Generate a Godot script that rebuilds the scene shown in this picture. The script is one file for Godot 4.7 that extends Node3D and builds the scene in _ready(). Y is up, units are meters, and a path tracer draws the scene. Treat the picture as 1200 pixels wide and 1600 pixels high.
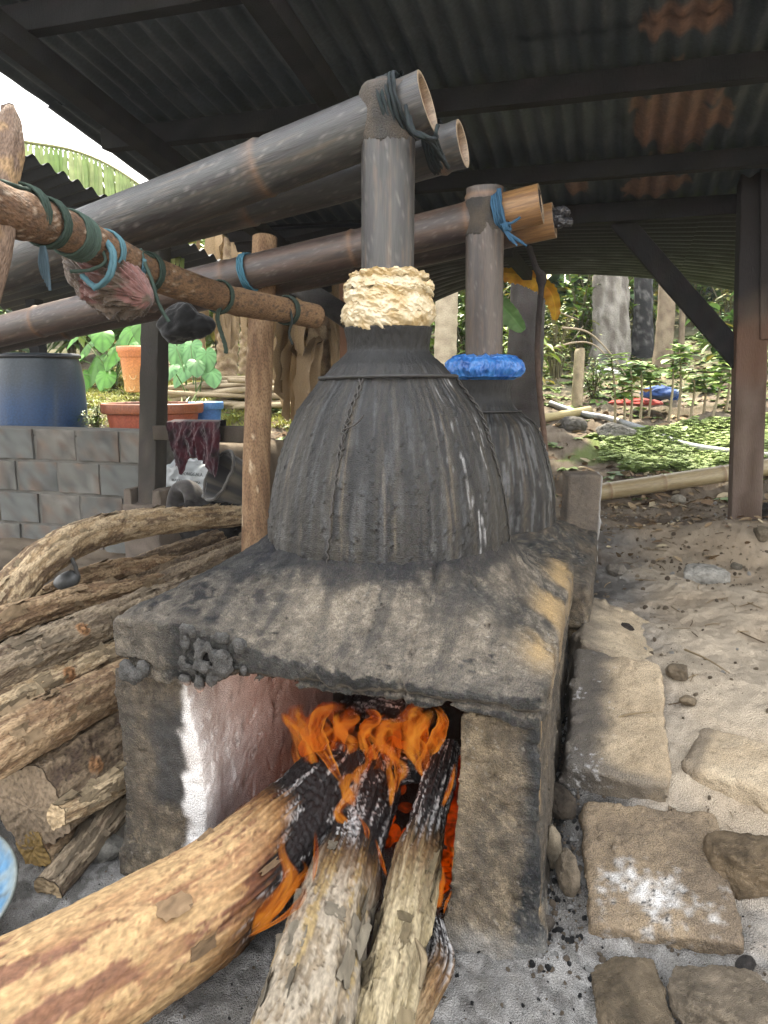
extends Node3D
# A village still under an iron roof: two clay hearths with clay pots, bamboo vapour pipes, a wood pile and a garden hillside behind.

class MB:
	# collects vertices; mesh() commits them as one ArrayMesh
	var v := PackedVector3Array()
	var n := PackedVector3Array()
	var c := PackedColorArray()
	var t := PackedVector2Array()
	var ix := PackedInt32Array()
	func quad(a: int, b: int, cc: int, d: int) -> void:
		ix.append_array([a, d, b, b, d, cc])
	func put(p: Vector3, nn: Vector3, col: Color, uv := Vector2.ZERO) -> int:
		v.append(p); n.append(nn); c.append(col); t.append(uv)
		return v.size() - 1
	func face(pts: Array, col: Color, uv := Vector2.ZERO) -> void:
		# flat polygon fan, front side where the points run clockwise
		var nn: Vector3 = (pts[2] - pts[0]).cross(pts[1] - pts[0]).normalized()
		var b := v.size()
		for p in pts: put(p, nn, col, uv)
		for k in range(1, pts.size() - 1): ix.append_array([b, b + k, b + k + 1])
	func smooth(from := 0, tri_from := 0) -> void:
		for k in range(from, n.size()): n[k] = Vector3.ZERO
		var k := tri_from
		while k < ix.size():
			var i := ix[k]; var j := ix[k + 1]; var l := ix[k + 2]
			var nn := (v[l] - v[i]).cross(v[j] - v[i])
			n[i] += nn; n[j] += nn; n[l] += nn
			k += 3
		for q in range(from, n.size()): n[q] = n[q].normalized() if n[q].length_squared() > 1e-20 else Vector3.UP
	func mesh() -> ArrayMesh:
		var a := []
		a.resize(Mesh.ARRAY_MAX)
		a[Mesh.ARRAY_VERTEX] = v; a[Mesh.ARRAY_NORMAL] = n; a[Mesh.ARRAY_COLOR] = c; a[Mesh.ARRAY_TEX_UV] = t; a[Mesh.ARRAY_INDEX] = ix
		var m := ArrayMesh.new()
		m.add_surface_from_arrays(Mesh.PRIMITIVE_TRIANGLES, a)
		return m

var cam: Camera3D
var rng := RandomNumberGenerator.new()
var counts := {}
var M := {}
var NL: FastNoiseLite      # large
var NM: FastNoiseLite      # medium
var NF: FastNoiseLite      # fine
var NG: FastNoiseLite      # grain
var NC: FastNoiseLite      # cellular
var NR: FastNoiseLite      # ridged

func noise(freq: float, oct := 4, sd := 1, kind := FastNoiseLite.TYPE_SIMPLEX_SMOOTH, frac := FastNoiseLite.FRACTAL_FBM) -> FastNoiseLite:
	var f := FastNoiseLite.new()
	f.noise_type = kind; f.frequency = freq; f.seed = sd; f.fractal_type = frac; f.fractal_octaves = oct
	return f

func ss(a: float, b: float, x: float) -> float: return smoothstep(a, b, x)
func L(r: float, g: float, b: float) -> Color: return Color(r, g, b)      # linear base colour for vertices
func rr(a: float, b: float) -> float: return rng.randf_range(a, b)

func numbered(called: String, parent: Node) -> String:
	var key := str(parent.get_instance_id()) + called
	counts[key] = counts.get(key, -1) + 1
	return called if counts[key] == 0 else "%s_%03d" % [called, counts[key]]

func obj(called: String, m: Mesh, material: Material, parent: Node = self) -> MeshInstance3D:
	var o := MeshInstance3D.new()
	o.name = numbered(called, parent); o.mesh = m; o.material_override = material
	parent.add_child(o, true)
	return o

func tag(o: Node, label: String, category: String, group := "", kind := "") -> Node:
	o.set_meta("label", label)
	if category: o.set_meta("category", category)
	if group: o.set_meta("group", group)
	if kind: o.set_meta("kind", kind)
	return o

func thing(called: String, where: Vector3, label: String, category: String, group := "") -> Node3D:
	var o := Node3D.new()
	o.name = numbered(called, self); o.position = where
	add_child(o, true)
	tag(o, label, category, group)
	return o

# points of the place, surveyed from where the photographer stood
func onz(px: float, py: float, z: float) -> Vector3:
	var d := ray(px, py)
	return cam.position + d * ((z - cam.position.z) / d.z)
func onx(px: float, py: float, x: float) -> Vector3:
	var d := ray(px, py)
	return cam.position + d * ((x - cam.position.x) / d.x)
func ony(px: float, py: float, y: float) -> Vector3:
	var d := ray(px, py)
	return cam.position + d * ((y - cam.position.y) / d.y)
func at(px: float, py: float, deep: float) -> Vector3:
	return cam.position + ray(px, py) * deep
func ray(px: float, py: float) -> Vector3:
	var b := cam.transform.basis
	return -b.z + b.x * ((px - 600.0) / 1155.0) + b.y * ((800.0 - py) / 1155.0)

func tex(f: FastNoiseLite, lo: float, hi: float, size := 512, stops := []) -> NoiseTexture2D:
	var x := NoiseTexture2D.new()
	x.width = size; x.height = size; x.seamless = true; x.noise = f; x.normalize = true
	var g := Gradient.new()
	if stops.is_empty():
		g.set_color(0, Color(lo, lo, lo)); g.set_color(1, Color(hi, hi, hi))
	else:
		g.offsets = PackedFloat32Array(stops.map(func(s): return s[0])); g.colors = PackedColorArray(stops.map(func(s): return s[1] if s[1] is Color else Color(s[1], s[1], s[1])))
	x.color_ramp = g
	return x

func mat(called: String, rough: float, o := {}) -> StandardMaterial3D:
	var m := StandardMaterial3D.new()
	m.resource_name = called; m.roughness = rough; m.vertex_color_use_as_albedo = o.get("vc", true)
	m.albedo_color = o.get("color", Color.WHITE)
	m.metallic_specular = o.get("spec", 0.4)
	if o.has("grain"): m.albedo_texture = o.grain
	if o.has("bump"):
		m.heightmap_enabled = true; m.heightmap_texture = o.bump; m.heightmap_scale = o.get("deep", 0.3)
	if o.has("tri"):
		m.uv1_triplanar = true; m.uv1_scale = Vector3.ONE * float(o.tri) if not o.tri is Vector3 else o.tri
	elif o.has("uv"): m.uv1_scale = o.uv
	if o.has("back"):
		m.backlight_enabled = true; m.backlight = o.back; m.cull_mode = BaseMaterial3D.CULL_DISABLED
	if o.has("sheen"):
		m.rim_enabled = true; m.rim = o.sheen
	if o.has("coat"):
		m.clearcoat_enabled = true; m.clearcoat = o.coat; m.clearcoat_roughness = o.get("coat_rough", 0.3)
	if o.has("metal"): m.metallic = o.metal
	M[called] = m
	return m

# a sheet of (nu+1) x (nv+1) points; f(u, v) gives the point, col(p, u, v) the colour; normal = along u x along v
func sheet(mb: MB, nu: int, nv: int, f: Callable, col: Callable, wrap := false, uvs := Vector2.ONE) -> void:
	var b := mb.v.size()
	var w := nu + 1
	for j in nv + 1:
		for i in w:
			var u := float(i) / nu; var vv := float(j) / nv
			mb.v.append(f.call(u, vv)); mb.t.append(Vector2(u * uvs.x, vv * uvs.y))
	for j in nv + 1:
		for i in w:
			var i0 := maxi(i - 1, 0); var i1 := mini(i + 1, nu)
			if wrap:
				i0 = nu - 1 if i == 0 else i - 1
				i1 = 1 if i == nu else i + 1
			var j0 := maxi(j - 1, 0); var j1 := mini(j + 1, nv)
			var du := mb.v[b + j * w + i1] - mb.v[b + j * w + i0]
			var dv := mb.v[b + j1 * w + i] - mb.v[b + j0 * w + i]
			var nn := du.cross(dv)
			mb.n.append(nn.normalized() if nn.length_squared() > 1e-24 else Vector3.UP)
			mb.c.append(col.call(mb.v[b + j * w + i], float(i) / nu, float(j) / nv))
	for j in nv:
		for i in nu:
			mb.quad(b + j * w + i, b + j * w + i + 1, b + (j + 1) * w + i + 1, b + (j + 1) * w + i)

# smooth path through the given points: [points, lengths]
func path(pts: Array, step: float) -> PackedVector3Array:
	if pts.size() == 2:
		var two := PackedVector3Array()
		var k := maxi(1, int(ceil((pts[1] - pts[0]).length() / step)))
		for i in k + 1: two.append(pts[0].lerp(pts[1], float(i) / k))
		return two
	var out := PackedVector3Array()
	for s in pts.size() - 1:
		var p0: Vector3 = pts[maxi(s - 1, 0)]; var p1: Vector3 = pts[s]; var p2: Vector3 = pts[s + 1]; var p3: Vector3 = pts[mini(s + 2, pts.size() - 1)]
		var k := maxi(1, int(ceil((p2 - p1).length() / step)))
		for i in k: out.append(p1.cubic_interpolate(p2, p0, p3, float(i) / k))
	out.append(pts[-1])
	return out

# a tube along a path; rad(t, a, p) radius, col(t, a, p) colour; caps: 0 none, 1 start, 2 end, 3 both; capcol(r, a, t)
func tube(mb: MB, pts: PackedVector3Array, sides: int, rad: Callable, col: Callable, caps := 0, capcol = null, start_side := Vector3.UP) -> void:
	var np := pts.size()
	var w := sides + 1
	var b := mb.v.size()
	var total := 0.0
	var lens := PackedFloat32Array([0.0])
	for i in range(1, np):
		total += (pts[i] - pts[i - 1]).length(); lens.append(total)
	var prev := start_side
	for j in np:
		var T := (pts[mini(j + 1, np - 1)] - pts[maxi(j - 1, 0)]).normalized()
		var N := prev - T * prev.dot(T)
		if N.length_squared() < 1e-6: N = T.cross(Vector3(0.31, 0.2, 0.9))
		N = N.normalized(); prev = N
		var B := T.cross(N)
		for i in w:
			var a := TAU * (i % sides) / sides
			var dir := N * cos(a) + B * sin(a)
			var tt := lens[j] / total
			var r: float = rad.call(tt, a, lens[j])
			mb.v.append(pts[j] + dir * r)
			mb.t.append(Vector2(float(i) / sides, lens[j]))
			mb.c.append(col.call(tt, a, pts[j] + dir * r))
	for j in np:
		for i in w:
			var du := mb.v[b + j * w + (i + 1 if i < sides else 1)] - mb.v[b + j * w + (i - 1 if i > 0 else sides - 1)]
			var dv := mb.v[b + mini(j + 1, np - 1) * w + i] - mb.v[b + maxi(j - 1, 0) * w + i]
			mb.n.append(du.cross(dv).normalized())
	for j in np - 1:
		for i in sides:
			mb.quad(b + j * w + i, b + j * w + i + 1, b + (j + 1) * w + i + 1, b + (j + 1) * w + i)
	for e in 2:
		if not (caps & (1 << e)): continue
		var ring := b + (0 if e == 0 else np - 1) * w
		var mid := Vector3.ZERO
		for i in sides: mid += mb.v[ring + i]
		mid /= sides
		var T2 := (pts[0] - pts[1]).normalized() if e == 0 else (pts[-1] - pts[-2]).normalized()
		var rings := 7
		var c0 := mb.v.size(); var tri0 := mb.ix.size()
		for k in rings + 1:
			var f := 1.0 - float(k) / rings
			for i in w:
				var q := mid.lerp(mb.v[ring + i], f)
				var wob := 0.0 if k == 0 else NF.get_noise_3dv(q * 2.5) * 0.006
				var a := TAU * (i % sides) / sides
				mb.put(q + T2 * (wob + 0.002), T2, capcol.call(f, a, q) if capcol != null else mb.c[ring + i], Vector2(q.x + q.z, q.y))
		for k in rings:
			for i in sides:
				var i0 := c0 + k * w + i
				if e == 1: mb.quad(i0, i0 + 1, i0 + w + 1, i0 + w)
				else: mb.quad(i0 + 1, i0, i0 + w, i0 + w + 1)
		mb.smooth(c0, tri0)

func rope(mb: MB, pts: Array, r: float, col: Color, step := 0.008, sides := 7) -> void:
	tube(mb, path(pts, step), sides, func(t, a, s): return r * (1.0 + 0.16 * sin(a * 3.0 + s * 420.0 * 0.006 / r)), func(t, a, p): return col * (0.75 + 0.3 * NF.get_noise_3dv(p * 9.0) + 0.2 * sin(a * 3.0)))

# ring of cord round an axis
func lash(mb: MB, mid: Vector3, axis: Vector3, radius: float, r: float, turns: int, spread: float, col: Color, squash := 1.0) -> void:
	axis = axis.normalized()
	var N := (Vector3.UP - axis * axis.y).normalized()
	if N.length_squared() < 0.1: N = Vector3.RIGHT
	var B := axis.cross(N)
	var pts := PackedVector3Array()
	var k := 40 * turns
	for i in k + 1:
		var a := TAU * turns * i / float(k)
		var rd := radius + r * 0.9 + NM.get_noise_2d(i * 3.0, radius * 900.0) * r * 0.4
		pts.append(mid + axis * (spread * (float(i) / k - 0.5) + NM.get_noise_2d(i * 1.3, 40.0) * r * 0.8) + (N * cos(a) * squash + B * sin(a)) * rd)
	tube(mb, pts, 7, func(t, a, s): return r * (1.0 + 0.15 * sin(a * 3.0 + s * 2.5 / r)), func(t, a, p): return col * (0.8 + 0.3 * NF.get_noise_3dv(p * 9.0) + 0.22 * sin(a * 3.0)))

# a closed mesh round the region where f < 0 (surface nets); only cells near the surface are visited
func nets(f: Callable, lo: Vector3, hi: Vector3, cell: float, col: Callable, slack := 0.01) -> MB:
	var K := 4
	var bx := int(ceil((hi.x - lo.x) / cell / K)); var by := int(ceil((hi.y - lo.y) / cell / K)); var bz := int(ceil((hi.z - lo.z) / cell / K))
	var nx := bx * K + 1; var ny := by * K + 1; var nz := bz * K + 1
	var d := PackedFloat32Array()
	d.resize(nx * ny * nz); d.fill(1e9)
	var id := PackedInt32Array()
	id.resize(nx * ny * nz); id.fill(-1)
	var near := cell * K * 0.87 * 1.25 + slack
	var blocks := []
	for k in bz:
		for j in by:
			for i in bx:
				var m := lo + Vector3(i + 0.5, j + 0.5, k + 0.5) * (cell * K)
				if absf(f.call(m)) < near: blocks.append(Vector3i(i, j, k))
	for q in blocks:
		for k in range(q.z * K, q.z * K + K + 1):
			for j in range(q.y * K, q.y * K + K + 1):
				var row := (k * ny + j) * nx
				for i in range(q.x * K, q.x * K + K + 1):
					if d[row + i] > 1e8: d[row + i] = f.call(lo + Vector3(i, j, k) * cell)
	var mb := MB.new()
	var o := PackedInt32Array([0, 1, nx, nx + 1, nx * ny, nx * ny + 1, nx * ny + nx, nx * ny + nx + 1])
	var sx := 1; var sy := nx; var sz := nx * ny
	for q in blocks:
		for k in range(q.z * K, q.z * K + K):
			for j in range(q.y * K, q.y * K + K):
				for i in range(q.x * K, q.x * K + K):
					var at0 := (k * ny + j) * nx + i
					if id[at0] >= 0: continue
					var neg := 0
					for e in 8:
						if d[at0 + o[e]] < 0.0: neg += 1
					if neg == 0 or neg == 8: continue
					var s := Vector3.ZERO; var cnt := 0
					for e in 8:
						var d0 := d[at0 + o[e]]
						for ax in 3:
							if e & (1 << ax): continue
							var e2 := e | (1 << ax)
							var d1 := d[at0 + o[e2]]
							if (d0 < 0.0) == (d1 < 0.0): continue
							var tt := d0 / (d0 - d1)
							var p := Vector3(e & 1, (e >> 1) & 1, (e >> 2) & 1)
							p[ax] = tt
							s += p; cnt += 1
					id[at0] = mb.v.size()
					mb.v.append(lo + (Vector3(i, j, k) + s / cnt) * cell)
	for q in blocks:
		for k in range(maxi(q.z * K, 1), q.z * K + K):
			for j in range(maxi(q.y * K, 1), q.y * K + K):
				for i in range(maxi(q.x * K, 1), q.x * K + K):
					var at0 := (k * ny + j) * nx + i
					var inside := d[at0] < 0.0
					for ax in 3:
						var st: int = sx if ax == 0 else sy if ax == 1 else sz
						var s1: int = sy if ax == 0 else sz if ax == 1 else sx
						var s2: int = sz if ax == 0 else sx if ax == 1 else sy
						if d[at0 + st] > 1e8 or (d[at0 + st] < 0.0) == inside: continue
						var a := id[at0]; var b := id[at0 - s1]; var cc := id[at0 - s1 - s2]; var dd := id[at0 - s2]
						if a < 0 or b < 0 or cc < 0 or dd < 0: continue
						if inside: mb.ix.append_array([a, dd, b, b, dd, cc])
						else: mb.ix.append_array([a, b, dd, b, cc, dd])
	mb.n.resize(mb.v.size())
	mb.t.resize(mb.v.size())
	mb.smooth()
	for k in mb.v.size(): mb.c.append(col.call(mb.v[k], mb.n[k]))
	return mb

func sd_box(p: Vector3, mid: Vector3, half: Vector3, r: float) -> float:
	var q := (p - mid).abs() - half + Vector3.ONE * r
	return Vector3(maxf(q.x, 0), maxf(q.y, 0), maxf(q.z, 0)).length() + minf(maxf(q.x, maxf(q.y, q.z)), 0.0) - r
func smin(a: float, b: float, k: float) -> float:
	var h := clampf(0.5 + 0.5 * (b - a) / k, 0.0, 1.0)
	return lerpf(b, a, h) - k * h * (1.0 - h)

# a stone: a ball cut by planes and roughened; half = half size
func stone(mb: MB, half: Vector3, sd: int, res: int, col: Callable, cuts := 9, rough := 0.05, boxy := 0.0) -> void:
	var r2 := RandomNumberGenerator.new()
	r2.seed = sd
	var planes := []
	for k in cuts:
		planes.append([Vector3(r2.randfn(), r2.randfn(), r2.randfn()).normalized(), r2.randf_range(0.62, 0.92)])
	var off := Vector3(sd * 3.7, sd * 1.3, sd * 2.1)
	for s in 6:
		var ax := s / 2
		var sgn := 1.0 if s % 2 else -1.0
		var f := func(u: float, v: float) -> Vector3:
			var c := Vector3.ZERO
			c[ax] = sgn
			c[(ax + 1) % 3] = (u * 2.0 - 1.0) * sgn
			c[(ax + 2) % 3] = v * 2.0 - 1.0
			var dir := c.normalized()
			var r := 1.0
			if boxy > 0.0:
				var p6: float = pow(pow(absf(dir.x), boxy) + pow(absf(dir.y), boxy) + pow(absf(dir.z), boxy), -1.0 / boxy)
				r = p6
			for q in planes:
				var dd: float = dir.dot(q[0])
				if dd > 0.05: r = smin(r, (q[1] * (1.0 if boxy == 0.0 else 1.35)) / dd, 0.06)
			var w := dir * r * half
			var amp := rough * (NM.get_noise_3dv(w * 4.0 + off) * 1.6 + NF.get_noise_3dv(w * 3.0 + off) * 0.8)
			return w + dir * amp * half.length() * 0.6
		sheet(mb, res, res, f, func(p, u, v): return col.call(p))

# flat quadrilateral box with slightly eased edges, in the frame (x, y, z) given
func bar(mb: MB, frame: Transform3D, half: Vector3, col: Callable, bev := 0.004, rough := 0.0) -> void:
	var e := Vector3(minf(bev, half.x * 0.45), minf(bev, half.y * 0.45), minf(bev, half.z * 0.45))
	for s in 6:
		var ax := s / 2
		var sgn := 1.0 if s % 2 else -1.0
		var a1 := (ax + 1) % 3; var a2 := (ax + 2) % 3
		var n1 := clampi(int(half[a1] / 0.02), 1, 60) + 2; var n2 := clampi(int(half[a2] / 0.02), 1, 60) + 2
		if rough == 0.0: n1 = 3; n2 = 3
		var f := func(u: float, v: float) -> Vector3:
			var c := Vector3.ZERO
			var uu: float = clampf((u * n1 - 1.0) / (n1 - 2.0), 0.0, 1.0) * 2.0 - 1.0
			var vv: float = clampf((v * n2 - 1.0) / (n2 - 2.0), 0.0, 1.0) * 2.0 - 1.0
			var edge: bool = u < 0.001 or u > 0.999 or v < 0.001 or v > 0.999
			c[ax] = sgn * (half[ax] - (e[ax] * 0.3 if edge else 0.0))
			c[a1] = sgn * uu * (half[a1] - e[a1] * (0.3 if u < 0.001 or u > 0.999 else 1.0))
			c[a2] = vv * (half[a2] - e[a2] * (0.3 if v < 0.001 or v > 0.999 else 1.0))
			var p := frame * c
			if rough > 0.0:
				p += frame.basis * (c.normalized() * rough * (NM.get_noise_3dv(p * 5.0) + 0.6 * NF.get_noise_3dv(p * 2.0)))
			return p
		sheet(mb, n1, n2, f, func(p, u, v): return col.call(p))

func frame_between(a: Vector3, b: Vector3, up := Vector3.UP) -> Transform3D:
	var z := (b - a).normalized()
	var x := up.cross(z).normalized()
	return Transform3D(Basis(x, z.cross(x), z), (a + b) * 0.5)

func _ready() -> void:
	cam = Camera3D.new()
	cam.name = "camera"; cam.position = Vector3(0, 1.0, 0)
	cam.rotation = Vector3(deg_to_rad(-10.3), deg_to_rad(17.2), 0)
	cam.fov = rad_to_deg(2.0 * atan(800.0 / 1155.0)); cam.near = 0.05; cam.far = 200.0
	add_child(cam, true); cam.current = true
	var env := Environment.new()
	env.background_mode = Environment.BG_SKY
	env.tonemap_mode = Environment.TONE_MAPPER_LINEAR
	env.tonemap_exposure = 5.0
	env.fog_enabled = true; env.fog_density = 0.0015; env.fog_light_color = Color(0.86, 0.90, 0.95)
	var sk := ProceduralSkyMaterial.new()
	sk.sky_top_color = Color(0.90, 0.91, 0.93); sk.sky_horizon_color = Color(1.0, 0.975, 0.94); sk.sky_curve = 0.2
	sk.ground_bottom_color = Color(0.30, 0.27, 0.22); sk.ground_horizon_color = Color(0.55, 0.55, 0.5)
	sk.sky_energy_multiplier = 1.0
	env.sky = Sky.new(); env.sky.sky_material = sk
	env.sdfgi_enabled = true; env.ssao_enabled = true; env.ssil_enabled = true
	var we := WorldEnvironment.new()
	we.name = "sky_environment"; we.environment = env
	add_child(we, true)
	var sun := DirectionalLight3D.new()
	sun.name = "sun"; sun.light_energy = 1.25; sun.light_angular_distance = 1.5; sun.light_color = Color(1.0, 0.96, 0.88)
	sun.shadow_enabled = true
	add_child(sun, true)
	sun.look_at_from_position(Vector3(-2.6, 8.0, -5.2), Vector3.ZERO)
	rng.seed = 7
	NL = noise(1.6, 3, 11); NM = noise(7.0, 4, 12); NF = noise(40.0, 4, 13)
	NG = noise(120.0, 3, 16); NC = noise(9.0, 2, 14, FastNoiseLite.TYPE_CELLULAR); NR = noise(6.0, 4, 15, FastNoiseLite.TYPE_SIMPLEX_SMOOTH, FastNoiseLite.FRACTAL_RIDGED)
	build_materials()
	build_ground()
	build_shed()
	build_stove()
	build_pots()
	build_pipes()
	build_fire()
	build_woodpile()
	build_stones()
	build_left_side()
	build_behind()
	build_plants()

func build_materials() -> void:
	var g_mud := tex(noise(0.05, 5, 21), 0, 1, 1024, [[0.0, 0.35], [0.3, 0.72], [0.55, 0.92], [0.75, 1.0], [1.0, 1.0]])
	var g_soft := tex(noise(0.018, 6, 31), 0.72, 1.0, 1024)
	var h_mud := tex(noise(0.045, 6, 22, FastNoiseLite.TYPE_PERLIN), 0, 1, 1024, [[0.0, 0.0], [0.35, 0.45], [0.5, 0.75], [0.7, 0.9], [1.0, 1.0]])
	var grit := noise(0.11, 4, 23)
	var g_grit := tex(grit, 0, 1, 1024, [[0.0, 0.3], [0.3, 0.72], [0.55, 0.9], [0.8, 1.0], [1.0, 1.0]])
	var h_grit := tex(noise(0.06, 5, 24), 0.0, 1.0, 1024)
	var g_fibre := tex(noise(0.02, 6, 25), 0, 1, 1024, [[0.0, 0.66], [0.35, 0.86], [0.6, 0.96], [1.0, 1.0]])
	var h_fibre := tex(noise(0.016, 6, 26), 0.0, 1.0, 1024)
	var g_leaf := tex(noise(0.02, 4, 27), 0.75, 1.0, 256)
	var h_cloth := tex(noise(0.05, 5, 28), 0.0, 1.0, 512)
	mat("mud", 0.88, {"grain": g_mud, "bump": h_mud, "deep": 0.24, "tri": 6.0, "spec": 0.3})
	mat("soil", 0.95, {"grain": g_grit, "bump": h_grit, "deep": 0.9, "tri": 4.0, "spec": 0.25})
	mat("rock", 0.9, {"grain": g_grit, "bump": h_grit, "deep": 0.8, "tri": 7.0, "spec": 0.3})
	mat("pot", 0.52, {"grain": g_mud, "bump": h_mud, "deep": 0.09, "uv": Vector3(9, 4, 1), "spec": 0.4})
	mat("bark", 0.85, {"grain": g_fibre, "bump": h_fibre, "deep": 0.25, "uv": Vector3(4, 3.2, 1), "spec": 0.3})
	mat("bark_fine", 0.85, {"grain": g_fibre, "bump": h_fibre, "deep": 0.25, "uv": Vector3(2, 3.4, 1), "spec": 0.3})
	mat("bamboo", 0.42, {"grain": g_soft, "bump": h_fibre, "deep": 0.06, "uv": Vector3(8, 0.9, 1), "spec": 0.5})
	mat("timber", 0.85, {"grain": g_grit, "bump": h_fibre, "deep": 0.2, "tri": Vector3(9, 1.6, 9), "spec": 0.25})
	mat("iron", 0.6, {"grain": g_soft, "bump": h_mud, "deep": 0.05, "tri": 3.0, "spec": 0.4})
	mat("cord", 0.85, {"spec": 0.2})
	mat("cloth", 0.95, {"spec": 0.15, "sheen": 0.4, "bump": h_cloth, "deep": 0.1, "tri": 12.0})
	var crease := noise(0.022, 2, 29, FastNoiseLite.TYPE_CELLULAR)
	crease.cellular_return_type = FastNoiseLite.RETURN_DISTANCE2_SUB
	crease.domain_warp_enabled = true; crease.domain_warp_amplitude = 25.0; crease.domain_warp_frequency = 0.02
	mat("film", 0.28, {"spec": 0.55, "back": Color(0.3, 0.3, 0.3), "bump": tex(crease, 0.0, 1.0, 512), "deep": 0.07, "tri": 9.0})
	mat("plastic", 0.45, {"spec": 0.45, "grain": g_soft, "tri": 3.0})
	mat("leaf", 0.5, {"spec": 0.4, "back": Color(0.6, 0.6, 0.6), "grain": g_leaf, "tri": 2.0})
	mat("dry_leaf", 0.8, {"spec": 0.2, "back": Color(0.35, 0.35, 0.35), "grain": g_fibre, "tri": 6.0})
	mat("peeled", 0.7, {"grain": g_soft, "bump": h_fibre, "deep": 0.12, "uv": Vector3(3, 2.2, 1), "spec": 0.35})
	mat("resin", 0.75, {"grain": g_mud, "bump": h_mud, "deep": 0.15, "tri": 6.0, "spec": 0.4})
	mat("wire", 0.6, {"spec": 0.4})
	mat("ember", 0.9, {"spec": 0.2})

func ground_y(x: float, z: float) -> float:
	var d := -z
	var y := 0.0
	# raised earth to the right of the hearths
	var right := ss(-0.55, -0.06, x) if d > 2.9 else ss(-0.15, -0.04, x)
	var rise := ss(0.98, 1.92, d) * 0.268 + ss(2.2, 4.0, d) * 0.02
	y += right * rise
	y += ss(0.3, 1.4, x) * ss(0.6, 2.0, d) * 0.10
	# bank by the right post
	y += 0.12 * exp(-(pow((x - 0.62) / 0.45, 2) + pow((d - 3.3) / 0.28, 2)))
	# yard behind, terrace on the left behind the block wall
	var left_terrace := ss(-1.75, -1.95, x) * ss(3.55, 3.72, d) * 0.62
	var back := ss(3.0, 4.6, d) * 0.28 * (1.0 - right)
	y += maxf(left_terrace, back)
	y += 5.0 * (1.0 - exp(-maxf(0.0, d - 4.7) * 0.042))
	# unevenness
	var near := 1.0 - ss(6.0, 14.0, d)
	y += NL.get_noise_2d(x * 0.8, z * 0.8) * 0.05 * ss(1.0, 3.0, d)
	y += (NM.get_noise_2d(x * 0.5, z * 0.5) * 0.020 + NF.get_noise_2d(x * 0.5, z * 0.5) * 0.007 + NG.get_noise_2d(x * 0.6, z * 0.6) * 0.003) * near
	return y

func axis_lines(a: float, b: float, c: float, d: float, fine: float, grow: float) -> PackedFloat32Array:
	# from a to d, fine between b and c, growing outside
	var left := []; var x := b; var s := fine
	while x > a:
		s *= grow; x -= s; left.push_front(maxf(x, a))
	var out := PackedFloat32Array(left)
	x = b
	while x < c:
		out.append(x); x += fine
	s = fine
	while x < d:
		out.append(x); s *= grow; x += s
	out.append(d)
	return out

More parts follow.
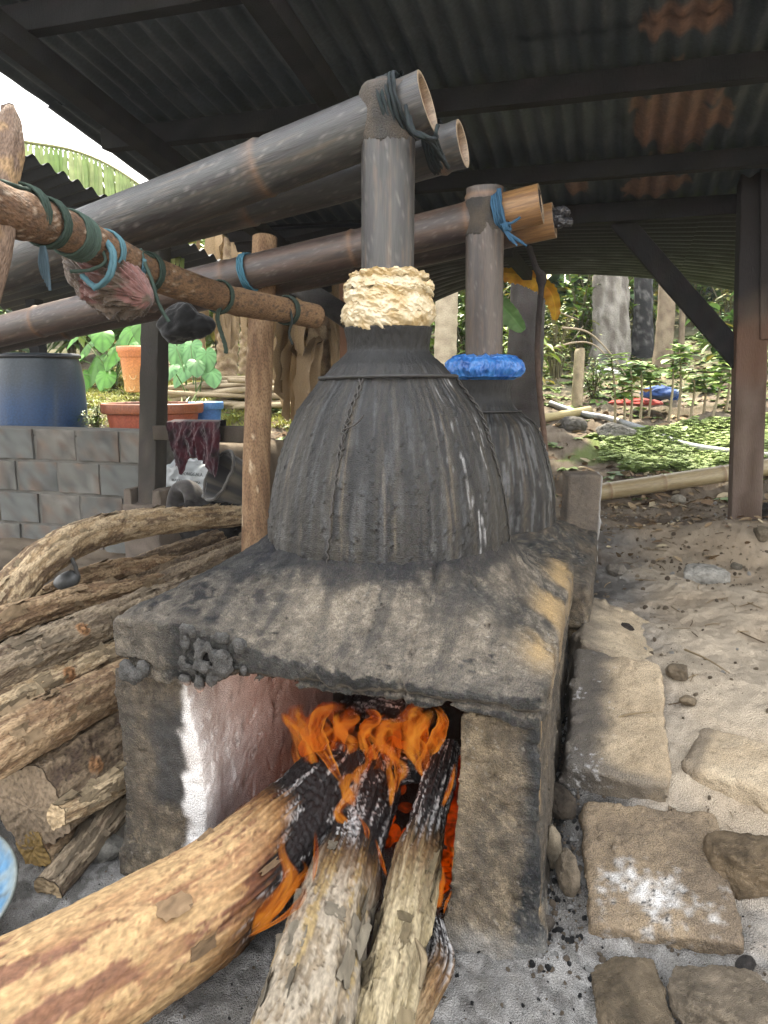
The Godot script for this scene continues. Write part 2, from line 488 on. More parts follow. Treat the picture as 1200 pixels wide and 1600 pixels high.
func build_ground() -> void:
	var xs := axis_lines(-60.0, -1.5, 0.9, 60.0, 0.0075, 1.03)
	var ds := axis_lines(-3.0, 0.75, 2.6, 90.0, 0.0075, 1.022)
	var mb := MB.new()
	var nx := xs.size() - 1; var nd := ds.size() - 1
	var f := func(u: float, v: float) -> Vector3:
		var x := xs[int(round(u * nx))]; var d := ds[int(round(v * nd))]
		return Vector3(x, ground_y(x, -d), -d)
	var col := func(p: Vector3, u: float, v: float) -> Color:
		var d := -p.z; var x := p.x
		var a := NM.get_noise_2d(x * 0.5, p.z * 0.5); var b := NF.get_noise_2d(x * 0.4, p.z * 0.4); var l := NL.get_noise_2d(x, p.z)
		var sand := L(0.55, 0.44, 0.315).lerp(L(0.64, 0.54, 0.41), clampf(0.5 + a * 0.7 + l, 0, 1))
		sand = sand.lerp(L(0.26, 0.19, 0.12), ss(0.2, 0.5, a * 0.6 + b * 0.3 - l * 0.4) * 0.4)
		var ash := L(0.27, 0.255, 0.235).lerp(L(0.46, 0.45, 0.43), clampf(0.5 + a * 1.2 + b * 0.8, 0, 1))
		ash = ash.lerp(L(0.11, 0.10, 0.09), ss(0.1, 0.35, b + a * 0.4) * 0.7)
		var floor_ := L(0.17, 0.135, 0.10).lerp(L(0.10, 0.085, 0.07), clampf(0.5 + a + b, 0, 1))
		var soil := L(0.24, 0.19, 0.14).lerp(L(0.38, 0.31, 0.23), clampf(0.5 + a * 1.3 + b, 0, 1))
		soil = soil.lerp(L(0.16, 0.12, 0.085), ss(0.0, 0.4, l))
		var c := ash
		c = c.lerp(sand, ss(-0.02, 0.25, x + a * 0.12) * ss(1.15, 1.45, d + a * 0.2))
		c = c.lerp(sand.lerp(soil, 0.35), ss(0.25, 0.45, x + a * 0.1) * (1.0 - ss(1.15, 1.45, d)))
		c = c.lerp(floor_, ss(-0.95, -1.25, x + a * 0.2) * ss(1.3, 1.7, d))
		c = c.lerp(soil, ss(2.9, 3.5, d + l * 0.5))
		# soot along the flank of the hearths
		c = c.lerp(L(0.045, 0.04, 0.036), (1.0 - ss(0.0, 0.14, x + 0.06 + a * 0.10)) * ss(-0.2, -0.1, x) * ss(1.15, 1.35, d) * (1.0 - ss(2.4, 3.0, d)) * 0.85)
		# black cinders inside the fire mouth
		c = c.lerp(L(0.05, 0.045, 0.04), ss(1.25, 1.5, d + a * 0.1) * ss(-0.8, -0.7, x) * (1.0 - ss(-0.28, -0.2, x)) * (1.0 - ss(1.9, 2.1, d)))
		c = c.lerp(L(0.13, 0.155, 0.06), ss(6.6, 8.5, d + l * 1.5 + a) * 0.55)
		# yellow-green lawn on the left terrace, grass patch ground on the right
		c = c.lerp(L(0.20, 0.23, 0.06), ss(4.9, 5.3, d + l * 0.3) * ss(-2.3, -2.7, x) * (1.0 - ss(6.6, 7.2, d)) * 0.8)
		c = c.lerp(L(0.27, 0.36, 0.11), ss(1.05, 0.75, Vector2((x - 0.85) / 1.15, (p.z + 5.65) / 0.62).length() + 0.5 * NM.get_noise_2d(x * 0.35, p.z * 0.35)) * 0.8)
		return c
	sheet(mb, nx, nd, f, col)
	tag(obj("ground", mb.mesh(), M.soil), "sandy and ashy earth round the hearths rising to a garden hillside", "", "", "structure").remove_meta("label")
	var g: Node = get_node("ground")
	g.set_meta("label", "sandy, ashy earth round the hearths, rising to the hillside behind"); g.set_meta("category", "ground")

func roof_y(z: float) -> float: return 2.06 - 0.167 * (-z - 2.65)

func corrugated(mb: MB, x0: float, x1: float, z0: float, z1: float, lift: float, col: Callable, along := 14, amp := 0.011, pitch := 0.076, hf = null) -> void:
	var n := int((x1 - x0) / pitch * 8.0)
	for side in 2:
		var f := func(u: float, v: float) -> Vector3:
			var x := lerpf(x0, x1, u); var z := lerpf(z0, z1, v)
			var y: float = hf.call(x, z) if hf != null else roof_y(z)
			y += lift + amp * sin(x / pitch * TAU) + 0.006 * NL.get_noise_2d(x * 2.0, z * 2.0 + x0 * 7.0)
			return Vector3(x, y + (0.0012 if side == 0 else 0.0), z)
		if side == 0: sheet(mb, n, along, f, col)
		else:
			var g := func(u: float, v: float) -> Vector3: return f.call(1.0 - u, v)
			sheet(mb, n, along, g, func(p, u, v): return col.call(p, 1.0 - u, v))

func build_shed() -> void:
	var shed := thing("open_shed", Vector3.ZERO, "open-sided shed with sooty corrugated iron roof on timber posts over the hearths", "shed")
	var rust := func(p: Vector3) -> float:
		# bare rusty patches near the right end of the roof
		var r := -1.0
		for q in [[0.17, 3.22, 0.17, 0.32], [0.13, 2.66, 0.13, 0.08], [0.12, 3.80, 0.15, 0.12], [-0.22, 3.72, 0.05, 0.12]]:
			var e := pow((p.x - q[0]) / q[2], 2) + pow((-p.z - q[1]) / q[3], 2)
			r = maxf(r, 1.0 - e)
		return ss(-0.08, 0.06, r * 0.8 + NM.get_noise_2d(p.x * 0.7, p.z * 0.6) * 0.75 - 0.08) if r > -0.5 else 0.0
	var col := func(p: Vector3, u: float, v: float) -> Color:
		var s := L(0.040, 0.052, 0.062).lerp(L(0.070, 0.086, 0.098), clampf(0.5 + NL.get_noise_2d(p.x * 2, p.z * 2) + NM.get_noise_2d(p.x * 1.5, p.z * 0.5) * 0.5, 0, 1))
		# pale dusty crests
		var crest := ss(0.75, 1.0, -sin(p.x / 0.076 * TAU)) * (0.5 + 0.9 * NF.get_noise_2d(p.x * 0.5, p.z * 0.25)) * 0.55
		s = s.lerp(L(0.15, 0.155, 0.155), clampf(crest, 0, 1) * ss(0.1, 0.5, 0.35 + NM.get_noise_2d(p.x, p.z * 0.6)))
		return s.lerp(L(0.30, 0.17, 0.115).lerp(L(0.22, 0.135, 0.10), clampf(0.5 + NM.get_noise_2d(p.x * 3, p.z * 3), 0, 1)), rust.call(p) * 0.85)
	var x := -2.25
	var k := 0
	while x < 3.2:
		for row in 3:
			var z0: float = [-1.72, -2.62, -3.42][row]; var z1: float = [-2.76, -3.55, -4.12][row]
			var mb := MB.new()
			corrugated(mb, x, x + 0.80, z0 - rr(0, 0.03), z1 - rr(0, 0.03), [0.02, 0.010, 0.0][row] + (0.005 if k % 2 else 0.0), col, 30)
			var sh := obj("roof_sheet", mb.mesh(), M.iron, shed)
		x += 0.76; k += 1
	var dark := func(p): return L(0.035, 0.034, 0.033) * (0.8 + 0.5 * NM.get_noise_3dv(p * 2.0))
	for q in [[2.10, 0.028, 0.042], [2.83, 0.03, 0.040], [3.49, 0.028, 0.036], [3.95, 0.03, 0.045]]:
		var mb := MB.new()
		var y: float = roof_y(-q[0]) - 0.015 - q[2]
		bar(mb, frame_between(Vector3(-2.10, y, -q[0]), Vector3(3.2, y + 0.01, -q[0])), Vector3(q[1], q[2], 2.65), dark, 0.006, 0.004)
		obj("purlin", mb.mesh(), M.timber, shed)
	for rx in [-1.82, -0.97, 1.4]:
		var mb := MB.new()
		var a := Vector3(rx, roof_y(-1.76) - 0.13, -1.76); var b := Vector3(rx, roof_y(-4.1) - 0.13, -4.1)
		if rx < 0: a.x -= 0.02
		bar(mb, frame_between(a, b), Vector3(0.04, 0.035, (b - a).length() * 0.5), dark, 0.006, 0.004)
		obj("rafter", mb.mesh(), M.timber, shed)
	# right post
	var wood := func(p: Vector3) -> Color:
		var c := L(0.20, 0.155, 0.125).lerp(L(0.12, 0.085, 0.065), clampf(0.5 + NM.get_noise_3dv(Vector3(p.x * 3, p.y * 0.35, p.z * 3)) * 1.4, 0, 1))
		c = c.lerp(L(0.16, 0.085, 0.055), ss(0.9, 1.05, p.y) * (1.0 - ss(1.2, 1.3, p.y)) * 0.6)
		return c.lerp(L(0.045, 0.042, 0.04), ss(1.2, 1.42, p.y + NM.get_noise_3dv(p) * 0.12))
	var foot := Vector3(0.62, 0.2, -3.8); var top := Vector3(0.60, roof_y(-4.05) - 0.03, -4.03)
	foot = onz(1163, 838, -3.80); foot.y -= 0.06
	top = onz(1184, 150, -3.86)
	var mb := MB.new()
	bar(mb, frame_between(foot, top, Vector3.BACK), Vector3(0.066, 0.066, (top - foot).length() * 0.5), wood, 0.012, 0.006)
	obj("right_post", mb.mesh(), M.timber, shed)
	mb = MB.new()
	var cl0 := onz(1203, 530, -3.78); var cl1 := onz(1205, 150, -3.78)
	bar(mb, frame_between(cl0, cl1, Vector3.BACK), Vector3(0.045, 0.03, (cl1 - cl0).length() * 0.5), wood, 0.008, 0.004)
	obj("post_cleat", mb.mesh(), M.timber, shed)
	mb = MB.new()
	var b0 := onz(1166, 572, -3.84); var b1 := onz(968, 345, -4.02)
	bar(mb, frame_between(b0, b1, Vector3.BACK), Vector3(0.05, 0.028, (b1 - b0).length() * 0.5), dark, 0.006, 0.003)
	obj("brace", mb.mesh(), M.timber, shed)
	# left post on a concrete stub
	var lf := onx(237, 800, -2.2); var lt := onx(250, 380, -2.2)
	lt.y = roof_y(lt.z) - 0.08
	mb = MB.new()
	bar(mb, frame_between(lf, lt, Vector3.BACK), Vector3(0.052, 0.052, (lt - lf).length() * 0.5), func(p): return L(0.06, 0.055, 0.05).lerp(L(0.13, 0.11, 0.09), clampf(NM.get_noise_3dv(Vector3(p.x * 3, p.y * 0.4, p.z * 3)) + 0.2, 0, 1) * (1.0 - ss(0.6, 1.3, p.y))), 0.012, 0.008)
	obj("left_post", mb.mesh(), M.timber, shed)
	mb = MB.new()
	bar(mb, Transform3D(Basis(), Vector3(lf.x, 0.17, lf.z)), Vector3(0.105, 0.22, 0.10), func(p): return L(0.20, 0.165, 0.135) * (0.8 + 0.6 * NM.get_noise_3dv(p * 2.0)), 0.02, 0.015)
	for s in [-1.0, 1.0]:
		bar(mb, Transform3D(Basis(), Vector3(lf.x + 0.082 * s, 0.40, lf.z + 0.01)), Vector3(0.022, 0.06, 0.07), func(p): return L(0.20, 0.165, 0.135) * (0.8 + 0.6 * NM.get_noise_3dv(p * 2.0)), 0.015, 0.012)
	obj("concrete_footing", mb.mesh(), M.mud, shed)
	# low roof behind: sheets laid across, seen from below over the yard
	var lean := thing("lean_to_roof", Vector3.ZERO, "low grey corrugated iron lean-to roof behind the right post, sheets laid crosswise", "roof")
	var lcol := func(p: Vector3, u: float, v: float) -> Color:
		var c := L(0.030, 0.031, 0.034).lerp(L(0.17, 0.175, 0.18), clampf(0.3 + 1.2 * NM.get_noise_2d(p.x * 1.2, p.z * 2.0), 0, 1) * ss(0.2, 0.9, v) * ss(0.2, 0.9, -sin(lerpf(3.98, 5.6, v) / 0.085 * TAU)))
		return c
	for s in 3:
		var m2 := MB.new()
		var xa := -2.1 + s * 1.2; var xb := xa + 1.26
		var pitch := 0.085
		for side in 2:
			var f := func(u: float, v: float) -> Vector3:
				var xx := lerpf(xa, xb, u if side == 0 else 1.0 - u); var d := lerpf(3.98, 5.6, v)
				var arch := 0.05 * (1.0 - pow((xx + 0.55) / 1.0, 2)) * v if xx > -1.6 else -0.03
				return Vector3(xx, 1.80 - 0.06 * v + arch * 0.0 - v * (0.085 if xx > -0.55 else 0.3) * pow(xx + 0.55, 2) + 0.016 * sin(d / pitch * TAU) + 0.003 * s - (0.0 if side == 0 else 0.0012), -d - 0.12 * (xx + 0.6))
			sheet(m2, 16, 150, f, lcol)
		obj("roof_sheet", m2.mesh(), M.iron, lean)
	for xx in [-1.9, -0.6, 1.1]:
		var m3 := MB.new()
		bar(m3, frame_between(Vector3(xx, 1.67, -4.2), Vector3(xx, 1.665, -5.5)), Vector3(0.03, 0.03, 0.65), dark, 0.005, 0.003)
		obj("rafter", m3.mesh(), M.timber, lean)
	for q in [[-1.9, -5.35], [1.25, -5.35]]:
		var m3 := MB.new()
		var gy: float = ground_y(q[0], q[1])
		bar(m3, frame_between(Vector3(q[0], gy - 0.1, q[1]), Vector3(q[0], 1.69, q[1]), Vector3.BACK), Vector3(0.04, 0.04, (1.69 - gy + 0.1) * 0.5), dark, 0.005, 0.003)
		obj("post", m3.mesh(), M.timber, lean)
	# neighbouring roof on the left; its scalloped end edge shows against the banana leaf
	var nb := thing("neighbouring_roof", Vector3.ZERO, "dark corrugated iron roof of the next shed, its scalloped edge below a palm frond", "roof")
	var e0 := onz(20, 228, -2.9); var e1 := onz(345, 408, -4.3)
	for s in 2:
		var m2 := MB.new()
		var a0 := e0.lerp(e1, -0.25 + 0.62 * s); var a1 := e0.lerp(e1, -0.25 + 0.62 * s + 0.64)
		var ed := (a1 - a0)
		for side in 2:
			var f := func(u: float, v: float) -> Vector3:
				var q := a0 + ed * (u if side == 0 else 1.0 - u)
				var ln := (q - e0).length()
				return q + Vector3(-1.7, -0.26, -0.12) * v + Vector3(0, 0.014 * sin(ln / 0.085 * TAU) - (0.0012 if side == 0 else 0.0) + 0.004 * s, 0)
			sheet(m2, 110, 6, f, func(p, u, v): return L(0.03, 0.032, 0.036))
		obj("roof_sheet", m2.mesh(), M.iron, nb)
	for q in [[-1.3, 0.1], [-1.3, 0.85]]:
		var top2: Vector3 = e0.lerp(e1, q[1]) + Vector3(q[0], -0.25, -0.09)
		var m3 := MB.new()
		var gy: float = ground_y(top2.x, top2.z) - 0.1
		bar(m3, frame_between(Vector3(top2.x, gy, top2.z), top2, Vector3.BACK), Vector3(0.04, 0.04, (top2.y - gy) * 0.5), dark, 0.005, 0.003)
		obj("post", m3.mesh(), M.timber, nb)

# tarry soot, ochre clay and ash on the clay work; w = how sooty (0..1)
func clay_colour(p: Vector3, n: Vector3, w: float) -> Color:
	var l := NL.get_noise_3dv(p * 1.6); var m := NM.get_noise_3dv(p * 0.9); var f := NG.get_noise_3dv(p)
	var run := NM.get_noise_3d(p.x * 3.4, p.y * 0.8 + p.z * 0.5, p.z * 0.6)
	var clay := L(0.125, 0.103, 0.078).lerp(L(0.215, 0.165, 0.105), clampf(0.5 + l * 1.2 + f * 0.5, 0, 1))
	var soot := L(0.022, 0.023, 0.024).lerp(L(0.058, 0.058, 0.056), clampf(0.5 + m + f * 0.8, 0, 1))
	var c := clay.lerp(soot, clampf(w + l * 0.55 + run * 0.4 + m * 0.3, 0, 1))
	var pit := NF.get_noise_3dv(p * 0.75 + Vector3(1, 5, 2))
	c = c.lerp(c * 0.42, ss(0.10, 0.30, pit + 0.5 * f) * 0.5)
	c = c.lerp(L(0.25, 0.20, 0.135), ss(0.18, 0.38, -pit + 0.4 * f + 0.4 * l) * 0.55 * clampf(1.2 - w, 0.15, 1.0))
	var speck := NG.get_noise_3dv(p * 1.3 + Vector3.ONE) + l * 0.5
	c = c.lerp(L(0.38, 0.36, 0.32), ss(0.5, 0.7, speck) * 0.35)
	c = c.lerp(c * 0.45, ss(0.25, 0.5, NG.get_noise_3dv(p * 0.7 + Vector3(3, 3, 3)) - l * 0.3) * 0.5)
	return c * (0.95 + 0.22 * f)

func hood_top(x: float, z: float, cx: float, cz: float, x0: float, x1: float, z0: float, z1: float, rb: float, ht: float, lip: Callable) -> float:
	var dx := x - cx; var dz := z - cz
	var r := sqrt(dx * dx + dz * dz) + 1e-5
	var sx := (x1 - cx) / (dx / r) if dx > 0.0 else (x0 - cx) / (dx / r - 1e-6)
	var sz := (z0 - cz) / (dz / r + 1e-6) if dz > 0.0 else (z1 - cz) / (dz / r - 1e-6)
	var rm := minf(absf(sx), absf(sz))
	var s := clampf((r - rb) / maxf(rm - rb, 0.02), 0.0, 1.0)
	return lerpf(ht, lip.call(x), pow(s, 0.82)) if r > rb else ht

func build_stove() -> void:
	var st := thing("clay_stove", Vector3(-0.48, 0, -1.5), "front clay hearth with a fire burning in its square mouth", "clay stove", "clay hearths")
	var off := st.position
	var put := func(mb: MB, called: String, material: Material, parent: Node3D, o: Vector3) -> MeshInstance3D:
		for k in mb.v.size(): mb.v[k] -= o
		return obj(called, mb.mesh(), material, parent)
	var lip := func(x: float) -> float:
		return 0.505 + 0.05 * ss(-0.45, -0.75, x) - 0.008 * exp(-pow((x + 0.24) / 0.1, 2)) + 0.012 * NM.get_noise_2d(x * 1.2, 3.0)
	var rough := func(p: Vector3, k: float) -> float:
		return k * (0.0055 * NM.get_noise_3dv(p * 0.9) + 0.0030 * NF.get_noise_3dv(p * 0.7) + 0.0024 * NG.get_noise_3dv(p * 0.8) + 0.004 * ss(0.25, 0.3, NM.get_noise_3dv(p * 1.7 + Vector3(2, 2, 2))))
	# hood: slab with a front lip rising to the seat of the pot
	var hood := func(p: Vector3) -> float:
		var front := -1.118 - 0.006 * NM.get_noise_2d(p.x * 1.4, 8.0)
		var ymid := 0.66
		var under := 0.433 + 0.02 * ss(-0.8, -0.6, p.x) * (1.0 - ss(-0.2, -0.1, p.x)) + 0.006 * NM.get_noise_2d(p.x * 2.0, 1.0)
		var d := sd_box(p, Vector3(-0.482, (under + 0.9) * 0.5, (front - 2.0) * 0.5), Vector3(0.402, (0.9 - under) * 0.5, (front + 2.0) * 0.5), 0.009)
		var h := hood_top(p.x, p.z, -0.478, -1.576, -0.884, -0.08, front, -2.0, 0.272, 0.652, lip)
		var e := (p.y - h) * 0.82
		d = -smin(-d, -e, 0.006)
		# horizontal crack and ledge along the lip
		var cy := 0.474 + 0.008 * NM.get_noise_2d(p.x * 1.6, 21.0)
		if p.z > -1.2: d += 0.012 * exp(-pow((p.y - cy) / 0.0055, 2)) * ss(0.1, 0.3, 0.4 + NL.get_noise_2d(p.x * 3.0, 5.0))
		if p.z > -1.2: d += 0.007 * ss(cy + 0.002, cy - 0.004, p.y)
		# vertical crack
		d += 0.008 * exp(-pow((p.x + 0.312 + 0.012 * NM.get_noise_2d(p.y * 3.0, p.z * 3.0)) / 0.0045, 2))
		# crusts flaking from the top
		if p.y > 0.5: d += 0.006 * exp(-pow(NM.get_noise_2d(p.x * 0.9, p.z * 1.6 + 7.0) / 0.03, 2)) * ss(-0.2, 0.2, NL.get_noise_2d(p.x * 3.0, p.z * 3.0))
		return d + rough.call(p, 1.0)
	var hood_col := func(p: Vector3, n: Vector3) -> Color:
		var w := 0.70
		var fr := ss(0.76, 0.9, n.z)
		w += (0.75 * fr - 0.22 * (1.0 - fr) * ss(-1.3, -1.2, p.z)) * ss(-0.8, -0.7, p.x)             # black lip
		w += 0.35 * ss(-1.27, -1.34, p.z) * 0.6
		w -= 0.75 * ss(-0.36, -0.16, p.x) * ss(-1.16, -1.25, p.z) * (0.6 + NL.get_noise_3dv(p * 2.2))
		w -= 0.35 * (1.0 - ss(-0.8, -0.74, p.x)) * ss(-1.17, -1.12, p.z)
		w += 0.3 * ss(-0.5, -0.7, p.x) * ss(-1.15, -1.2, p.z)
		w -= 0.62 * exp(-pow((p.x + 0.42) / 0.16, 2) - pow((p.z + 1.22) / 0.07, 2))
		w -= 0.2 * ss(-1.125, -1.14, p.z) * ss(-1.3, -1.2, p.z)
		w -= 0.5 * exp(-pow((p.x + 0.16) / 0.08, 2)) * ss(-1.12, -1.115, p.z + 0.0) * (1.0 - ss(0.455, 0.47, p.y))
		var c := clay_colour(p, n, w)
		var g := c.get_luminance()
		c = c.lerp(L(g * 1.08, g, g * 0.88), 0.5)
		var run := NM.get_noise_3d(p.x * 2.6, p.z * 0.5, 2.0)
		c = c.lerp(L(0.03, 0.03, 0.03), ss(0.05, 0.4, run + 0.3 * NM.get_noise_3dv(p)) * ss(-1.125, -1.15, p.z) * 0.55)
		var rr_ := Vector2(p.x + 0.478, p.z + 1.576).length()
		c = c.lerp(L(0.022, 0.022, 0.023), ss(0.325, 0.285, rr_ + 0.05 * NM.get_noise_3dv(p * 1.5)) * 0.8)
		var tar := ss(0.02, 0.25, NM.get_noise_3dv(p * 2.1 + Vector3(4, 0, 0)) + 0.25 * NF.get_noise_3dv(p)) * ss(-1.125, -1.16, p.z) * ss(-0.5, -0.66, p.x + 0.1 * NM.get_noise_3dv(p))
		c = c.lerp(L(0.018, 0.018, 0.019), tar * 0.9)
		var ochre := exp(-pow((p.x + 0.105) / 0.03, 2)) * ss(-1.15, -1.3, p.z) * ss(-0.2, 0.25, NM.get_noise_3dv(p * 0.7 + Vector3.ONE))
		return c.lerp(L(0.42, 0.29, 0.14), ochre * 0.8)
	put.call(nets(hood, Vector3(-0.92, 0.40, -2.03), Vector3(-0.05, 0.68, -1.08), 0.0046, hood_col, 0.012), "hood", M.mud, st, off)
	# walls of the fire box
	var left := func(p: Vector3) -> float:
		var d := sd_box(p, Vector3(-0.832, 0.2, -1.575), Vector3(0.083 - 0.018 * ss(0.25, 0.45, p.y) * 0.0, 0.236, 0.415), 0.022)
		var ins := -0.752 + 0.034 * ss(0.42, 0.2, p.y) * ss(-1.3, -1.17, p.z)
		d = maxf(d - 0.03, 0.0) + minf(d - 0.03, 0.0)
		d = -smin(-d, -(p.x - ins), 0.02)
		d = maxf(d, -(p.x + 0.913 + 0.004 * sin(p.y * 20.0)))
		d = maxf(d, p.z + 1.158 - 0.03 * ss(0.12, 0.0, p.y))
		d = maxf(d, p.y - 0.437)
		return d * 0.9 + rough.call(p + Vector3(3, 1, 2), 0.9)
	var left_col := func(p: Vector3, n: Vector3) -> Color:
		var inside := ss(-0.775, -0.755, p.x + 0.02 * NM.get_noise_3dv(p * 2.0))
		var c := clay_colour(p + Vector3(5, 0, 0), n, 0.25 + 0.3 * ss(-0.86, -0.9, p.x))
		var black := ss(-0.86, -0.82, p.x + 0.03 * NM.get_noise_3dv(p)) * ss(0.13, 0.19, p.y + 0.03 * NM.get_noise_3dv(p * 1.3)) * (1.0 - ss(0.33, 0.40, p.y + 0.05 * NM.get_noise_3dv(p)))
		c = c.lerp(L(0.05, 0.048, 0.046) * (1.0 + 0.5 * NF.get_noise_3dv(p)), black * (1.0 - inside) * 0.93)
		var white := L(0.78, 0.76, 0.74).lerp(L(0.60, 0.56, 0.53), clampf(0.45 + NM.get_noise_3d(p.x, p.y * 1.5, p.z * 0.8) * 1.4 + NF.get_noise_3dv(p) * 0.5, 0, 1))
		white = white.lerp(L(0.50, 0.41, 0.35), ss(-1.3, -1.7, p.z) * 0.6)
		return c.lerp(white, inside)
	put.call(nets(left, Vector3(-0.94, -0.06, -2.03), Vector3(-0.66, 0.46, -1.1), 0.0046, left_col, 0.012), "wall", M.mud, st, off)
	var right := func(p: Vector3) -> float:
		var flare := 0.02 * ss(0.10, 0.0, p.y)
		var d := sd_box(p, Vector3(-0.157, 0.2, -1.57), Vector3(0.072 + flare + 0.006 * sin(p.y * 9.0 + 1.0), 0.242, 0.43), 0.02)
		d = maxf(d, p.z + 1.16 - flare)
		return d * 0.9 + rough.call(p + Vector3(7, 4, 2), 1.1)
	var right_col := func(p: Vector3, n: Vector3) -> Color:
		var c := clay_colour(p + Vector3(9, 0, 0), n, 0.30 + 0.9 * ss(-0.125, -0.095, p.x + 0.02 * NM.get_noise_3dv(p)) * ss(-1.2, -1.16, p.z) - 0.2 * ss(-0.15, -0.22, p.x) + 0.25 * ss(-1.17, -1.2, p.z))
		c = c.lerp(L(0.44, 0.30, 0.15), exp(-pow((p.z + 1.195) / 0.012, 2)) * ss(-0.11, -0.095, p.x) * ss(-0.1, 0.3, NM.get_noise_3dv(p * 0.8)) * 0.8)
		return c.lerp(L(0.35, 0.34, 0.32), ss(0.07, -0.01, p.y + 0.03 * NM.get_noise_3dv(p)) * 0.6)
	put.call(nets(right, Vector3(-0.28, -0.06, -2.03), Vector3(-0.04, 0.47, -1.1), 0.0046, right_col, 0.012), "wall", M.mud, st, off)
	var back := func(p: Vector3) -> float: return sd_box(p, Vector3(-0.48, 0.2, -1.96), Vector3(0.30, 0.25, 0.045), 0.02) + rough.call(p, 1.2)
	put.call(nets(back, Vector3(-0.82, -0.08, -2.04), Vector3(-0.15, 0.48, -1.88), 0.011, func(p, n): return L(0.05, 0.042, 0.036) * (1.0 + NM.get_noise_3dv(p)), 0.012), "back_wall", M.mud, st, off)
	# patch of wet-looking clay pressed over the lip
	var blobs := []
	for k in 44:
		var q := onz(rr(283, 352), rr(978, 1062), -1.112 + rr(-0.008, 0.012))
		if k > 46: q = onz(rr(300, 345), rr(975, 1000), -1.118)
		blobs.append([q, rr(0.005, 0.011)])
	for q in [[375, 1010, 0.012], [405, 1022, 0.009], [352, 1035, 0.016], [197, 1047, 0.015], [210, 1056, 0.013], [222, 1047, 0.014], [380, 1050, 0.006], [312, 1068, 0.012], [330, 1062, 0.012]]:
		blobs.append([onz(q[0], q[1], -1.112), q[2]])
	var patch := func(p: Vector3) -> float:
		var d := 1.0
		for b in blobs: d = smin(d, ((p - b[0]) * Vector3(1, 0.8, 1.5)).length() - b[1], 0.005)
		return d + 0.006 * NM.get_noise_3dv(p * 2.6) + 0.005 * NF.get_noise_3dv(p * 0.9) + 0.003 * NG.get_noise_3dv(p)
	put.call(nets(patch, Vector3(-0.92, 0.40, -1.16), Vector3(-0.6, 0.60, -1.07), 0.003, func(p, n): return L(0.085, 0.082, 0.077).lerp(L(0.62, 0.44, 0.36), ss(0.452, 0.435, p.y + 0.01 * NM.get_noise_3dv(p * 2.0)) * ss(-0.78, -0.74, p.x)) * (0.85 + 0.5 * NF.get_noise_3dv(p)), 0.03), "clay_patch", M.mud, st, off)
	# the rear hearth, a little lower
	var st2 := thing("clay_stove", Vector3(-0.45, 0, -2.45), "rear clay hearth behind the front one, its hood under the second pot", "clay stove", "clay hearths")
	var off2 := st2.position
	var lip2 := func(x: float) -> float: return 0.435 + 0.02 * NM.get_noise_2d(x, 9.0)
	var hood2 := func(p: Vector3) -> float:
		var d := sd_box(p, Vector3(-0.44, 0.6, -2.44), Vector3(0.405, 0.29, 0.425), 0.025)
		var h := hood_top(p.x, p.z, -0.415, -2.46, -0.845, -0.035, -2.02, -2.865, 0.25, 0.525, lip2)
		d = -smin(-d, -(p.y - h) * 0.82, 0.02)
		return d + rough.call(p + Vector3(1, 7, 1), 1.4)
	put.call(nets(hood2, Vector3(-0.88, 0.28, -2.9), Vector3(0.0, 0.55, -1.98), 0.008, func(p, n): return clay_colour(p + Vector3(2, 3, 1), n, 0.68 - 0.3 * ss(-0.12, -0.05, p.x) * ss(-2.2, -2.05, p.z)), 0.014), "hood", M.mud, st2, off2)
	var body2 := func(p: Vector3) -> float:
		return sd_box(p, Vector3(-0.44, 0.13, -2.44), Vector3(0.385, 0.21, 0.41), 0.02) + rough.call(p + Vector3(1, 2, 8), 1.4)
	put.call(nets(body2, Vector3(-0.87, -0.1, -2.88), Vector3(-0.02, 0.37, -1.99), 0.011, func(p, n):
		var c := clay_colour(p + Vector3(4, 2, 2), n, 0.35 + 0.5 * NM.get_noise_3dv(p * 0.6))
		return c.lerp(L(0.46, 0.32, 0.15), ss(-0.1, -0.06, p.x) * ss(-2.2, -2.06, p.z) * ss(0.2, 0.3, p.y) * 0.7), 0.014), "wall", M.mud, st2, off2)
	# mortar seam between the hearths
	var seam := func(p: Vector3) -> float: return sd_box(p, Vector3(-0.46, 0.2, -2.01), Vector3(0.36, 0.24, 0.03), 0.015) + rough.call(p + Vector3(1, 2, 8), 2.0)
	put.call(nets(seam, Vector3(-0.86, -0.06, -2.08), Vector3(-0.06, 0.48, -1.95), 0.011, func(p, n): return clay_colour(p, n, 0.8), 0.02), "mortar_seam", M.mud, st2, off2)

func pot_r(prof: Array, h: float) -> float:
	for k in range(1, prof.size()):
		if h <= prof[k][1]:
			var a: Array = prof[maxi(k - 2, 0)]; var b: Array = prof[k - 1]; var c: Array = prof[k]; var d: Array = prof[mini(k + 1, prof.size() - 1)]
			return cubic_interpolate(b[0], c[0], a[0], d[0], (h - b[1]) / (c[1] - b[1]))
	return prof[-1][0]

func pot_point(prof: Array, mid: Vector3, phi: float, h: float, extra := 0.0) -> Vector3:
	# phi is measured from the side that faces the open front of the shed
	var tc := Vector3(-mid.x, 0, -mid.z).normalized()
	var rt := Vector3(tc.z, 0, -tc.x)
	return Vector3(mid.x, h, mid.z) + (rt * sin(phi) + tc * cos(phi)) * (pot_r(prof, h) + extra)

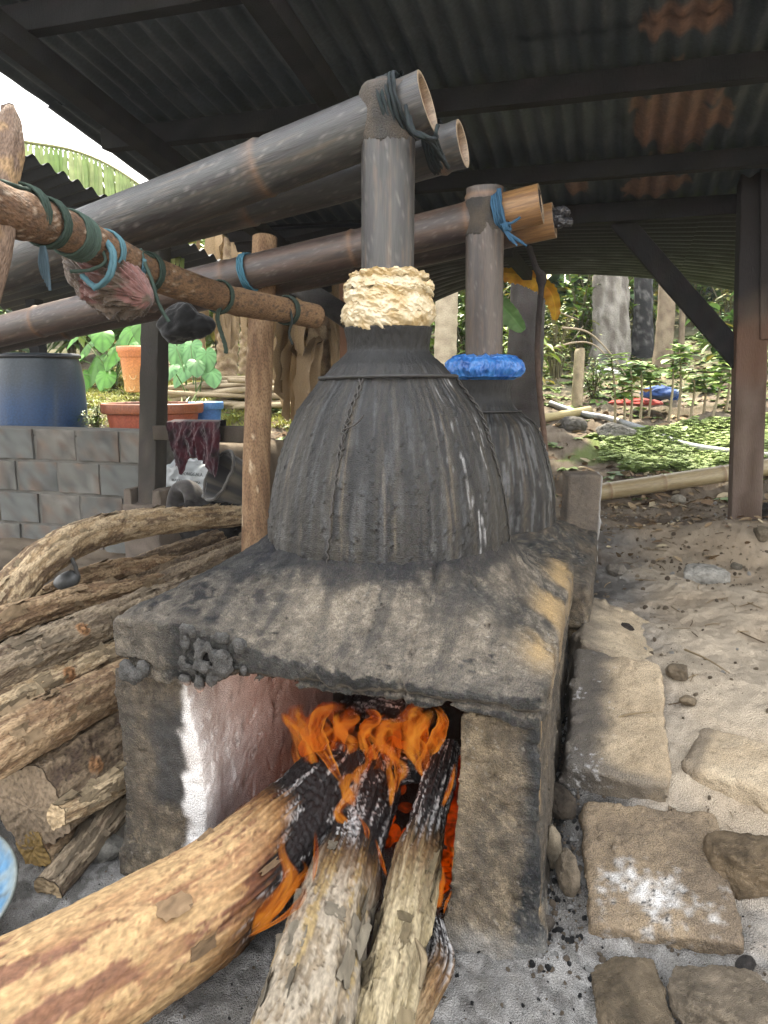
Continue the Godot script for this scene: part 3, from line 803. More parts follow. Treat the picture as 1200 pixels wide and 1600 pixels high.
func build_pots() -> void:
	var data := [
		{"mid": Vector3(-0.478, 0, -1.576), "prof": [[0.274, 0.625], [0.271, 0.645], [0.268, 0.682], [0.2555, 0.765], [0.233, 0.848], [0.198, 0.931], [0.145, 1.0], [0.118, 1.028], [0.098, 1.046], [0.0895, 1.058], [0.091, 1.08], [0.096, 1.108]],
			"ring": 1.0, "label": "large soot-black clay pot on the front hearth, collared with yellow plastic", "wet": 0.0, "nu": 420, "nv": 170},
		{"mid": Vector3(-0.415, 0, -2.46), "prof": [[0.252, 0.48], [0.247, 0.51], [0.243, 0.57], [0.238, 0.645], [0.218, 0.729], [0.189, 0.813], [0.164, 0.855], [0.121, 0.887], [0.099, 0.908], [0.0885, 0.927], [0.086, 0.95], [0.088, 0.975], [0.089, 1.0]],
			"ring": 0.89, "label": "smaller soot-black clay pot on the rear hearth, collared with blue plastic", "wet": 1.0, "nu": 260, "nv": 110}]
	for q in data:
		var mid: Vector3 = q.mid
		var prof: Array = q.prof
		var pot := thing("clay_pot", mid + Vector3(0, prof[0][1], 0), q.label, "pot", "clay pots on the hearths")
		var o := pot.position
		var h0: float = prof[0][1]; var h1: float = prof[-1][1]
		var wet: float = q.wet
		var sd := 40.0 * wet
		var mb := MB.new()
		sheet(mb, q.nu, q.nv, func(u: float, v: float) -> Vector3:
			var h := lerpf(h0, h1, v)
			var a := -u * TAU
			var ca := cos(a); var sa := sin(a)
			var run := NM.get_noise_3d(ca * 0.55 + sd, h * 0.16, sa * 0.55)
			var fine := NF.get_noise_3d(ca * 0.27 + sd, h * 0.05, sa * 0.27)
			var lump := ss(0.30, 0.55, NF.get_noise_3d(ca * 0.32 + sd, h * 0.75, sa * 0.32 + 9.0))
			var body := 1.0 - ss(h1 - 0.08, h1 - 0.05, h)
			var r := pot_r(prof, h) + body * (0.0034 * run + 0.0005 * fine * ss(h1 - 0.16, h1 - 0.3, h) + 0.0012 * NG.get_noise_3d(ca * 0.25 + sd, h * 0.6, sa * 0.25) + 0.004 * lump * 0.7) + 0.0018 * NM.get_noise_3d(ca * 0.3, h * 1.2 + sd, sa * 0.3)
			if h > h1 - 0.06: r += 0.002 * NF.get_noise_3d(ca * 0.25, h + sd, sa * 0.25)
			if v > 0.999: r -= 0.008
			return Vector3(ca * r, h - h0, -sa * r) + Vector3(0, 0, 0),
			func(p: Vector3, u: float, v: float) -> Color:
				var h := p.y + h0
				var a := -u * TAU
				var ca := cos(a); var sa := sin(a)
				var body := ss(h1 - 0.075, h1 - 0.12, h)
				var run := NM.get_noise_3d(ca * 0.7 + sd, h * 0.22, sa * 0.7)
				var streak := NF.get_noise_3d(ca * 0.42 + sd, h * 0.10, sa * 0.42)
				var thin := NF.get_noise_3d(ca * 0.9 + sd, h * 0.12, sa * 0.9 + 3.0)
				var f := NF.get_noise_3dv(p * 1.6)
				var c := L(0.018, 0.0178, 0.0172).lerp(L(0.046, 0.040, 0.031), clampf(0.5 + run * 1.5, 0, 1) * body)
				var seam := 1.0
				for k in 15: seam = minf(seam, absf(wrapf(a + TAU * (k + 0.33 * sin(k * 7.3)) / 15.0 + 0.05 * NM.get_noise_2d(h * 1.5, k * 5.0 + sd), -PI, PI)) * 0.2)
				c = c.lerp(L(0.010, 0.010, 0.010), ss(0.005, 0.002, seam) * body * 0.85)
				c = c.lerp(L(0.012, 0.012, 0.013), ss(0.08, 0.3, streak * 0.7 + run * 0.5) * body * 0.85)
				c = c.lerp(L(0.19, 0.15, 0.10), ss(0.2, 0.5, thin * 0.6 + run * 0.6) * body * 0.35)
				c = c.lerp(L(0.16, 0.165, 0.17), ss(0.08, 0.38, NF.get_noise_3d(ca * 0.3 + sd + 7.0, h * 0.12, sa * 0.3)) * body * (0.2 + 0.4 * wet))
				# pale mineral drips, denser towards one side
				var drip := ss(0.22, 0.38, NF.get_noise_3d(ca * 0.6 + sd, h * 0.18, sa * 0.6 + 5.0)) * ss(0.0, 0.3, NM.get_noise_3d(ca * 0.3, h * 0.7 + sd, sa * 0.3))
				c = c.lerp(L(0.44, 0.44, 0.44), drip * body * ss(-0.3, 0.5, ca * 0.75 - sa * -0.65) * 0.8)
				c = c.lerp(L(0.02, 0.02, 0.02), ss(0.34, 0.5, NF.get_noise_3d(ca * 0.32 + sd, h * 0.75, sa * 0.32 + 9.0)) * 0.6)
				return c * (0.9 + 0.35 * f), true)
		obj("body", mb.mesh(), M.pot, pot)
		# mouth of the pot, closed with clay round the bamboo
		var lid := MB.new()
		sheet(lid, 48, 6, func(u: float, v: float) -> Vector3:
			var r := lerpf(prof[-1][0] - 0.007, 0.02, v); var a := -u * TAU
			return Vector3(cos(a) * r, h1 - h0 - 0.001 + 0.003 * v, -sin(a) * r), func(p, u, v): return L(0.05, 0.047, 0.043), true)
		obj("clay_seal", lid.mesh(), M.mud, pot)
		# wire ring and twisted wires
		var wr := MB.new()
		var ring := []
		for k in 61:
			var p := pot_point(prof, mid, TAU * k / 60.0, q.ring, 0.0045) - o
			p.y += 0.004 * sin(TAU * k / 60.0 + 1.0)
			ring.append(p)
		rope(wr, ring, 0.0042 if wet == 0.0 else 0.004, L(0.035, 0.034, 0.033), 0.012)
		obj("wire_ring", wr.mesh(), M.wire, pot)
		var runs := [[[-0.36, 0.0], [-0.42, 0.45], [-0.45, 1.0]], [[1.42, 0.0], [1.2, 0.45], [1.32, 1.0]], [[-2.4, 0.0], [-2.5, 0.5], [-2.5, 1.0]]]
		for w in runs:
			var wm := MB.new()
			for strand in 2:
				var pts := []
				for k in 70:
					var tt := k / 69.0
					if strand == 1 and tt > 0.5: break
					var h := lerpf(q.ring + 0.006, h0 + 0.02, tt)
					var seg := 0 if tt < w[1][1] else 1
					var phi: float = lerpf(w[seg][0], w[seg + 1][0], (tt - w[seg][1]) / (w[seg + 1][1] - w[seg][1])) + 0.03 * NM.get_noise_2d(tt * 40.0, strand * 9.0)
					var tw := 0.0045 * ss(0.5, 0.42, tt)
					pts.append(pot_point(prof, mid, phi + sin(tt * 70.0 + strand * PI) * tw / 0.2, h, 0.004 + 0.003 * cos(tt * 70.0 + strand * PI) * ss(0.5, 0.42, tt)) - o)
				rope(wm, pts, 0.0019, L(0.05, 0.046, 0.042), 0.01, 5)
			if w[0][0] == -0.36 and wet == 0.0:
				rope(wm, [pot_point(prof, mid, -0.42, 0.9, 0.004) - o, pot_point(prof, mid, -0.3, 0.91, 0.012) - o, pot_point(prof, mid, -0.22, 0.928, 0.02) - o], 0.0018, L(0.05, 0.046, 0.042), 0.01, 5)
			obj("twisted_wire", wm.mesh(), M.wire, pot)
	# plastic collars
	film_collar()
	if false: wrap_collar(Vector3(-0.478, 0, -1.576), 1.100, 1.218, [[0.098, 0.0], [0.103, 0.10], [0.099, 0.3], [0.086, 0.45], [0.097, 0.55], [0.096, 0.7], [0.084, 0.86], [0.060, 1.0]], L(0.66, 0.56, 0.36), L(0.45, 0.34, 0.17), "crumpled yellow plastic film wound round the front pot's neck and pipe", 5.0, false)
	wrap_collar(Vector3(-0.415, 0, -2.46), 0.994, 1.074, [[0.094, 0.0], [0.113, 0.14], [0.122, 0.42], [0.119, 0.72], [0.102, 0.92], [0.064, 1.0]], L(0.05, 0.19, 0.50), L(0.015, 0.075, 0.28), "gathered blue plastic bag tied round the rear pot's neck", 11.0, true)

func film_collar() -> void:
	# yellow film wound round the neck in overlapping bands with free, ruffled edges
	var col := thing("plastic_collar", Vector3(-0.478, 1.10, -1.576), "crumpled yellow plastic film wound round the front pot's neck and pipe", "plastic wrap")
	var bands := [[0.0, 0.050, 0.094, 0.104, 0.010, 0.0], [0.022, 0.045, 0.104, 0.092, 0.012, 2.0], [0.046, 0.034, 0.086, 0.090, 0.014, 4.1], [0.062, 0.036, 0.090, 0.099, 0.012, 1.1], [0.080, 0.030, 0.101, 0.082, 0.010, 3.3], [0.094, 0.030, 0.080, 0.064, 0.006, 5.0], [0.098, 0.030, 0.068, 0.088, 0.005, 2.7]]
	var k := 0
	for q in bands:
		var mb := MB.new()
		var sd := 13.0 * k
		var free: float = 1.0 if k in [1, 3, 4, 6] else 0.4
		sheet(mb, 360, 22, func(u: float, v: float) -> Vector3:
			var a := -u * TAU
			var ca := cos(a); var sa := sin(a)
			var r: float = lerpf(q[2], q[3], v) + 0.006 * sin(v * PI)
			var puff := NM.get_noise_3d(ca * 0.3 + sd, v * 0.1, sa * 0.3)
			var cr := NR.get_noise_3d(ca * 0.30 + sd, v * 0.30 + ca * 0.25 + sa * 0.2, sa * 0.30)
			var fine := absf(NF.get_noise_3d(ca * 0.11 + sd, v * 0.05 + a * 0.01, sa * 0.11))
			var edge := ss(0.55, 1.0, v) * free + ss(0.3, 0.0, v) * 0.4
			r += 0.006 * puff + 0.007 * (cr - 0.3) - 0.003 * fine + edge * 0.005 * NF.get_noise_3d(ca * 0.10 + sd, 0.0, sa * 0.10)
			var y: float = q[0] + q[1] * v + q[4] * sin(a + q[5]) + 0.007 * NM.get_noise_3d(ca * 0.35, sd, sa * 0.35) + edge * 0.006 * NF.get_noise_3d(ca * 0.09, sd + 5.0, sa * 0.09)
			r *= 0.95; y = y * 0.86 + 0.010
			return Vector3(ca * r, y - 0.004, -sa * r),
			func(p: Vector3, u: float, v: float) -> Color: return L(0.44, 0.32, 0.155).lerp(L(0.60, 0.52, 0.36), clampf(0.5 + NM.get_noise_3dv(p * 2.0 + Vector3(sd, 0, 0)) * 1.2, 0, 1)) * (0.82 + 0.05 * (k % 4)), true)
		obj("film_band", mb.mesh(), M.film, col)
		k += 1

func wrap_collar(mid: Vector3, y0: float, y1: float, prof: Array, c0: Color, c1: Color, label: String, sd: float, gathered: bool) -> void:
	var mb := MB.new()
	sheet(mb, 300, 90, func(u: float, v: float) -> Vector3:
		var a := -u * TAU
		var ca := cos(a); var sa := sin(a)
		var k := 1
		while k < prof.size() - 1 and v > prof[k][1]: k += 1
		var r: float = lerpf(prof[k - 1][0], prof[k][0], ss(prof[k - 1][1], prof[k][1], v))
		var fold := 0.0
		if gathered:
			fold = 0.017 * (NR.get_noise_3d(ca * 0.6 + sd, v * 0.10, sa * 0.6)) + 0.003 * NR.get_noise_3d(ca * 1.5 + sd, v * 0.22, sa * 1.5)
		else:
			var sw := v + 0.22 * sin(a * 1.0 + sd) + 0.10 * sin(a * 3.0)
			var layers := absf(fposmod(sw * 2.6 + 0.25 * NM.get_noise_3d(ca * 0.2, v * 0.2, sa * 0.2 + sd), 1.0) - 0.35)
			fold = 0.013 * (0.5 - layers) + 0.007 * NR.get_noise_3d(ca * 0.5 + sd, sw * 0.45, sa * 0.5) + 0.0045 * NR.get_noise_3d(ca * 1.2 + sd, sw * 0.6 + ca * 0.3, sa * 1.2)
		if v > 0.97: fold *= 0.4
		r += fold * (0.5 + 0.5 * sin(PI * clampf(v * 1.15, 0, 1))) - 0.003
		return mid + Vector3(ca * r, lerpf(y0, y1, v) + 0.010 * NM.get_noise_3d(ca * 0.4 + sd, 0.0, sa * 0.4) * ss(0.0, 0.3, v) + (0.012 * NR.get_noise_3d(ca * 0.6, sd, sa * 0.6) * ss(0.75, 1.0, v) if not gathered else 0.0), -sa * r),
		func(p: Vector3, u: float, v: float) -> Color:
			var m := NM.get_noise_3dv(p * 3.0 + Vector3(sd, 0, 0))
			return c0.lerp(c1, clampf(0.45 + m * 1.2 + (0.25 - v * 0.2 if not gathered else 0.0), 0, 1)), true)
	tag(obj("plastic_collar", mb.mesh(), M.film), label, "plastic wrap")

# bamboo: outer wall with nodes, open ends with wall thickness; cut = list of node distances
func bamboo(mb: MB, a: Vector3, b: Vector3, r: float, nodes: Array, col: Callable, open_a: bool, open_b: bool, wall := 0.011, sides := 72, warp := 0.0) -> void:
	var len := (b - a).length()
	var n := maxi(24, int(len / 0.012))
	var pts := PackedVector3Array()
	var side := (b - a).cross(Vector3.UP).normalized()
	for i in n + 1:
		var t := float(i) / n
		pts.append(a.lerp(b, t) + Vector3.UP * warp * sin(t * 5.0) + side * warp * sin(t * 4.0 + 1.0))
	var rad := func(t: float, an: float, s: float) -> float:
		var k := r * (1.0 + 0.012 * NM.get_noise_2d(an * 4.0, s * 4.0 + r * 100.0))
		for q in nodes:
			var d: float = s - q
			k += 0.0042 * exp(-pow(d / 0.006, 2)) - 0.002 * exp(-pow((d - 0.016) / 0.008, 2))
		return k
	tube(mb, pts, sides, rad, col)
	# the hollow
	for e in 2:
		if (e == 0 and not open_a) or (e == 1 and not open_b): continue
		var end := pts[0] if e == 0 else pts[-1]
		var inw := (pts[1] - pts[0]).normalized() if e == 0 else (pts[-2] - pts[-1]).normalized()
		var N := (Vector3.UP - inw * inw.y).normalized()
		if absf(inw.y) > 0.9: N = Vector3.RIGHT
		var B := inw.cross(N)
		var prof := [[r, 0.0], [r - wall * 0.4, -0.0008], [r - wall, 0.0], [r - wall, 0.03], [r - wall, 0.12], [r - wall, 0.25], [0.001, 0.251]]
		var ks := prof.size() - 1
		sheet(mb, sides, ks, func(u: float, v: float) -> Vector3:
			var q: Array = prof[int(round(v * ks))]
			var an := -u * TAU
			return end + (N * cos(an) + B * sin(an)) * (q[0] * (1.0 + 0.03 * NM.get_noise_2d(an * 3.0, r * 300.0) * ss(0.0, 0.02, q[1] + 0.01))) + inw * q[1],
			func(p: Vector3, u: float, v: float) -> Color:
				var q: int = int(round(v * ks))
				if q <= 2: return L(0.46, 0.35, 0.24) * (0.75 + 0.5 * NF.get_noise_3dv(p * 3.0))
				return L(0.21, 0.105, 0.065).lerp(L(0.30, 0.17, 0.11), clampf(0.5 + NF.get_noise_3dv(p * 1.4), 0, 1)), true)

func bamboo_colour(sd: float, base: Color, dark: Color, scuff: Color, nodes: Array, a: Vector3, b: Vector3, tip := -1.0) -> Callable:
	var dir := (b - a).normalized()
	return func(t: float, an: float, p: Vector3) -> Color:
		var s := (p - a).dot(dir)
		var c: Color = base.lerp(dark, clampf(0.5 + NM.get_noise_3d(cos(an) * 0.25 + sd, s * 0.35, sin(an) * 0.25) * 1.6, 0, 1))
		var st := NF.get_noise_3d(cos(an) * 0.3 + sd, s * 0.12, sin(an) * 0.3)
		c = c.lerp(scuff, ss(0.15, 0.55, st + 0.4 * NM.get_noise_3d(cos(an) * 0.3, s * 0.5 + sd, sin(an) * 0.3)) * 0.3)
		c = c.lerp(L(0.30, 0.28, 0.25), ss(0.36, 0.5, NG.get_noise_3dv(p * 0.6)) * 0.3)
		for q in nodes:
			c = c.lerp(L(0.26, 0.14, 0.07), exp(-pow((s - q) / 0.005, 2)) * 0.7)
			c = c.lerp(L(0.15, 0.09, 0.055), exp(-pow((s - q + 0.012) / 0.012, 2)) * 0.25)
		if tip > 0.0:
			var len := (b - a).length()
			c = c.lerp(L(0.34, 0.19, 0.075).lerp(L(0.20, 0.105, 0.05), clampf(0.4 + st * 1.5, 0, 1)), ss(len - tip - 0.03, len - tip + 0.04, s + 0.03 * NM.get_noise_2d(an * 3.0, sd)))
		return c

func build_pipes() -> void:
	var grey := L(0.058, 0.056, 0.052); var dark := L(0.032, 0.031, 0.030); var brown := L(0.12, 0.075, 0.05); var scuff := L(0.20, 0.15, 0.10)
	# upright pipes
	var up1 := Vector3(-0.481, 1.10, -1.578); var up1t := onz(600, 140, -1.576)
	var up2 := onz(747, 580, -2.46); up2.x = -0.415 - 0.003; up2.y = 1.0
	var up2t := onz(746, 296, -2.46)
	up1t.x = -0.478; up2t.x = -0.428
	var A1 := onz(667, 152, -1.576); var A0 := onz(25, 414, -1.60)
	var B1 := onz(722, 218, -1.715); var B0 := onz(242, 362, -1.76)
	var C1 := onz(845, 314, -2.46); var C0 := onz(20, 516, -2.49)
	var D1 := onz(866, 340, -2.60); var D0 := onz(20, 530, -2.66)
	A0 += (A0 - A1) * 0.75; B0 += (B0 - B1) * 1.1; C0 += (C0 - C1) * 0.3; D0 += (D0 - D1) * 0.3
	var mb := MB.new()
	bamboo(mb, up1, up1t, 0.056, [0.49], bamboo_colour(1.0, grey * 1.15, dark, L(0.24, 0.15, 0.085), [0.49], up1, up1t), false, false)
	var cap := MB.new()
	tag(obj("bamboo_riser", mb.mesh(), M.bamboo), "thick upright bamboo pipe rising out of the front pot", "bamboo pipe", "bamboo vapour pipes")
	mb = MB.new()
	bamboo(mb, up2, up2t, 0.0605, [0.56], bamboo_colour(2.0, L(0.10, 0.075, 0.06), L(0.055, 0.046, 0.042), L(0.20, 0.12, 0.075), [0.56], up2, up2t), false, false)
	tag(obj("bamboo_riser", mb.mesh(), M.bamboo), "upright bamboo pipe rising out of the rear pot's blue collar", "bamboo pipe", "bamboo vapour pipes")
	# sloping pipes
	var specs := [
		[A0, A1, 0.0605, [0.55, 1.03, 1.56, 2.02, 2.50], 3.0, grey, dark, -1.0, "topmost sloping bamboo pipe, open end lashed with dark cord above the front pot", true],
		[B0, B1, 0.050, [0.3, 0.75, 1.2, 1.7], 4.0, grey, dark, -1.0, "second bamboo pipe tucked close behind the topmost one, with a smaller open end", true],
		[C0, C1, 0.060, [0.31, 0.78, 1.30, 1.64, 2.13, 2.52], 5.0, L(0.105, 0.07, 0.055), L(0.055, 0.043, 0.038), 0.16, "lower sloping bamboo pipe with a tan cut end bound by blue cord", false],
		[D0, D1, 0.056, [0.5, 1.0, 1.5, 2.0], 6.0, L(0.09, 0.062, 0.05), L(0.05, 0.04, 0.035), 0.13, "lowest bamboo pipe behind the blue-bound one, its end stopped with black film", false]]
	for q in specs:
		var m2 := MB.new()
		bamboo(m2, q[0], q[1], q[2], q[3], bamboo_colour(q[4], q[5], q[6], scuff, q[3], q[0], q[1], q[7]), false, true, 0.011, 80, 0.007)
		tag(obj("bamboo_pipe", m2.mesh(), M.bamboo), q[8], "bamboo pipe", "bamboo vapour pipes")
	var ax := (A1 - A0).normalized(); var cx := (C1 - C0).normalized(); var bxd := (B1 - B0).normalized(); var dxd := (D1 - D0).normalized()
	# clay and bast seals where the uprights enter the sloping pipes
	var seal := func(mid: Vector3, axis: Vector3, ra: float, ru: float, back: float, fwd: float, top: float, sd: float) -> MB:
		return nets(func(p: Vector3) -> float:
			var q := p - mid
			var s := clampf(q.dot(axis), -back, fwd)
			var d1 := (q - axis * s).length() - ra - 0.001
			d1 = maxf(d1, maxf(q.dot(axis) - fwd, -back - q.dot(axis)))
			var yy := clampf(q.y, -0.066 + 0.01 * NM.get_noise_2d(atan2(q.x, q.z) * 3.0, sd), top)
			var d2 := (q - Vector3(0, yy, 0)).length() - ru - 0.003 + 0.020 * ss(0.03, 0.08, q.y)
			d2 = maxf(d2, maxf(q.y - top, -0.066 + 0.01 * NM.get_noise_2d(atan2(q.x, q.z) * 3.0, sd) - q.y))
			var d := smin(d1, d2, 0.022)
			return d + 0.0035 * NM.get_noise_3dv(p * 2.0 + Vector3(sd, 0, 0)) + 0.0018 * NF.get_noise_3dv(p * 1.6),
			mid - Vector3.ONE * 0.19, mid + Vector3.ONE * 0.19, 0.0045,
			func(p: Vector3, n: Vector3) -> Color:
				var c := L(0.046, 0.043, 0.039).lerp(L(0.085, 0.068, 0.051), clampf(0.4 + NM.get_noise_3dv(p * 1.6) * 1.5, 0, 1))
				return c.lerp(L(0.12, 0.085, 0.06), ss(0.055, 0.085, p.y - mid.y) * 0.6), 0.02)
	var am := A1 + ax * ((up1.x - A1.x) / ax.x); var cm := C1 + cx * ((up2t.x - C1.x) / cx.x)
	tag(obj("pipe_seal", seal.call(am, ax, 0.0605, 0.056, 0.008, 0.02, up1t.y - am.y + 0.004, 1.0).mesh(), M.resin), "dark clay seal where the topmost pipe meets the front upright", "seal")
	tag(obj("pipe_seal", seal.call(cm, cx, 0.060, 0.0605, 0.012, 0.025, up2t.y - cm.y + 0.004, 4.0).mesh(), M.resin), "brown clay seal where the lower pipe meets the rear upright", "seal")
	# cords
	var dk := L(0.030, 0.036, 0.038); var bl := L(0.05, 0.115, 0.19); var gn := L(0.055, 0.080, 0.066); var tl := L(0.085, 0.17, 0.20)
	mb = MB.new()
	lash(mb, A1 - ax * 0.062, ax, 0.0605, 0.0042, 5, 0.042, dk)
	lash(mb, B1 - bxd * 0.06, bxd, 0.050, 0.004, 4, 0.03, dk)
	var k0 := onz(655, 208, -1.51); var k1 := onz(683, 214, -1.6); var k2 := onz(700, 262, -1.66)
	rope(mb, [onz(634, 165, -1.515), onz(641, 200, -1.50), k0, onz(676, 217, -1.52), k1], 0.0042, dk)
	rope(mb, [onz(636, 175, -1.515), onz(645, 206, -1.50), onz(672, 222, -1.53), k2], 0.0042, dk)
	rope(mb, [onz(684, 196, -1.56), onz(681, 214, -1.55), onz(690, 240, -1.66), k2], 0.0042, dk)
	rope(mb, [onz(640, 182, -1.515), onz(650, 210, -1.505), onz(678, 222, -1.545), onz(686, 250, -1.665)], 0.0042, dk)
	tag(obj("dark_rope", mb.mesh(), M.cord), "dark cord lashing the two topmost bamboo ends together", "cord", "cords on the pipes")
	mb = MB.new()
	lash(mb, C1 - cx * 0.125, cx, 0.060, 0.0045, 5, 0.034, bl)
	var kn := onz(792, 355, -2.39)
	for j in 6:
		var e := onz(798 + j * 5, 376 + (j % 3) * 4, -2.38)
		rope(mb, [kn + Vector3(0, 0.01, 0), kn + Vector3(rr(-0.004, 0.004), -0.015, 0.006), e], 0.0034, bl, 0.008)
	lash(mb, kn, Vector3(1, 0.3, 0.2), 0.008, 0.0042, 3, 0.014, bl)
	rope(mb, [onz(778, 295, -2.395), onz(785, 335, -2.39), kn], 0.0042, bl)
	rope(mb, [onz(782, 352, -2.39), onz(800, 348, -2.385), onz(812, 340, -2.42)], 0.004, bl)
	tag(obj("blue_rope", mb.mesh(), M.cord), "blue cord knotted round the tan end of the lower bamboo pipe", "cord", "cords on the pipes")
	mb = MB.new()
	var c4 := onz(389, 436, -2.47); c4 = C1 + cx * ((c4.x - C1.x) / cx.x)
	lash(mb, c4, cx, 0.0605, 0.004, 4, 0.026, L(0.06, 0.15, 0.20))
	tag(obj("blue_rope", mb.mesh(), M.cord), "blue cord wound round the middle of the lower bamboo pipe", "cord", "cords on the pipes")
	# stoppers in the lower ends
	mb = MB.new()
	stone(mb, Vector3(0.030, 0.044, 0.044), 5, 14, func(p): return L(0.055, 0.045, 0.04), 7, 0.12)
	var st := obj("bark_stopper", mb.mesh(), M.bark)
	st.position = C1 - cx * 0.022; tag(st, "bark plug stopping the tan end of the lower pipe", "plug")
	mb = MB.new()
	for q in [[Vector3(0.012, 0.012, 0), 0.0, 0.03], [Vector3(0.018, -0.018, 0.008), 0.9, 0.024], [Vector3(0.0, 0.0, -0.01), 2.0, 0.036]]:
		var sub := MB.new()
		stone(sub, Vector3(0.034, q[2] * 0.62, q[2]), 9 + int(q[1] * 5), 14, func(p): return L(0.028, 0.029, 0.033), 0, 0.3)
		for i in sub.v.size(): sub.v[i] += q[0]
		var b0 := mb.v.size()
		mb.v.append_array(sub.v); mb.n.append_array(sub.n); mb.c.append_array(sub.c); mb.t.append_array(sub.t)
		for i in sub.ix: mb.ix.append(i + b0)
	var stp := obj("film_stopper", mb.mesh(), M.film)
	stp.position = D1 + dxd * 0.004; tag(stp, "wad of black plastic film stuffed in the lowest pipe's end", "plug")
	# forked pole that carries the pipes
	var pole_pts := [onx(-60, 290, -1.0), at(0, 325, 1.25), at(100, 360, 1.47), at(230, 424, 1.8), at(350, 466, 2.1), at(440, 484, 2.38), at(493, 494, 2.52)]
	mb = MB.new()
	tube(mb, path(pole_pts, 0.012), 40, func(t, a, s): return lerpf(0.0405, 0.040, t) * (1.0 + 0.05 * NM.get_noise_3d(cos(a) * 0.3, s * 0.7, sin(a) * 0.3) + 0.08 * exp(-pow((s - 0.15) / 0.02, 2)) + 0.05 * exp(-pow((s - 1.05) / 0.015, 2))),
		func(t, a, p):
			var l := NM.get_noise_3dv(p * 1.2); var f := NF.get_noise_3dv(p * 1.5)
			var c := L(0.125, 0.075, 0.048).lerp(L(0.25, 0.155, 0.085), clampf(0.05 + t * 0.9 + l * 0.5, 0, 1))
			c = c.lerp(L(0.085, 0.06, 0.045), ss(0.1, 0.4, f))
			return c.lerp(L(0.42, 0.34, 0.26), ss(0.38, 0.5, NG.get_noise_3dv(p * 0.9)) * (1.0 - ss(0.5, 0.6, t)) * 0.9), 3,
		func(r, a, p): return L(0.24, 0.13, 0.08) * (0.8 + 0.3 * sin(r * 30.0)))
	tag(obj("crossing_pole", mb.mesh(), M.bark_fine), "brown barked pole slanting across under the bamboo pipes, wound with green cord", "pole")
	var pdir := func(k: int) -> Vector3: return (pole_pts[k + 1] - pole_pts[k]).normalized()
	var winds := [[38, 330, 1.335, gn * 0.8, 3, 0.03], [72, 348, 1.40, gn * 0.75, 3, 0.03], [112, 366, 1.50, gn, 4, 0.03], [124, 372, 1.53, gn * 1.2, 2, 0.02], [165, 393, 1.63, tl, 2, 0.02], [232, 425, 1.80, gn * 0.7, 2, 0.02], [343, 464, 2.08, gn * 0.9, 2, 0.015], [448, 485, 2.40, L(0.045, 0.06, 0.05), 3, 0.025]]
	var gr := thing("green_rope", Vector3.ZERO, "weathered green and teal rope wound along the slanting pole", "rope")
	for q in winds:
		mb = MB.new()
		var k := 1 if q[2] < 1.47 else 2 if q[2] < 1.8 else 3 if q[2] < 2.1 else 4
		lash(mb, at(q[0], q[1], q[2]), pdir.call(k), 0.0415, 0.0033, q[4] + 1, q[5], q[3])
		obj("winding", mb.mesh(), M.cord, gr)
	# cord running along the top of the pole, tying it to the pipe above
	mb = MB.new()
	rope(mb, [at(-10, 280, 1.22), at(40, 296, 1.30), at(52, 300, 1.33), at(100, 345, 1.44)], 0.0045, gn * 0.7)
	obj("strand", mb.mesh(), M.cord, gr)
	mb = MB.new()
	rope(mb, [at(60, 320, 1.34), at(140, 350, 1.52), at(160, 372, 1.58), at(200, 385, 1.68), at(240, 402, 1.77)], 0.004, gn * 0.8)
	obj("strand", mb.mesh(), M.cord, gr)
	mb = MB.new()
	rope(mb, [at(162, 372, 1.57), at(178, 395, 1.55), at(173, 430, 1.54), at(150, 448, 1.55), at(128, 430, 1.56)], 0.006, tl)
	obj("strand", mb.mesh(), M.cord, gr)
	mb = MB.new()
	rope(mb, [at(158, 370, 1.57), at(174, 396, 1.545), at(168, 432, 1.535), at(146, 452, 1.545)], 0.005, tl * 0.9)
	obj("strand", mb.mesh(), M.cord, gr)
	mb = MB.new()
	rope(mb, [at(160, 390, 1.56), at(164, 410, 1.55), at(140, 422, 1.55), at(110, 424, 1.55)], 0.004, gn)
	obj("strand", mb.mesh(), M.cord, gr)
	mb = MB.new()
	rope(mb, [at(220, 390, 1.74), at(226, 410, 1.70), at(238, 440, 1.69), at(248, 475, 1.70), at(264, 503, 1.71)], 0.0045, gn * 1.0)
	obj("strand", mb.mesh(), M.cord, gr)
	mb = MB.new()
	rope(mb, [at(226, 405, 1.70), at(224, 428, 1.70), at(227, 420, 1.69)], 0.005, tl)
	obj("strand", mb.mesh(), M.cord, gr)
	mb = MB.new()
	rope(mb, [at(450, 470, 2.36), at(456, 500, 2.36), at(452, 520, 2.37), at(457, 538, 2.37)], 0.004, L(0.04, 0.045, 0.042))
	obj("strand", mb.mesh(), M.cord, gr)
	mb = MB.new()
	rope(mb, [at(344, 480, 2.06), at(340, 500, 2.05), at(352, 540, 2.05), at(353, 552, 2.05)], 0.006, L(0.05, 0.07, 0.055))
	obj("strand", mb.mesh(), M.cord, gr)
	for j in 5:
		mb = MB.new()
		rope(mb, [at(65 + j, 385, 1.36), at(62 + j * 3, 410, 1.36), at(66 + j * 3, 430 + j * 6, 1.37)], 0.003, L(0.06, 0.09, 0.11))
		obj("strand", mb.mesh(), M.cord, gr)
	# rag bundle tied under the pole
	mb = MB.new()
	var rm := at(172, 446, 1.66)
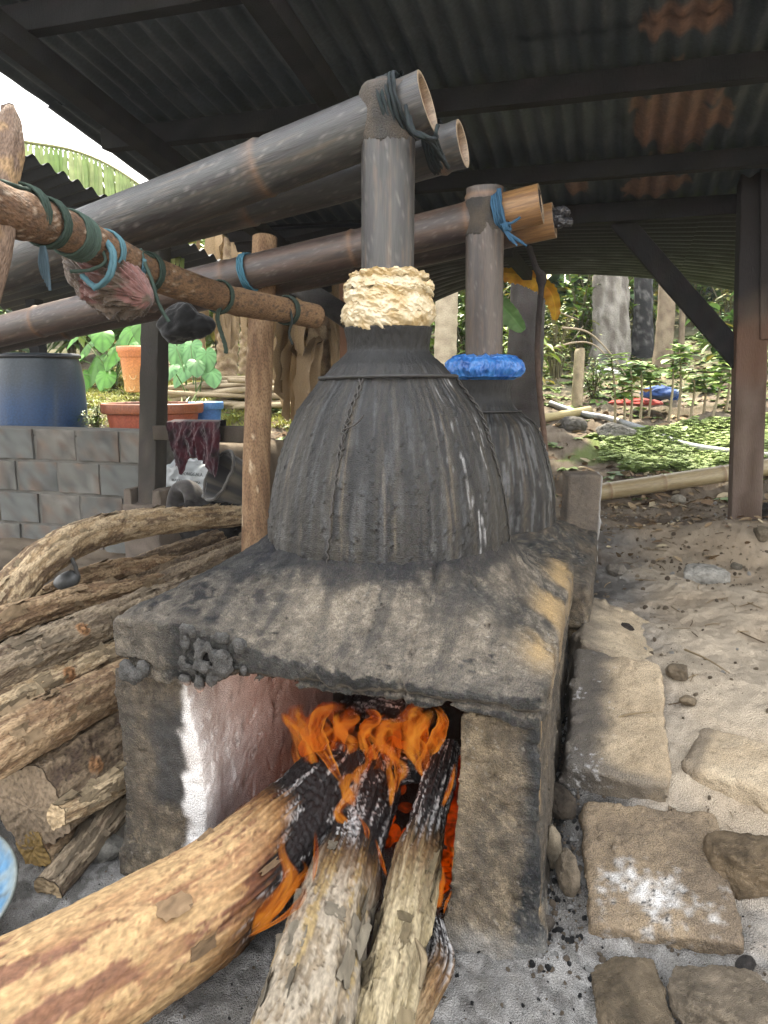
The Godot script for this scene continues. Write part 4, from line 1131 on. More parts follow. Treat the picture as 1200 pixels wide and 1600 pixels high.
	sheet(mb, 150, 90, func(u: float, v: float) -> Vector3:
		var a := -u * TAU; var th := v * PI
		var dir := Vector3(cos(th), sin(th) * cos(a), sin(th) * sin(a))
		var w := dir * Vector3(0.105, 0.056, 0.06)
		var pl := NR.get_noise_3d(cos(a) * 0.42 + 0.06 * sin(th * 5.0), sin(a) * 0.42, th * 0.10)
		var pl2 := NR.get_noise_3d(cos(a) * 1.0, sin(a) * 1.0 + 5.0, th * 0.22)
		w += Vector3(0, dir.y, dir.z) * (pl * 0.028 + pl2 * 0.010) * sin(th)
		w += dir * 0.012 * NM.get_noise_3dv(w * 0.8)
		w.y += -0.28 * w.x
		w.y += 0.03 * ss(0.02, -0.12, w.x)
		return rm + w,
		func(p: Vector3, u: float, v: float) -> Color:
			var q := p - rm
			var c := L(0.095, 0.072, 0.055).lerp(L(0.155, 0.08, 0.07), ss(0.1, 0.2, NM.get_noise_3dv(p * 1.1) + q.y * 5.0 + q.x * 2.5 + 0.05))
			return c * (0.8 + 0.5 * NF.get_noise_3dv(p)), true)
	tag(obj("rag_bundle", mb.mesh(), M.cloth), "bundle of faded pink and brown rags tied under the slanting pole", "rags")
	mb = MB.new()
	var dm := at(292, 508, 2.5)
	sheet(mb, 60, 40, func(u: float, v: float) -> Vector3:
		var a := -u * TAU; var th := v * PI
		var dir := Vector3(sin(th) * cos(a), cos(th), sin(th) * sin(a))
		var w := dir * Vector3(0.095, 0.062, 0.055)
		return dm + w + dir * NM.get_noise_3dv(w * 1.2) * 0.03, func(p, u, v): return L(0.012, 0.013, 0.015), true)
	tag(obj("black_bag", mb.mesh(), M.cloth), "small black plastic bag hanging under the lower pipes by the left post", "bag")
	# round post under the pole
	mb = MB.new()
	var f0 := at(402, 868, 2.66); var f1 := at(414, 372, 2.70)
	f0 += (f0 - f1) * 0.35
	tube(mb, path([f0, f0.lerp(f1, 0.5) + Vector3(-0.012, 0, 0.0), f1], 0.015), 44, func(t, a, s): return lerpf(0.052, 0.045, t) * (1.0 + 0.04 * NM.get_noise_3d(cos(a) * 0.3, s * 0.4, sin(a) * 0.3) + 0.05 * exp(-pow((s - 1.05) / 0.03, 2)) * (0.5 + 0.5 * cos(a))),
		func(t, a, p):
			var st2 := NM.get_noise_3d(p.x * 4.0, p.y * 0.5, p.z * 4.0)
			var c := L(0.27, 0.175, 0.10).lerp(L(0.16, 0.095, 0.055), clampf(0.45 + st2 * 1.3, 0, 1))
			return c.lerp(L(0.46, 0.36, 0.24), ss(0.42, 0.5, NM.get_noise_3d(p.x * 2.0, p.y * 1.2, p.z * 2.0))), 2, func(r, a, p): return L(0.34, 0.25, 0.16))
	tag(obj("round_post", mb.mesh(), M.bark_fine), "round brown post with peeled bark carrying the slanting pole", "post")
	# dark round pole leaning behind the front pot's neck
	mb = MB.new()
	tube(mb, path([at(440, 432, 3.2), at(500, 468, 3.0), at(545, 498, 2.9)], 0.02), 20, func(t, a, s): return 0.042, func(t, a, p): return L(0.05, 0.047, 0.044) * (1.0 + NM.get_noise_3dv(p)), 3)
	tag(obj("dark_pole", mb.mesh(), M.bark_fine), "dark sooty round pole slanting behind the front pot's yellow collar", "pole")
	mb = MB.new()
	var s0 := at(543, 700, 3.3); var s1 := at(543, 395, 3.3)
	s0.y = ground_y(s0.x, s0.z) - 0.05
	bar(mb, frame_between(s0, s1, Vector3.BACK), Vector3(0.03, 0.03, (s1 - s0).length() * 0.5), func(p): return L(0.16, 0.085, 0.05) * (1.0 + 0.7 * NM.get_noise_3d(p.x, p.y * 0.4, p.z)), 0.006, 0.004)
	tag(obj("slim_post", mb.mesh(), M.timber), "slim reddish-brown post behind the yellow plastic collar", "post")
	# crooked stick hanging from the rear pipes
	mb = MB.new()
	tube(mb, path([at(826, 385, 2.50), at(838, 420, 2.52), at(846, 438, 2.53), at(842, 500, 2.55), at(840, 560, 2.58), at(845, 630, 2.62), at(851, 690, 2.66), at(853, 735, 2.70)], 0.012), 14, func(t, a, s): return lerpf(0.010, 0.0105, t) * (1.0 + 0.15 * NM.get_noise_2d(a * 3, s * 12)) + 0.009 * exp(-pow((s - 0.115) / 0.02, 2)),
		func(t, a, p): return L(0.035, 0.03, 0.028).lerp(L(0.15, 0.10, 0.075), ss(0.2, 0.8, t)) * (1.0 + 0.5 * NF.get_noise_3dv(p)), 3)
	tag(obj("hanging_stick", mb.mesh(), M.bark_fine), "thin crooked stick hanging from the rear pipes past the yellow leaf", "stick")

func charred(p: Vector3, a: float, s: float, r: float, sd: float) -> float:
	# blocky cracks of burnt wood: 1 in a crack
	var w := NM.get_noise_3dv(p * 1.0 + Vector3(sd, 0, 0)) * 1.3 + NF.get_noise_3dv(p * 0.5) * 0.35
	var g := absf(fposmod(s * 46.0 + w * 1.6, 1.0) - 0.5)
	var h := absf(fposmod(a * r * 60.0 + w * 1.2 + sd, 1.0) - 0.5)
	return maxf(ss(0.36, 0.48, g), ss(0.36, 0.48, h))

# a round of wood: bark flakes are real steps of the surface; burn = distance from the start past which it is charcoal
func log_mesh(pts: Array, r0: float, r1: float, sd: float, look: Dictionary) -> MB:
	var mb := MB.new()
	var step: float = look.get("step", 0.006)
	var sides: int = look.get("sides", 72)
	var burn: float = look.get("burn", 99.0)
	var flake: float = look.get("flake", 0.004)
	var crook: float = look.get("crook", 0.10)
	var square: float = look.get("square", 0.0)
	var ps: float = look.get("pscale", 1.0)
	var bark_side: float = look.get("bark_side", 0.0)
	var c0: Color = look.c0; var c1: Color = look.c1; var c2: Color = look.c2; var c3: Color = look.c3
	var total := 0.0
	for k in pts.size() - 1: total += (pts[k + 1] - pts[k]).length()
	var patch := func(a: float, s: float) -> float:
		return NM.get_noise_3d(cos(a) * 5.0 * r0 * ps + sd, s * 0.9 * ps, sin(a) * 5.0 * r0 * ps) + 0.28 * NF.get_noise_3d(cos(a) * 2.4 * r0 + sd, s * 0.8, sin(a) * 2.4 * r0)
	var bside: float = look.get("burn_side", 0.0)
	var rad := func(t: float, a: float, s: float) -> float:
		var r := lerpf(r0, r1, t)
		r *= 1.0 + crook * NM.get_noise_3d(cos(a) * 0.12 + sd, s * 0.32, sin(a) * 0.12)
		if square > 0.0: r *= lerpf(1.0, pow(pow(absf(cos(a + 0.5)), 6.0) + pow(absf(sin(a + 0.5)), 6.0), -1.0 / 6.0), square)
		var b := ss(burn - 0.03, burn + 0.05, s + 0.06 * NM.get_noise_2d(a * 2.0, sd) + bside * maxf(0.0, sin(a - 0.35)))
		var m: float = patch.call(a, s)
		var bark := flake * (ss(-0.03, 0.03, m) + 0.6 * ss(0.20, 0.25, m)) + 0.0012 * NF.get_noise_3d(cos(a) * 0.4 + sd, s * 0.5, sin(a) * 0.4)
		for kn in look.get("knots", []):
			var da := wrapf(a - kn[1], -PI, PI) * r
			r += kn[2] * exp(-(pow(da / 0.018, 2) + pow((s - kn[0]) / 0.022, 2)))
		var ch := -0.005 * charred(Vector3(cos(a) * r, s, sin(a) * r), a, s, r, sd) + 0.006 * NM.get_noise_3d(cos(a) * 0.4 + sd, s * 0.9, sin(a) * 0.4)
		if bark_side > 0.0: r += 0.006 * ss(0.62, 0.72, -sin(a + 0.35) + 0.35 * NM.get_noise_3d(cos(a) * 0.1, s * 1.2 + sd, 0.0))
		r += lerpf(bark, ch, b) - b * 0.006
		return r * (1.0 - 0.35 * b * ss(total - 0.10, total, s))
	var col := func(t: float, a: float, p: Vector3) -> Color:
		var s := t * total
		var m: float = patch.call(a, s)
		var ca := cos(a); var sa := sin(a)
		var n2 := NM.get_noise_3d(ca * 7.0 * r0 * ps + sd, s * 2.2 * ps, sa * 7.0 * r0 * ps)
		var n3 := NF.get_noise_3d(ca * 4.0 * r0 + sd, s * 1.2, sa * 4.0 * r0)
		var fib := NF.get_noise_3d(ca * 7.0 * r0 + sd, s * 0.5, sa * 7.0 * r0)
		var f := NG.get_noise_3dv(p)
		var l := NM.get_noise_3d(ca * 0.2 + sd + 9.0, s * 0.25, sa * 0.2)
		var c: Color = c0.lerp(c1, ss(-0.3, 0.3, n2 + fib * 0.35 + l * 0.5))
		var flakes := ss(-0.02, 0.05, m + 0.2 * n2)
		c = c.lerp(c2, flakes * (0.85 if look.get("peel", true) else 0.3))
		c = c.lerp(c3, ss(0.18, 0.24, l * 0.8 + n2 * 0.5 + n3 * 0.15))
		c = c.lerp(c2 * 1.15, ss(0.16, 0.3, n2 * 0.7 - l * 0.6 + n3 * 0.3) * 0.7)
		# dirty seams where flakes of bark end
		c = c.lerp(c1 * 0.35, maxf(ss(0.025, 0.0, absf(m + 0.02)), 0.7 * ss(0.03, 0.0, absf(n2 - 0.16))) * ss(-0.2, 0.2, n3 + 0.1) * 0.75)
		c = c.lerp(c1 * 0.5, ss(0.25, 0.5, f * 0.7 + n3 * 0.5 - fib * 0.3) * 0.4)
		c *= 1.0 + 0.15 * fib + 0.2 * n3
		if bark_side > 0.0:
			var bs := ss(0.62, 0.70, -sin(a + 0.35) + 0.35 * NM.get_noise_3d(ca * 0.1, s * 1.2 + sd, 0.0))
			c = c.lerp(L(0.12, 0.07, 0.045).lerp(L(0.21, 0.125, 0.08), clampf(0.5 + n2 + n3, 0, 1)), bs)
		for kn in look.get("knots", []):
			var da := wrapf(a - kn[1], -PI, PI) * r0
			var q := sqrt(pow(da / 0.018, 2) + pow((s - kn[0]) / 0.02, 2))
			c = c.lerp(L(0.36, 0.19, 0.09) * (0.7 + 0.4 * sin(q * 9.0)), ss(1.1, 0.8, q))
		c *= 0.97 + 0.22 * f
		var b := ss(burn - 0.03, burn + 0.05, s + 0.06 * NM.get_noise_2d(a * 2.0, sd) + bside * maxf(0.0, sin(a - 0.35)))
		var scorch := ss(burn - 0.14, burn, s + 0.08 * NM.get_noise_2d(a * 2.0, sd) + bside * maxf(0.0, sin(a - 0.35)))
		c = c.lerp(c * L(0.45, 0.33, 0.24), scorch)
		if b > 0.0:
			var k := charred(Vector3(cos(a) * r0, s, sin(a) * r0), a, s, lerpf(r0, r1, t), sd)
			var ashy: float = ss(look.get("ash", 0.1), look.get("ash", 0.1) + 0.2, NM.get_noise_3d(cos(a) * 0.4 + sd, s * 0.6, sin(a) * 0.4) + f * 0.4)
			var cc := L(0.016, 0.015, 0.015).lerp(L(0.50, 0.49, 0.48), ashy * (1.0 - k) * 0.9)
			c = c.lerp(cc, b)
		return c
	var endcol := func(r: float, a: float, p: Vector3) -> Color:
		var c: Color = look.get("end", L(0.44, 0.33, 0.2))
		c = c * (0.82 + 0.12 * sin(r * 46.0 + 2.0 * NM.get_noise_3dv(p * 2.0)) + 0.4 * NF.get_noise_3dv(p * 1.5))
		return c.lerp(c * 0.4, ss(0.93, 0.5, 1.0) * 0.0 + 0.7 * ss(0.02, 0.0, absf(fposmod(a * 0.9 + NM.get_noise_2d(r * 4.0, sd) * 0.25, 1.0) - 0.5)) * r)
	tube(mb, path(pts, step), sides, rad, col, 3, endcol, look.get("side", Vector3.UP))
	return mb

# curled flakes of bark standing off a round of wood
func bark_flakes(parent: MeshInstance3D, pts: Array, r0: float, r1: float, n: int, sd: int, s0: float, s1: float, tint: Color) -> void:
	var r2 := RandomNumberGenerator.new()
	r2.seed = sd
	var p := path(pts, 0.01)
	var mb := MB.new()
	for k in n:
		var j := int(r2.randf_range(s0, s1) * (p.size() - 8)) + 3
		var T := (p[j + 1] - p[j - 1]).normalized()
		var N := (Vector3.UP - T * T.y).normalized(); var B := T.cross(N)
		var a0 := r2.randf_range(-1.5, 1.5)
		var half := r2.randf_range(0.004, 0.016); var long := r2.randf_range(0.008, 0.034)
		var lift := r2.randf_range(0.002, 0.010); var r := lerpf(r0, r1, float(j) / p.size()) + 0.002
		var c := tint * r2.randf_range(0.7, 1.3)
		var side := 1.0 if r2.randf() < 0.5 else -1.0
		var off := r2.randf() * 90.0
		for under in 2:
			sheet(mb, 5, 5, func(u: float, v: float) -> Vector3:
				var uu := u if under == 0 else 1.0 - u
				var jag := 1.0 + 0.5 * NF.get_noise_2d(v * 0.3 + off, uu * 0.1)
				var a := a0 + (uu * 2.0 - 1.0) * half / r * jag
				var s := (v * 2.0 - 1.0) * long * (1.0 + 0.5 * NF.get_noise_2d(uu * 0.3 + off, 3.0))
				var h := r + lift * pow(clampf(side * (uu * 2.0 - 1.0) * 0.5 + 0.5, 0, 1), 2.0) * (0.4 + v) - 0.0012 * under
				return p[j] + T * s + (N * cos(a) + B * sin(a)) * h, func(q, u, v): return c * (0.85 + 0.5 * NG.get_noise_3dv(q)) * (0.7 if under else 1.0))
	var o := obj("bark_flakes", mb.mesh(), M.bark_fine, parent)
	o.set_meta("kind", "stuff")

func flame(parent: Node3D, spine: Array, z: float, widths: Array, heat: float, alpha: float, lean := 0.0) -> void:
	var pts := []
	for k in spine.size(): pts.append(onz(spine[k][0], spine[k][1], z + lean * k))
	var p := path(pts, 0.004)
	var mb := MB.new()
	var n := p.size()
	var sides := 28
	var soft: bool = int(absf(z) * 1000.0 + spine[0][0]) % 5 < 3
	var view := Vector3(0.27, 0.0, 0.96)
	var lens := 0.0
	var b := 0
	for j in n:
		var t := float(j) / (n - 1)
		var T := (p[mini(j + 1, n - 1)] - p[maxi(j - 1, 0)]).normalized()
		var W := T.cross(view).rotated(T, 0.5 * sin(t * 4.0 + z * 20.0)).normalized()
		var D := W.cross(T).normalized()
		var ft := t * (widths.size() - 1)
		var k := mini(int(ft), widths.size() - 2)
		var w: float = lerpf(widths[k], widths[k + 1], ss(0, 1, ft - k)) * 1.3 / 1155.0 * 0.47
		w *= 1.0 + 0.35 * NL.get_noise_2d(t * 2.0, z * 100.0)
		for i in sides + 1:
			var a := TAU * i / sides
			var edge := absf(cos(a))
			var wisp := NM.get_noise_3d(cos(a) * 0.22 + z * 50.0, t * 0.22 + 3.0, 0.2)
			var wav := 0.35 * w * sin(cos(a) * 2.4 + t * 6.0 + z * 31.0)
			var q := p[j] + W * cos(a) * w * (1.0 + 0.4 * wisp) + D * (sin(a) * w * 0.30 + wav)
			var rim := pow(edge, 4.0)
			var strand := pow(clampf(1.0 - absf(NR.get_noise_3d(cos(a) * 0.10 + z * 40.0, t * 0.10 + z * 9.0, sin(a) * 0.05) - 0.35) * 3.2, 0.0, 1.0), 2.0)
			var body := (1.0 - edge * edge) * (0.30 + 0.5 * maxf(wisp, 0.0))
			var al := clampf(alpha * ((body + 0.45 * strand * (1.0 - pow(edge, 6.0))) if soft else (0.06 + 0.40 * rim + 0.5 * strand + 0.4 * maxf(wisp, 0.0))), 0.0, 0.85)
			al *= ss(0.0, 0.22, t) * pow(ss(1.0, 0.55, t), 0.8)
			var c := Color(0.76, 0.095, 0.007).lerp(Color(1.0, 0.36, 0.045), clampf((1.0 - edge if soft else rim) * 0.6 + strand * 0.5 + wisp * 0.6 + heat - 0.2, 0, 1))
			c.a = al
			mb.put(q, (W * cos(a) + D * sin(a)).normalized(), c)
	for j in n - 1:
		for i in sides:
			mb.quad(j * (sides + 1) + i, j * (sides + 1) + i + 1, (j + 1) * (sides + 1) + i + 1, (j + 1) * (sides + 1) + i)
	obj("flame", mb.mesh(), M.flame, parent)

func build_fire() -> void:
	var fm := StandardMaterial3D.new()
	fm.resource_name = "flame"; fm.shading_mode = BaseMaterial3D.SHADING_MODE_UNSHADED
	fm.vertex_color_use_as_albedo = true; fm.transparency = BaseMaterial3D.TRANSPARENCY_ALPHA; fm.cull_mode = BaseMaterial3D.CULL_DISABLED
	fm.albedo_color = Color(0.41, 0.41, 0.41); M["flame"] = fm
	var gm := StandardMaterial3D.new()
	gm.resource_name = "fire_glow"; gm.shading_mode = BaseMaterial3D.SHADING_MODE_UNSHADED
	gm.vertex_color_use_as_albedo = true; gm.albedo_color = Color(0.41, 0.41, 0.41); M["glow"] = gm
	# the four pieces of wood in the mouth
	var g := "logs burning in the hearth mouth"
	var big := log_mesh([ony(-150, 1690, 0.12), ony(100, 1545, 0.112), ony(340, 1398, 0.105), ony(455, 1292, 0.115), ony(525, 1215, 0.16), ony(545, 1180, 0.19)], 0.108, 0.088, 3.0,
		{"c0": L(0.40, 0.24, 0.118), "c1": L(0.27, 0.135, 0.07), "c2": L(0.50, 0.335, 0.165), "c3": L(0.24, 0.12, 0.07), "flake": 0.002, "pscale": 0.55, "bark_side": 1.0, "burn": 0.66, "burn_side": 0.22, "ash": 0.16, "step": 0.005, "sides": 150, "crook": 0.07, "end": L(0.05, 0.045, 0.04)})
	var bo2 := obj("burning_log", big.mesh(), M.peeled)
	bark_flakes(bo2, [ony(100, 1545, 0.112), ony(340, 1398, 0.105), ony(455, 1292, 0.115)], 0.106, 0.095, 5, 7, 0.0, 0.72, L(0.42, 0.28, 0.16))
	tag(bo2, "thickest burning log, peeled tan, running out of the hearth to the lower left", "log", g)
	var mid := log_mesh([ony(435, 1720, 0.085), ony(480, 1580, 0.082), ony(520, 1430, 0.085), ony(553, 1320, 0.10), ony(585, 1225, 0.14), ony(600, 1180, 0.17)], 0.072, 0.062, 8.0,
		{"c0": L(0.29, 0.23, 0.155), "c1": L(0.17, 0.13, 0.085), "c2": L(0.38, 0.325, 0.245), "c3": L(0.34, 0.25, 0.12), "flake": 0.0026, "burn": 0.44, "ash": 0.06, "step": 0.0045, "sides": 120, "crook": 0.10, "knots": [[0.17, 2.6, 0.006]], "end": L(0.05, 0.045, 0.04)})
	var mo := obj("burning_log", mid.mesh(), M.peeled)
	bark_flakes(mo, [ony(435, 1720, 0.085), ony(480, 1580, 0.082), ony(520, 1430, 0.085), ony(553, 1320, 0.10)], 0.072, 0.068, 13, 5, 0.1, 0.9, L(0.34, 0.295, 0.22))
	tag(mo, "grey mottled burning log between the thick peeled log and the thin one", "log", g)
	var thin := log_mesh([ony(572, 1720, 0.06), ony(600, 1590, 0.07), ony(637, 1420, 0.09), ony(662, 1310, 0.13), ony(688, 1215, 0.19), ony(702, 1165, 0.225)], 0.041, 0.042, 14.0,
		{"c0": L(0.30, 0.24, 0.135), "c1": L(0.18, 0.14, 0.08), "c2": L(0.40, 0.33, 0.205), "c3": L(0.22, 0.165, 0.095), "flake": 0.0035, "burn": 0.46, "ash": 0.08, "step": 0.004, "sides": 96, "crook": 0.12, "end": L(0.05, 0.045, 0.04)})
	# a curl of bark lifting off it
	tube(thin, path([ony(650, 1470, 0.122), ony(662, 1500, 0.118), ony(656, 1545, 0.108)], 0.004), 10, func(t, a, s): return 0.006 * (0.5 + sin(t * PI)) * (0.35 if absf(cos(a)) < 0.5 else 1.0), func(t, a, p): return L(0.36, 0.28, 0.17) * (0.8 + 0.5 * NF.get_noise_3dv(p)), 3)
	var to := obj("burning_log", thin.mesh(), M.peeled)
	bark_flakes(to, [ony(572, 1720, 0.06), ony(600, 1590, 0.07), ony(637, 1420, 0.09), ony(662, 1310, 0.13)], 0.041, 0.041, 18, 6, 0.05, 0.9, L(0.34, 0.27, 0.16))
	tag(to, "thin olive-grey burning log with flaking bark, close to the right wall", "log", g)
	var stub := log_mesh([ony(632, 1610, 0.02), ony(668, 1548, 0.035), ony(690, 1500, 0.05), ony(683, 1440, 0.06)], 0.024, 0.024, 21.0,
		{"c0": L(0.32, 0.24, 0.14), "c1": L(0.2, 0.14, 0.08), "c2": L(0.4, 0.31, 0.19), "c3": L(0.3, 0.22, 0.13), "flake": 0.003, "burn": 0.11, "ash": -0.1, "step": 0.004, "sides": 48, "end": L(0.04, 0.035, 0.03)})
	tag(obj("burning_log", stub.mesh(), M.bark_fine), "short bent branch with a burnt end lying against the right wall", "log", g)
	# charred pieces farther in
	var inner := [[[-0.60, 0.05, -1.62], [-0.36, 0.17, -1.42], 0.05, "charred billet lying across at the back of the fire"], [[-0.66, 0.10, -1.85], [-0.42, 0.24, -1.55], 0.045, "charred billet leaning up behind the flames"], [[-0.34, 0.02, -1.75], [-0.36, 0.21, -1.38], 0.036, "small charred stick standing between the middle and thin logs"]]
	var sdn := 30.0
	for q in inner:
		var m := log_mesh([Vector3(q[0][0], q[0][1], q[0][2]), Vector3(q[1][0], q[1][1], q[1][2])], q[2], q[2] * 0.9, sdn, {"c0": L(0.02, 0.02, 0.02), "c1": L(0.02, 0.02, 0.02), "c2": L(0.02, 0.02, 0.02), "c3": L(0.02, 0.02, 0.02), "burn": -1.0, "ash": 0.1, "sides": 48, "end": L(0.02, 0.02, 0.02)})
		tag(obj("charred_log", m.mesh(), M.bark_fine), q[3], "log", g)
		sdn += 5.0
	# a log end glowing red with black cracks, in the gap by the right wall
	var ember := MB.new()
	var e0 := onz(708, 1262, -1.40)
	var eaxis := Vector3(0.22, 0.25, 0.95).normalized()
	tube(ember, path([e0 - eaxis * 0.2, e0], 0.01), 90, func(t, a, s): return 0.062 * (1.0 + 0.06 * NM.get_noise_2d(a * 3.0, s * 9.0)), func(t, a, p): return L(0.20, 0.014, 0.002) * clampf(0.5 + NM.get_noise_3dv(p * 3.0), 0.05, 1), 2,
		func(r, a, p):
			var crack := ss(0.10, 0.03, absf(fposmod(a * 3.1 + 0.35 * NM.get_noise_2d(r * 9.0, 3.0), 1.0) - 0.5)) * ss(0.1, 0.3, r)
			crack = maxf(crack, ss(0.16, 0.05, absf(fposmod(r * 4.0 + 0.5 * NM.get_noise_2d(a * 9.0, 8.0), 1.0) - 0.5)) * 0.8)
			return L(0.46, 0.035, 0.003).lerp(L(0.012, 0.003, 0.002), crack) * clampf(0.7 + 1.3 * NM.get_noise_3dv(p * 3.0), 0.1, 1.4))
	tag(obj("glowing_ember_log_fire", ember.mesh(), M.glow), "log end glowing red with black cracks in the gap by the right wall", "ember")
	# bed of coals: loose glowing lumps under the wood
	var fire := thing("fire", Vector3.ZERO, "orange flames leaping from the logs inside the hearth mouth", "fire")
	var coal := MB.new()
	for k in 90:
		var c := Vector3(rr(-0.70, -0.25), rr(0.0, 0.03), rr(-1.85, -1.32))
		if k < 34: c = Vector3(rr(-0.285, -0.235), rr(0.01, 0.10), rr(-1.50, -1.25))
		var hot := rr(0.0, 1.0) if k >= 34 else rr(0.45, 1.0)
		var b0 := coal.v.size()
		stone(coal, Vector3(rr(0.012, 0.026), rr(0.01, 0.02), rr(0.012, 0.024)), 100 + k, 4, func(p): return L(0.48, 0.045, 0.003).lerp(L(0.02, 0.003, 0.001), clampf(1.15 - hot + 1.6 * NF.get_noise_3dv((p + c) * 2.5), 0, 1)), 6, 0.06)
		for i in range(b0, coal.v.size()): coal.v[i] += c
	var cb := obj("glowing_coals", coal.mesh(), M.glow, fire)
	cb.set_meta("kind", "stuff")
	var FL := [
		[[[486, 1268], [492, 1220], [482, 1172], [458, 1136], [440, 1120]], -1.30, [5, 15, 26, 32, 6], 0.3, 0.9],
		[[[538, 1226], [516, 1192], [496, 1152], [500, 1118], [528, 1100]], -1.28, [6, 18, 28, 34, 10], 0.35, 0.9],
		[[[500, 1175], [478, 1140], [462, 1112], [478, 1100]], -1.34, [10, 30, 34, 12], 0.1, 0.7],
		[[[470, 1150], [450, 1126], [437, 1112]], -1.32, [14, 20, 4], 0.2, 0.8],
		[[[575, 1180], [566, 1152], [578, 1134], [600, 1140]], -1.33, [8, 20, 24, 10], 0.2, 0.8],
		[[[612, 1182], [594, 1160], [604, 1136], [632, 1128]], -1.36, [10, 26, 32, 12], 0.2, 0.8],
		[[[655, 1202], [642, 1166], [652, 1134], [678, 1110]], -1.27, [8, 30, 42, 20], 0.4, 0.95],
		[[[668, 1180], [684, 1150], [694, 1128], [682, 1104]], -1.30, [12, 26, 22, 8], 0.3, 0.9],
		[[[640, 1150], [640, 1120], [660, 1100]], -1.35, [16, 40, 20], 0.1, 0.7],
		[[[562, 1345], [552, 1302], [528, 1270], [552, 1238], [566, 1212]], -1.22, [5, 12, 16, 26, 8], 0.4, 0.9],
		[[[556, 1262], [540, 1232], [545, 1214], [568, 1222]], -1.24, [8, 24, 26, 8], 0.45, 0.9],
		[[[574, 1332], [572, 1295], [556, 1270]], -1.20, [3, 9, 4], 0.3, 0.8],
		[[[610, 1262], [612, 1224], [604, 1182]], -1.30, [5, 16, 5], 0.4, 0.85],
		[[[618, 1240], [622, 1205], [614, 1176]], -1.34, [6, 14, 4], 0.3, 0.8],
		[[[580, 1230], [588, 1190], [580, 1160]], -1.40, [8, 18, 6], 0.1, 0.7],
		[[[462, 1290], [478, 1262], [472, 1240]], -1.22, [4, 16, 5], 0.8, 0.95],
		[[[392, 1462], [428, 1412], [452, 1372], [440, 1330], [446, 1296]], -0.985, [6, 34, 36, 18, 3], 0.25, 0.9],
		[[[384, 1466], [440, 1434], [474, 1400], [470, 1372]], -0.965, [3, 10, 12, 4], 0.3, 0.8],
		[[[420, 1440], [456, 1390], [478, 1360], [468, 1340]], -1.0, [4, 16, 18, 3], 0.2, 0.8],
		[[[488, 1380], [494, 1338], [492, 1296]], -1.05, [3, 9, 3], 0.2, 0.8],
		[[[604, 1370], [592, 1330], [586, 1310]], -1.15, [3, 8, 3], 0.2, 0.8],
		[[[682, 1432], [690, 1380], [684, 1328]], -1.24, [6, 18, 5], 0.2, 0.9],
		[[[708, 1366], [714, 1340], [706, 1322]], -1.22, [3, 14, 8], 0.6, 0.95],
		[[[694, 1440], [704, 1404], [716, 1385]], -1.22, [5, 14, 5], 0.2, 0.85],
		[[[690, 1262], [704, 1228], [711, 1192]], -1.25, [5, 12, 4], 0.2, 0.85],
		[[[520, 1165], [540, 1130], [560, 1108]], -1.55, [20, 46, 30], -0.3, 0.5],
		[[[590, 1165], [600, 1130], [640, 1112]], -1.60, [20, 60, 40], -0.3, 0.5],
		[[[540, 1210], [560, 1170], [550, 1140]], -1.62, [20, 50, 20], -0.4, 0.4],
		[[[650, 1190], [630, 1150], [600, 1120]], -1.65, [20, 60, 30], -0.4, 0.4],
		[[[480, 1140], [500, 1112], [540, 1104]], -1.45, [20, 40, 20], -0.2, 0.6]]
	for q in FL: flame(fire, q[0], q[1], q[2], q[3], q[4])
	# more tongues rising from the burning ends to the roof of the mouth
	rng.seed = 17
	for k in 36:
		var x := rr(468, 700); var y := rr(1175, 1275) if k % 3 else rr(1140, 1200)
		var z := rr(-1.62, -1.27)
		var hgt := rr(50, 105); var lean := rr(-34, 22)
		var top := maxf(y - hgt, 1098.0 + rr(0, 14))
		var sw := rr(-16, 16)
		flame(fire, [[x, y], [x + lean * 0.2 + sw, lerpf(y, top, 0.35)], [x + lean * 0.7 - sw * 0.7, lerpf(y, top, 0.7)], [x + lean + sw * 0.6, top]], z, [5, rr(14, 30), rr(9, 22), 1], rr(-0.3, 0.3), rr(0.45, 0.85))
	var lamp := OmniLight3D.new()
	lamp.name = "fire_light"; lamp.light_color = Color(1.0, 0.50, 0.16); lamp.light_energy = 0.006; lamp.light_size = 0.12; lamp.omni_range = 6.0; lamp.omni_attenuation = 2.0; lamp.shadow_enabled = true
	add_child(lamp, true)
	lamp.position = Vector3(-0.44, 0.30, -1.40)
	# loose ash and cinders round the mouth
	rng.seed = 99
	var bits := MB.new()
	stone(bits, Vector3(1, 0.6, 0.8), 5, 3, func(p): return Color.WHITE, 7, 0.1)
	var mm := MultiMesh.new()
	mm.transform_format = MultiMesh.TRANSFORM_3D; mm.use_colors = true; mm.mesh = bits.mesh(); mm.instance_count = 2600
	for k in 2600:
		var x := rr(-0.95, 0.55); var z := rr(-1.35, -0.75)
		if k > 1500: x = -0.09 + absf(rng.randfn(0.03, 0.05)); z = rr(-2.2, -1.1)
		var s := 0.0016 + 0.004 * pow(rng.randf(), 3.0)
		var dark := rng.randf()
		mm.set_instance_transform(k, Transform3D(Basis.from_euler(Vector3(rr(0, TAU), rr(0, TAU), rr(0, TAU))).scaled(Vector3.ONE * s * (1.6 if k > 1500 else 1.0)), Vector3(x, ground_y(x, z) + s * 0.3, z)))
		mm.set_instance_color(k, L(0.03, 0.03, 0.03) if dark < 0.35 else L(0.5, 0.49, 0.47) if dark < 0.6 else L(0.24, 0.19, 0.14))
	var mi := MultiMeshInstance3D.new()
	mi.name = "cinders_and_ash"; mi.multimesh = mm; mi.material_override = M.rock
	add_child(mi, true); tag(mi, "scattered cinders and crumbs of ash on the ground round the hearth mouth", "cinders", "", "stuff")

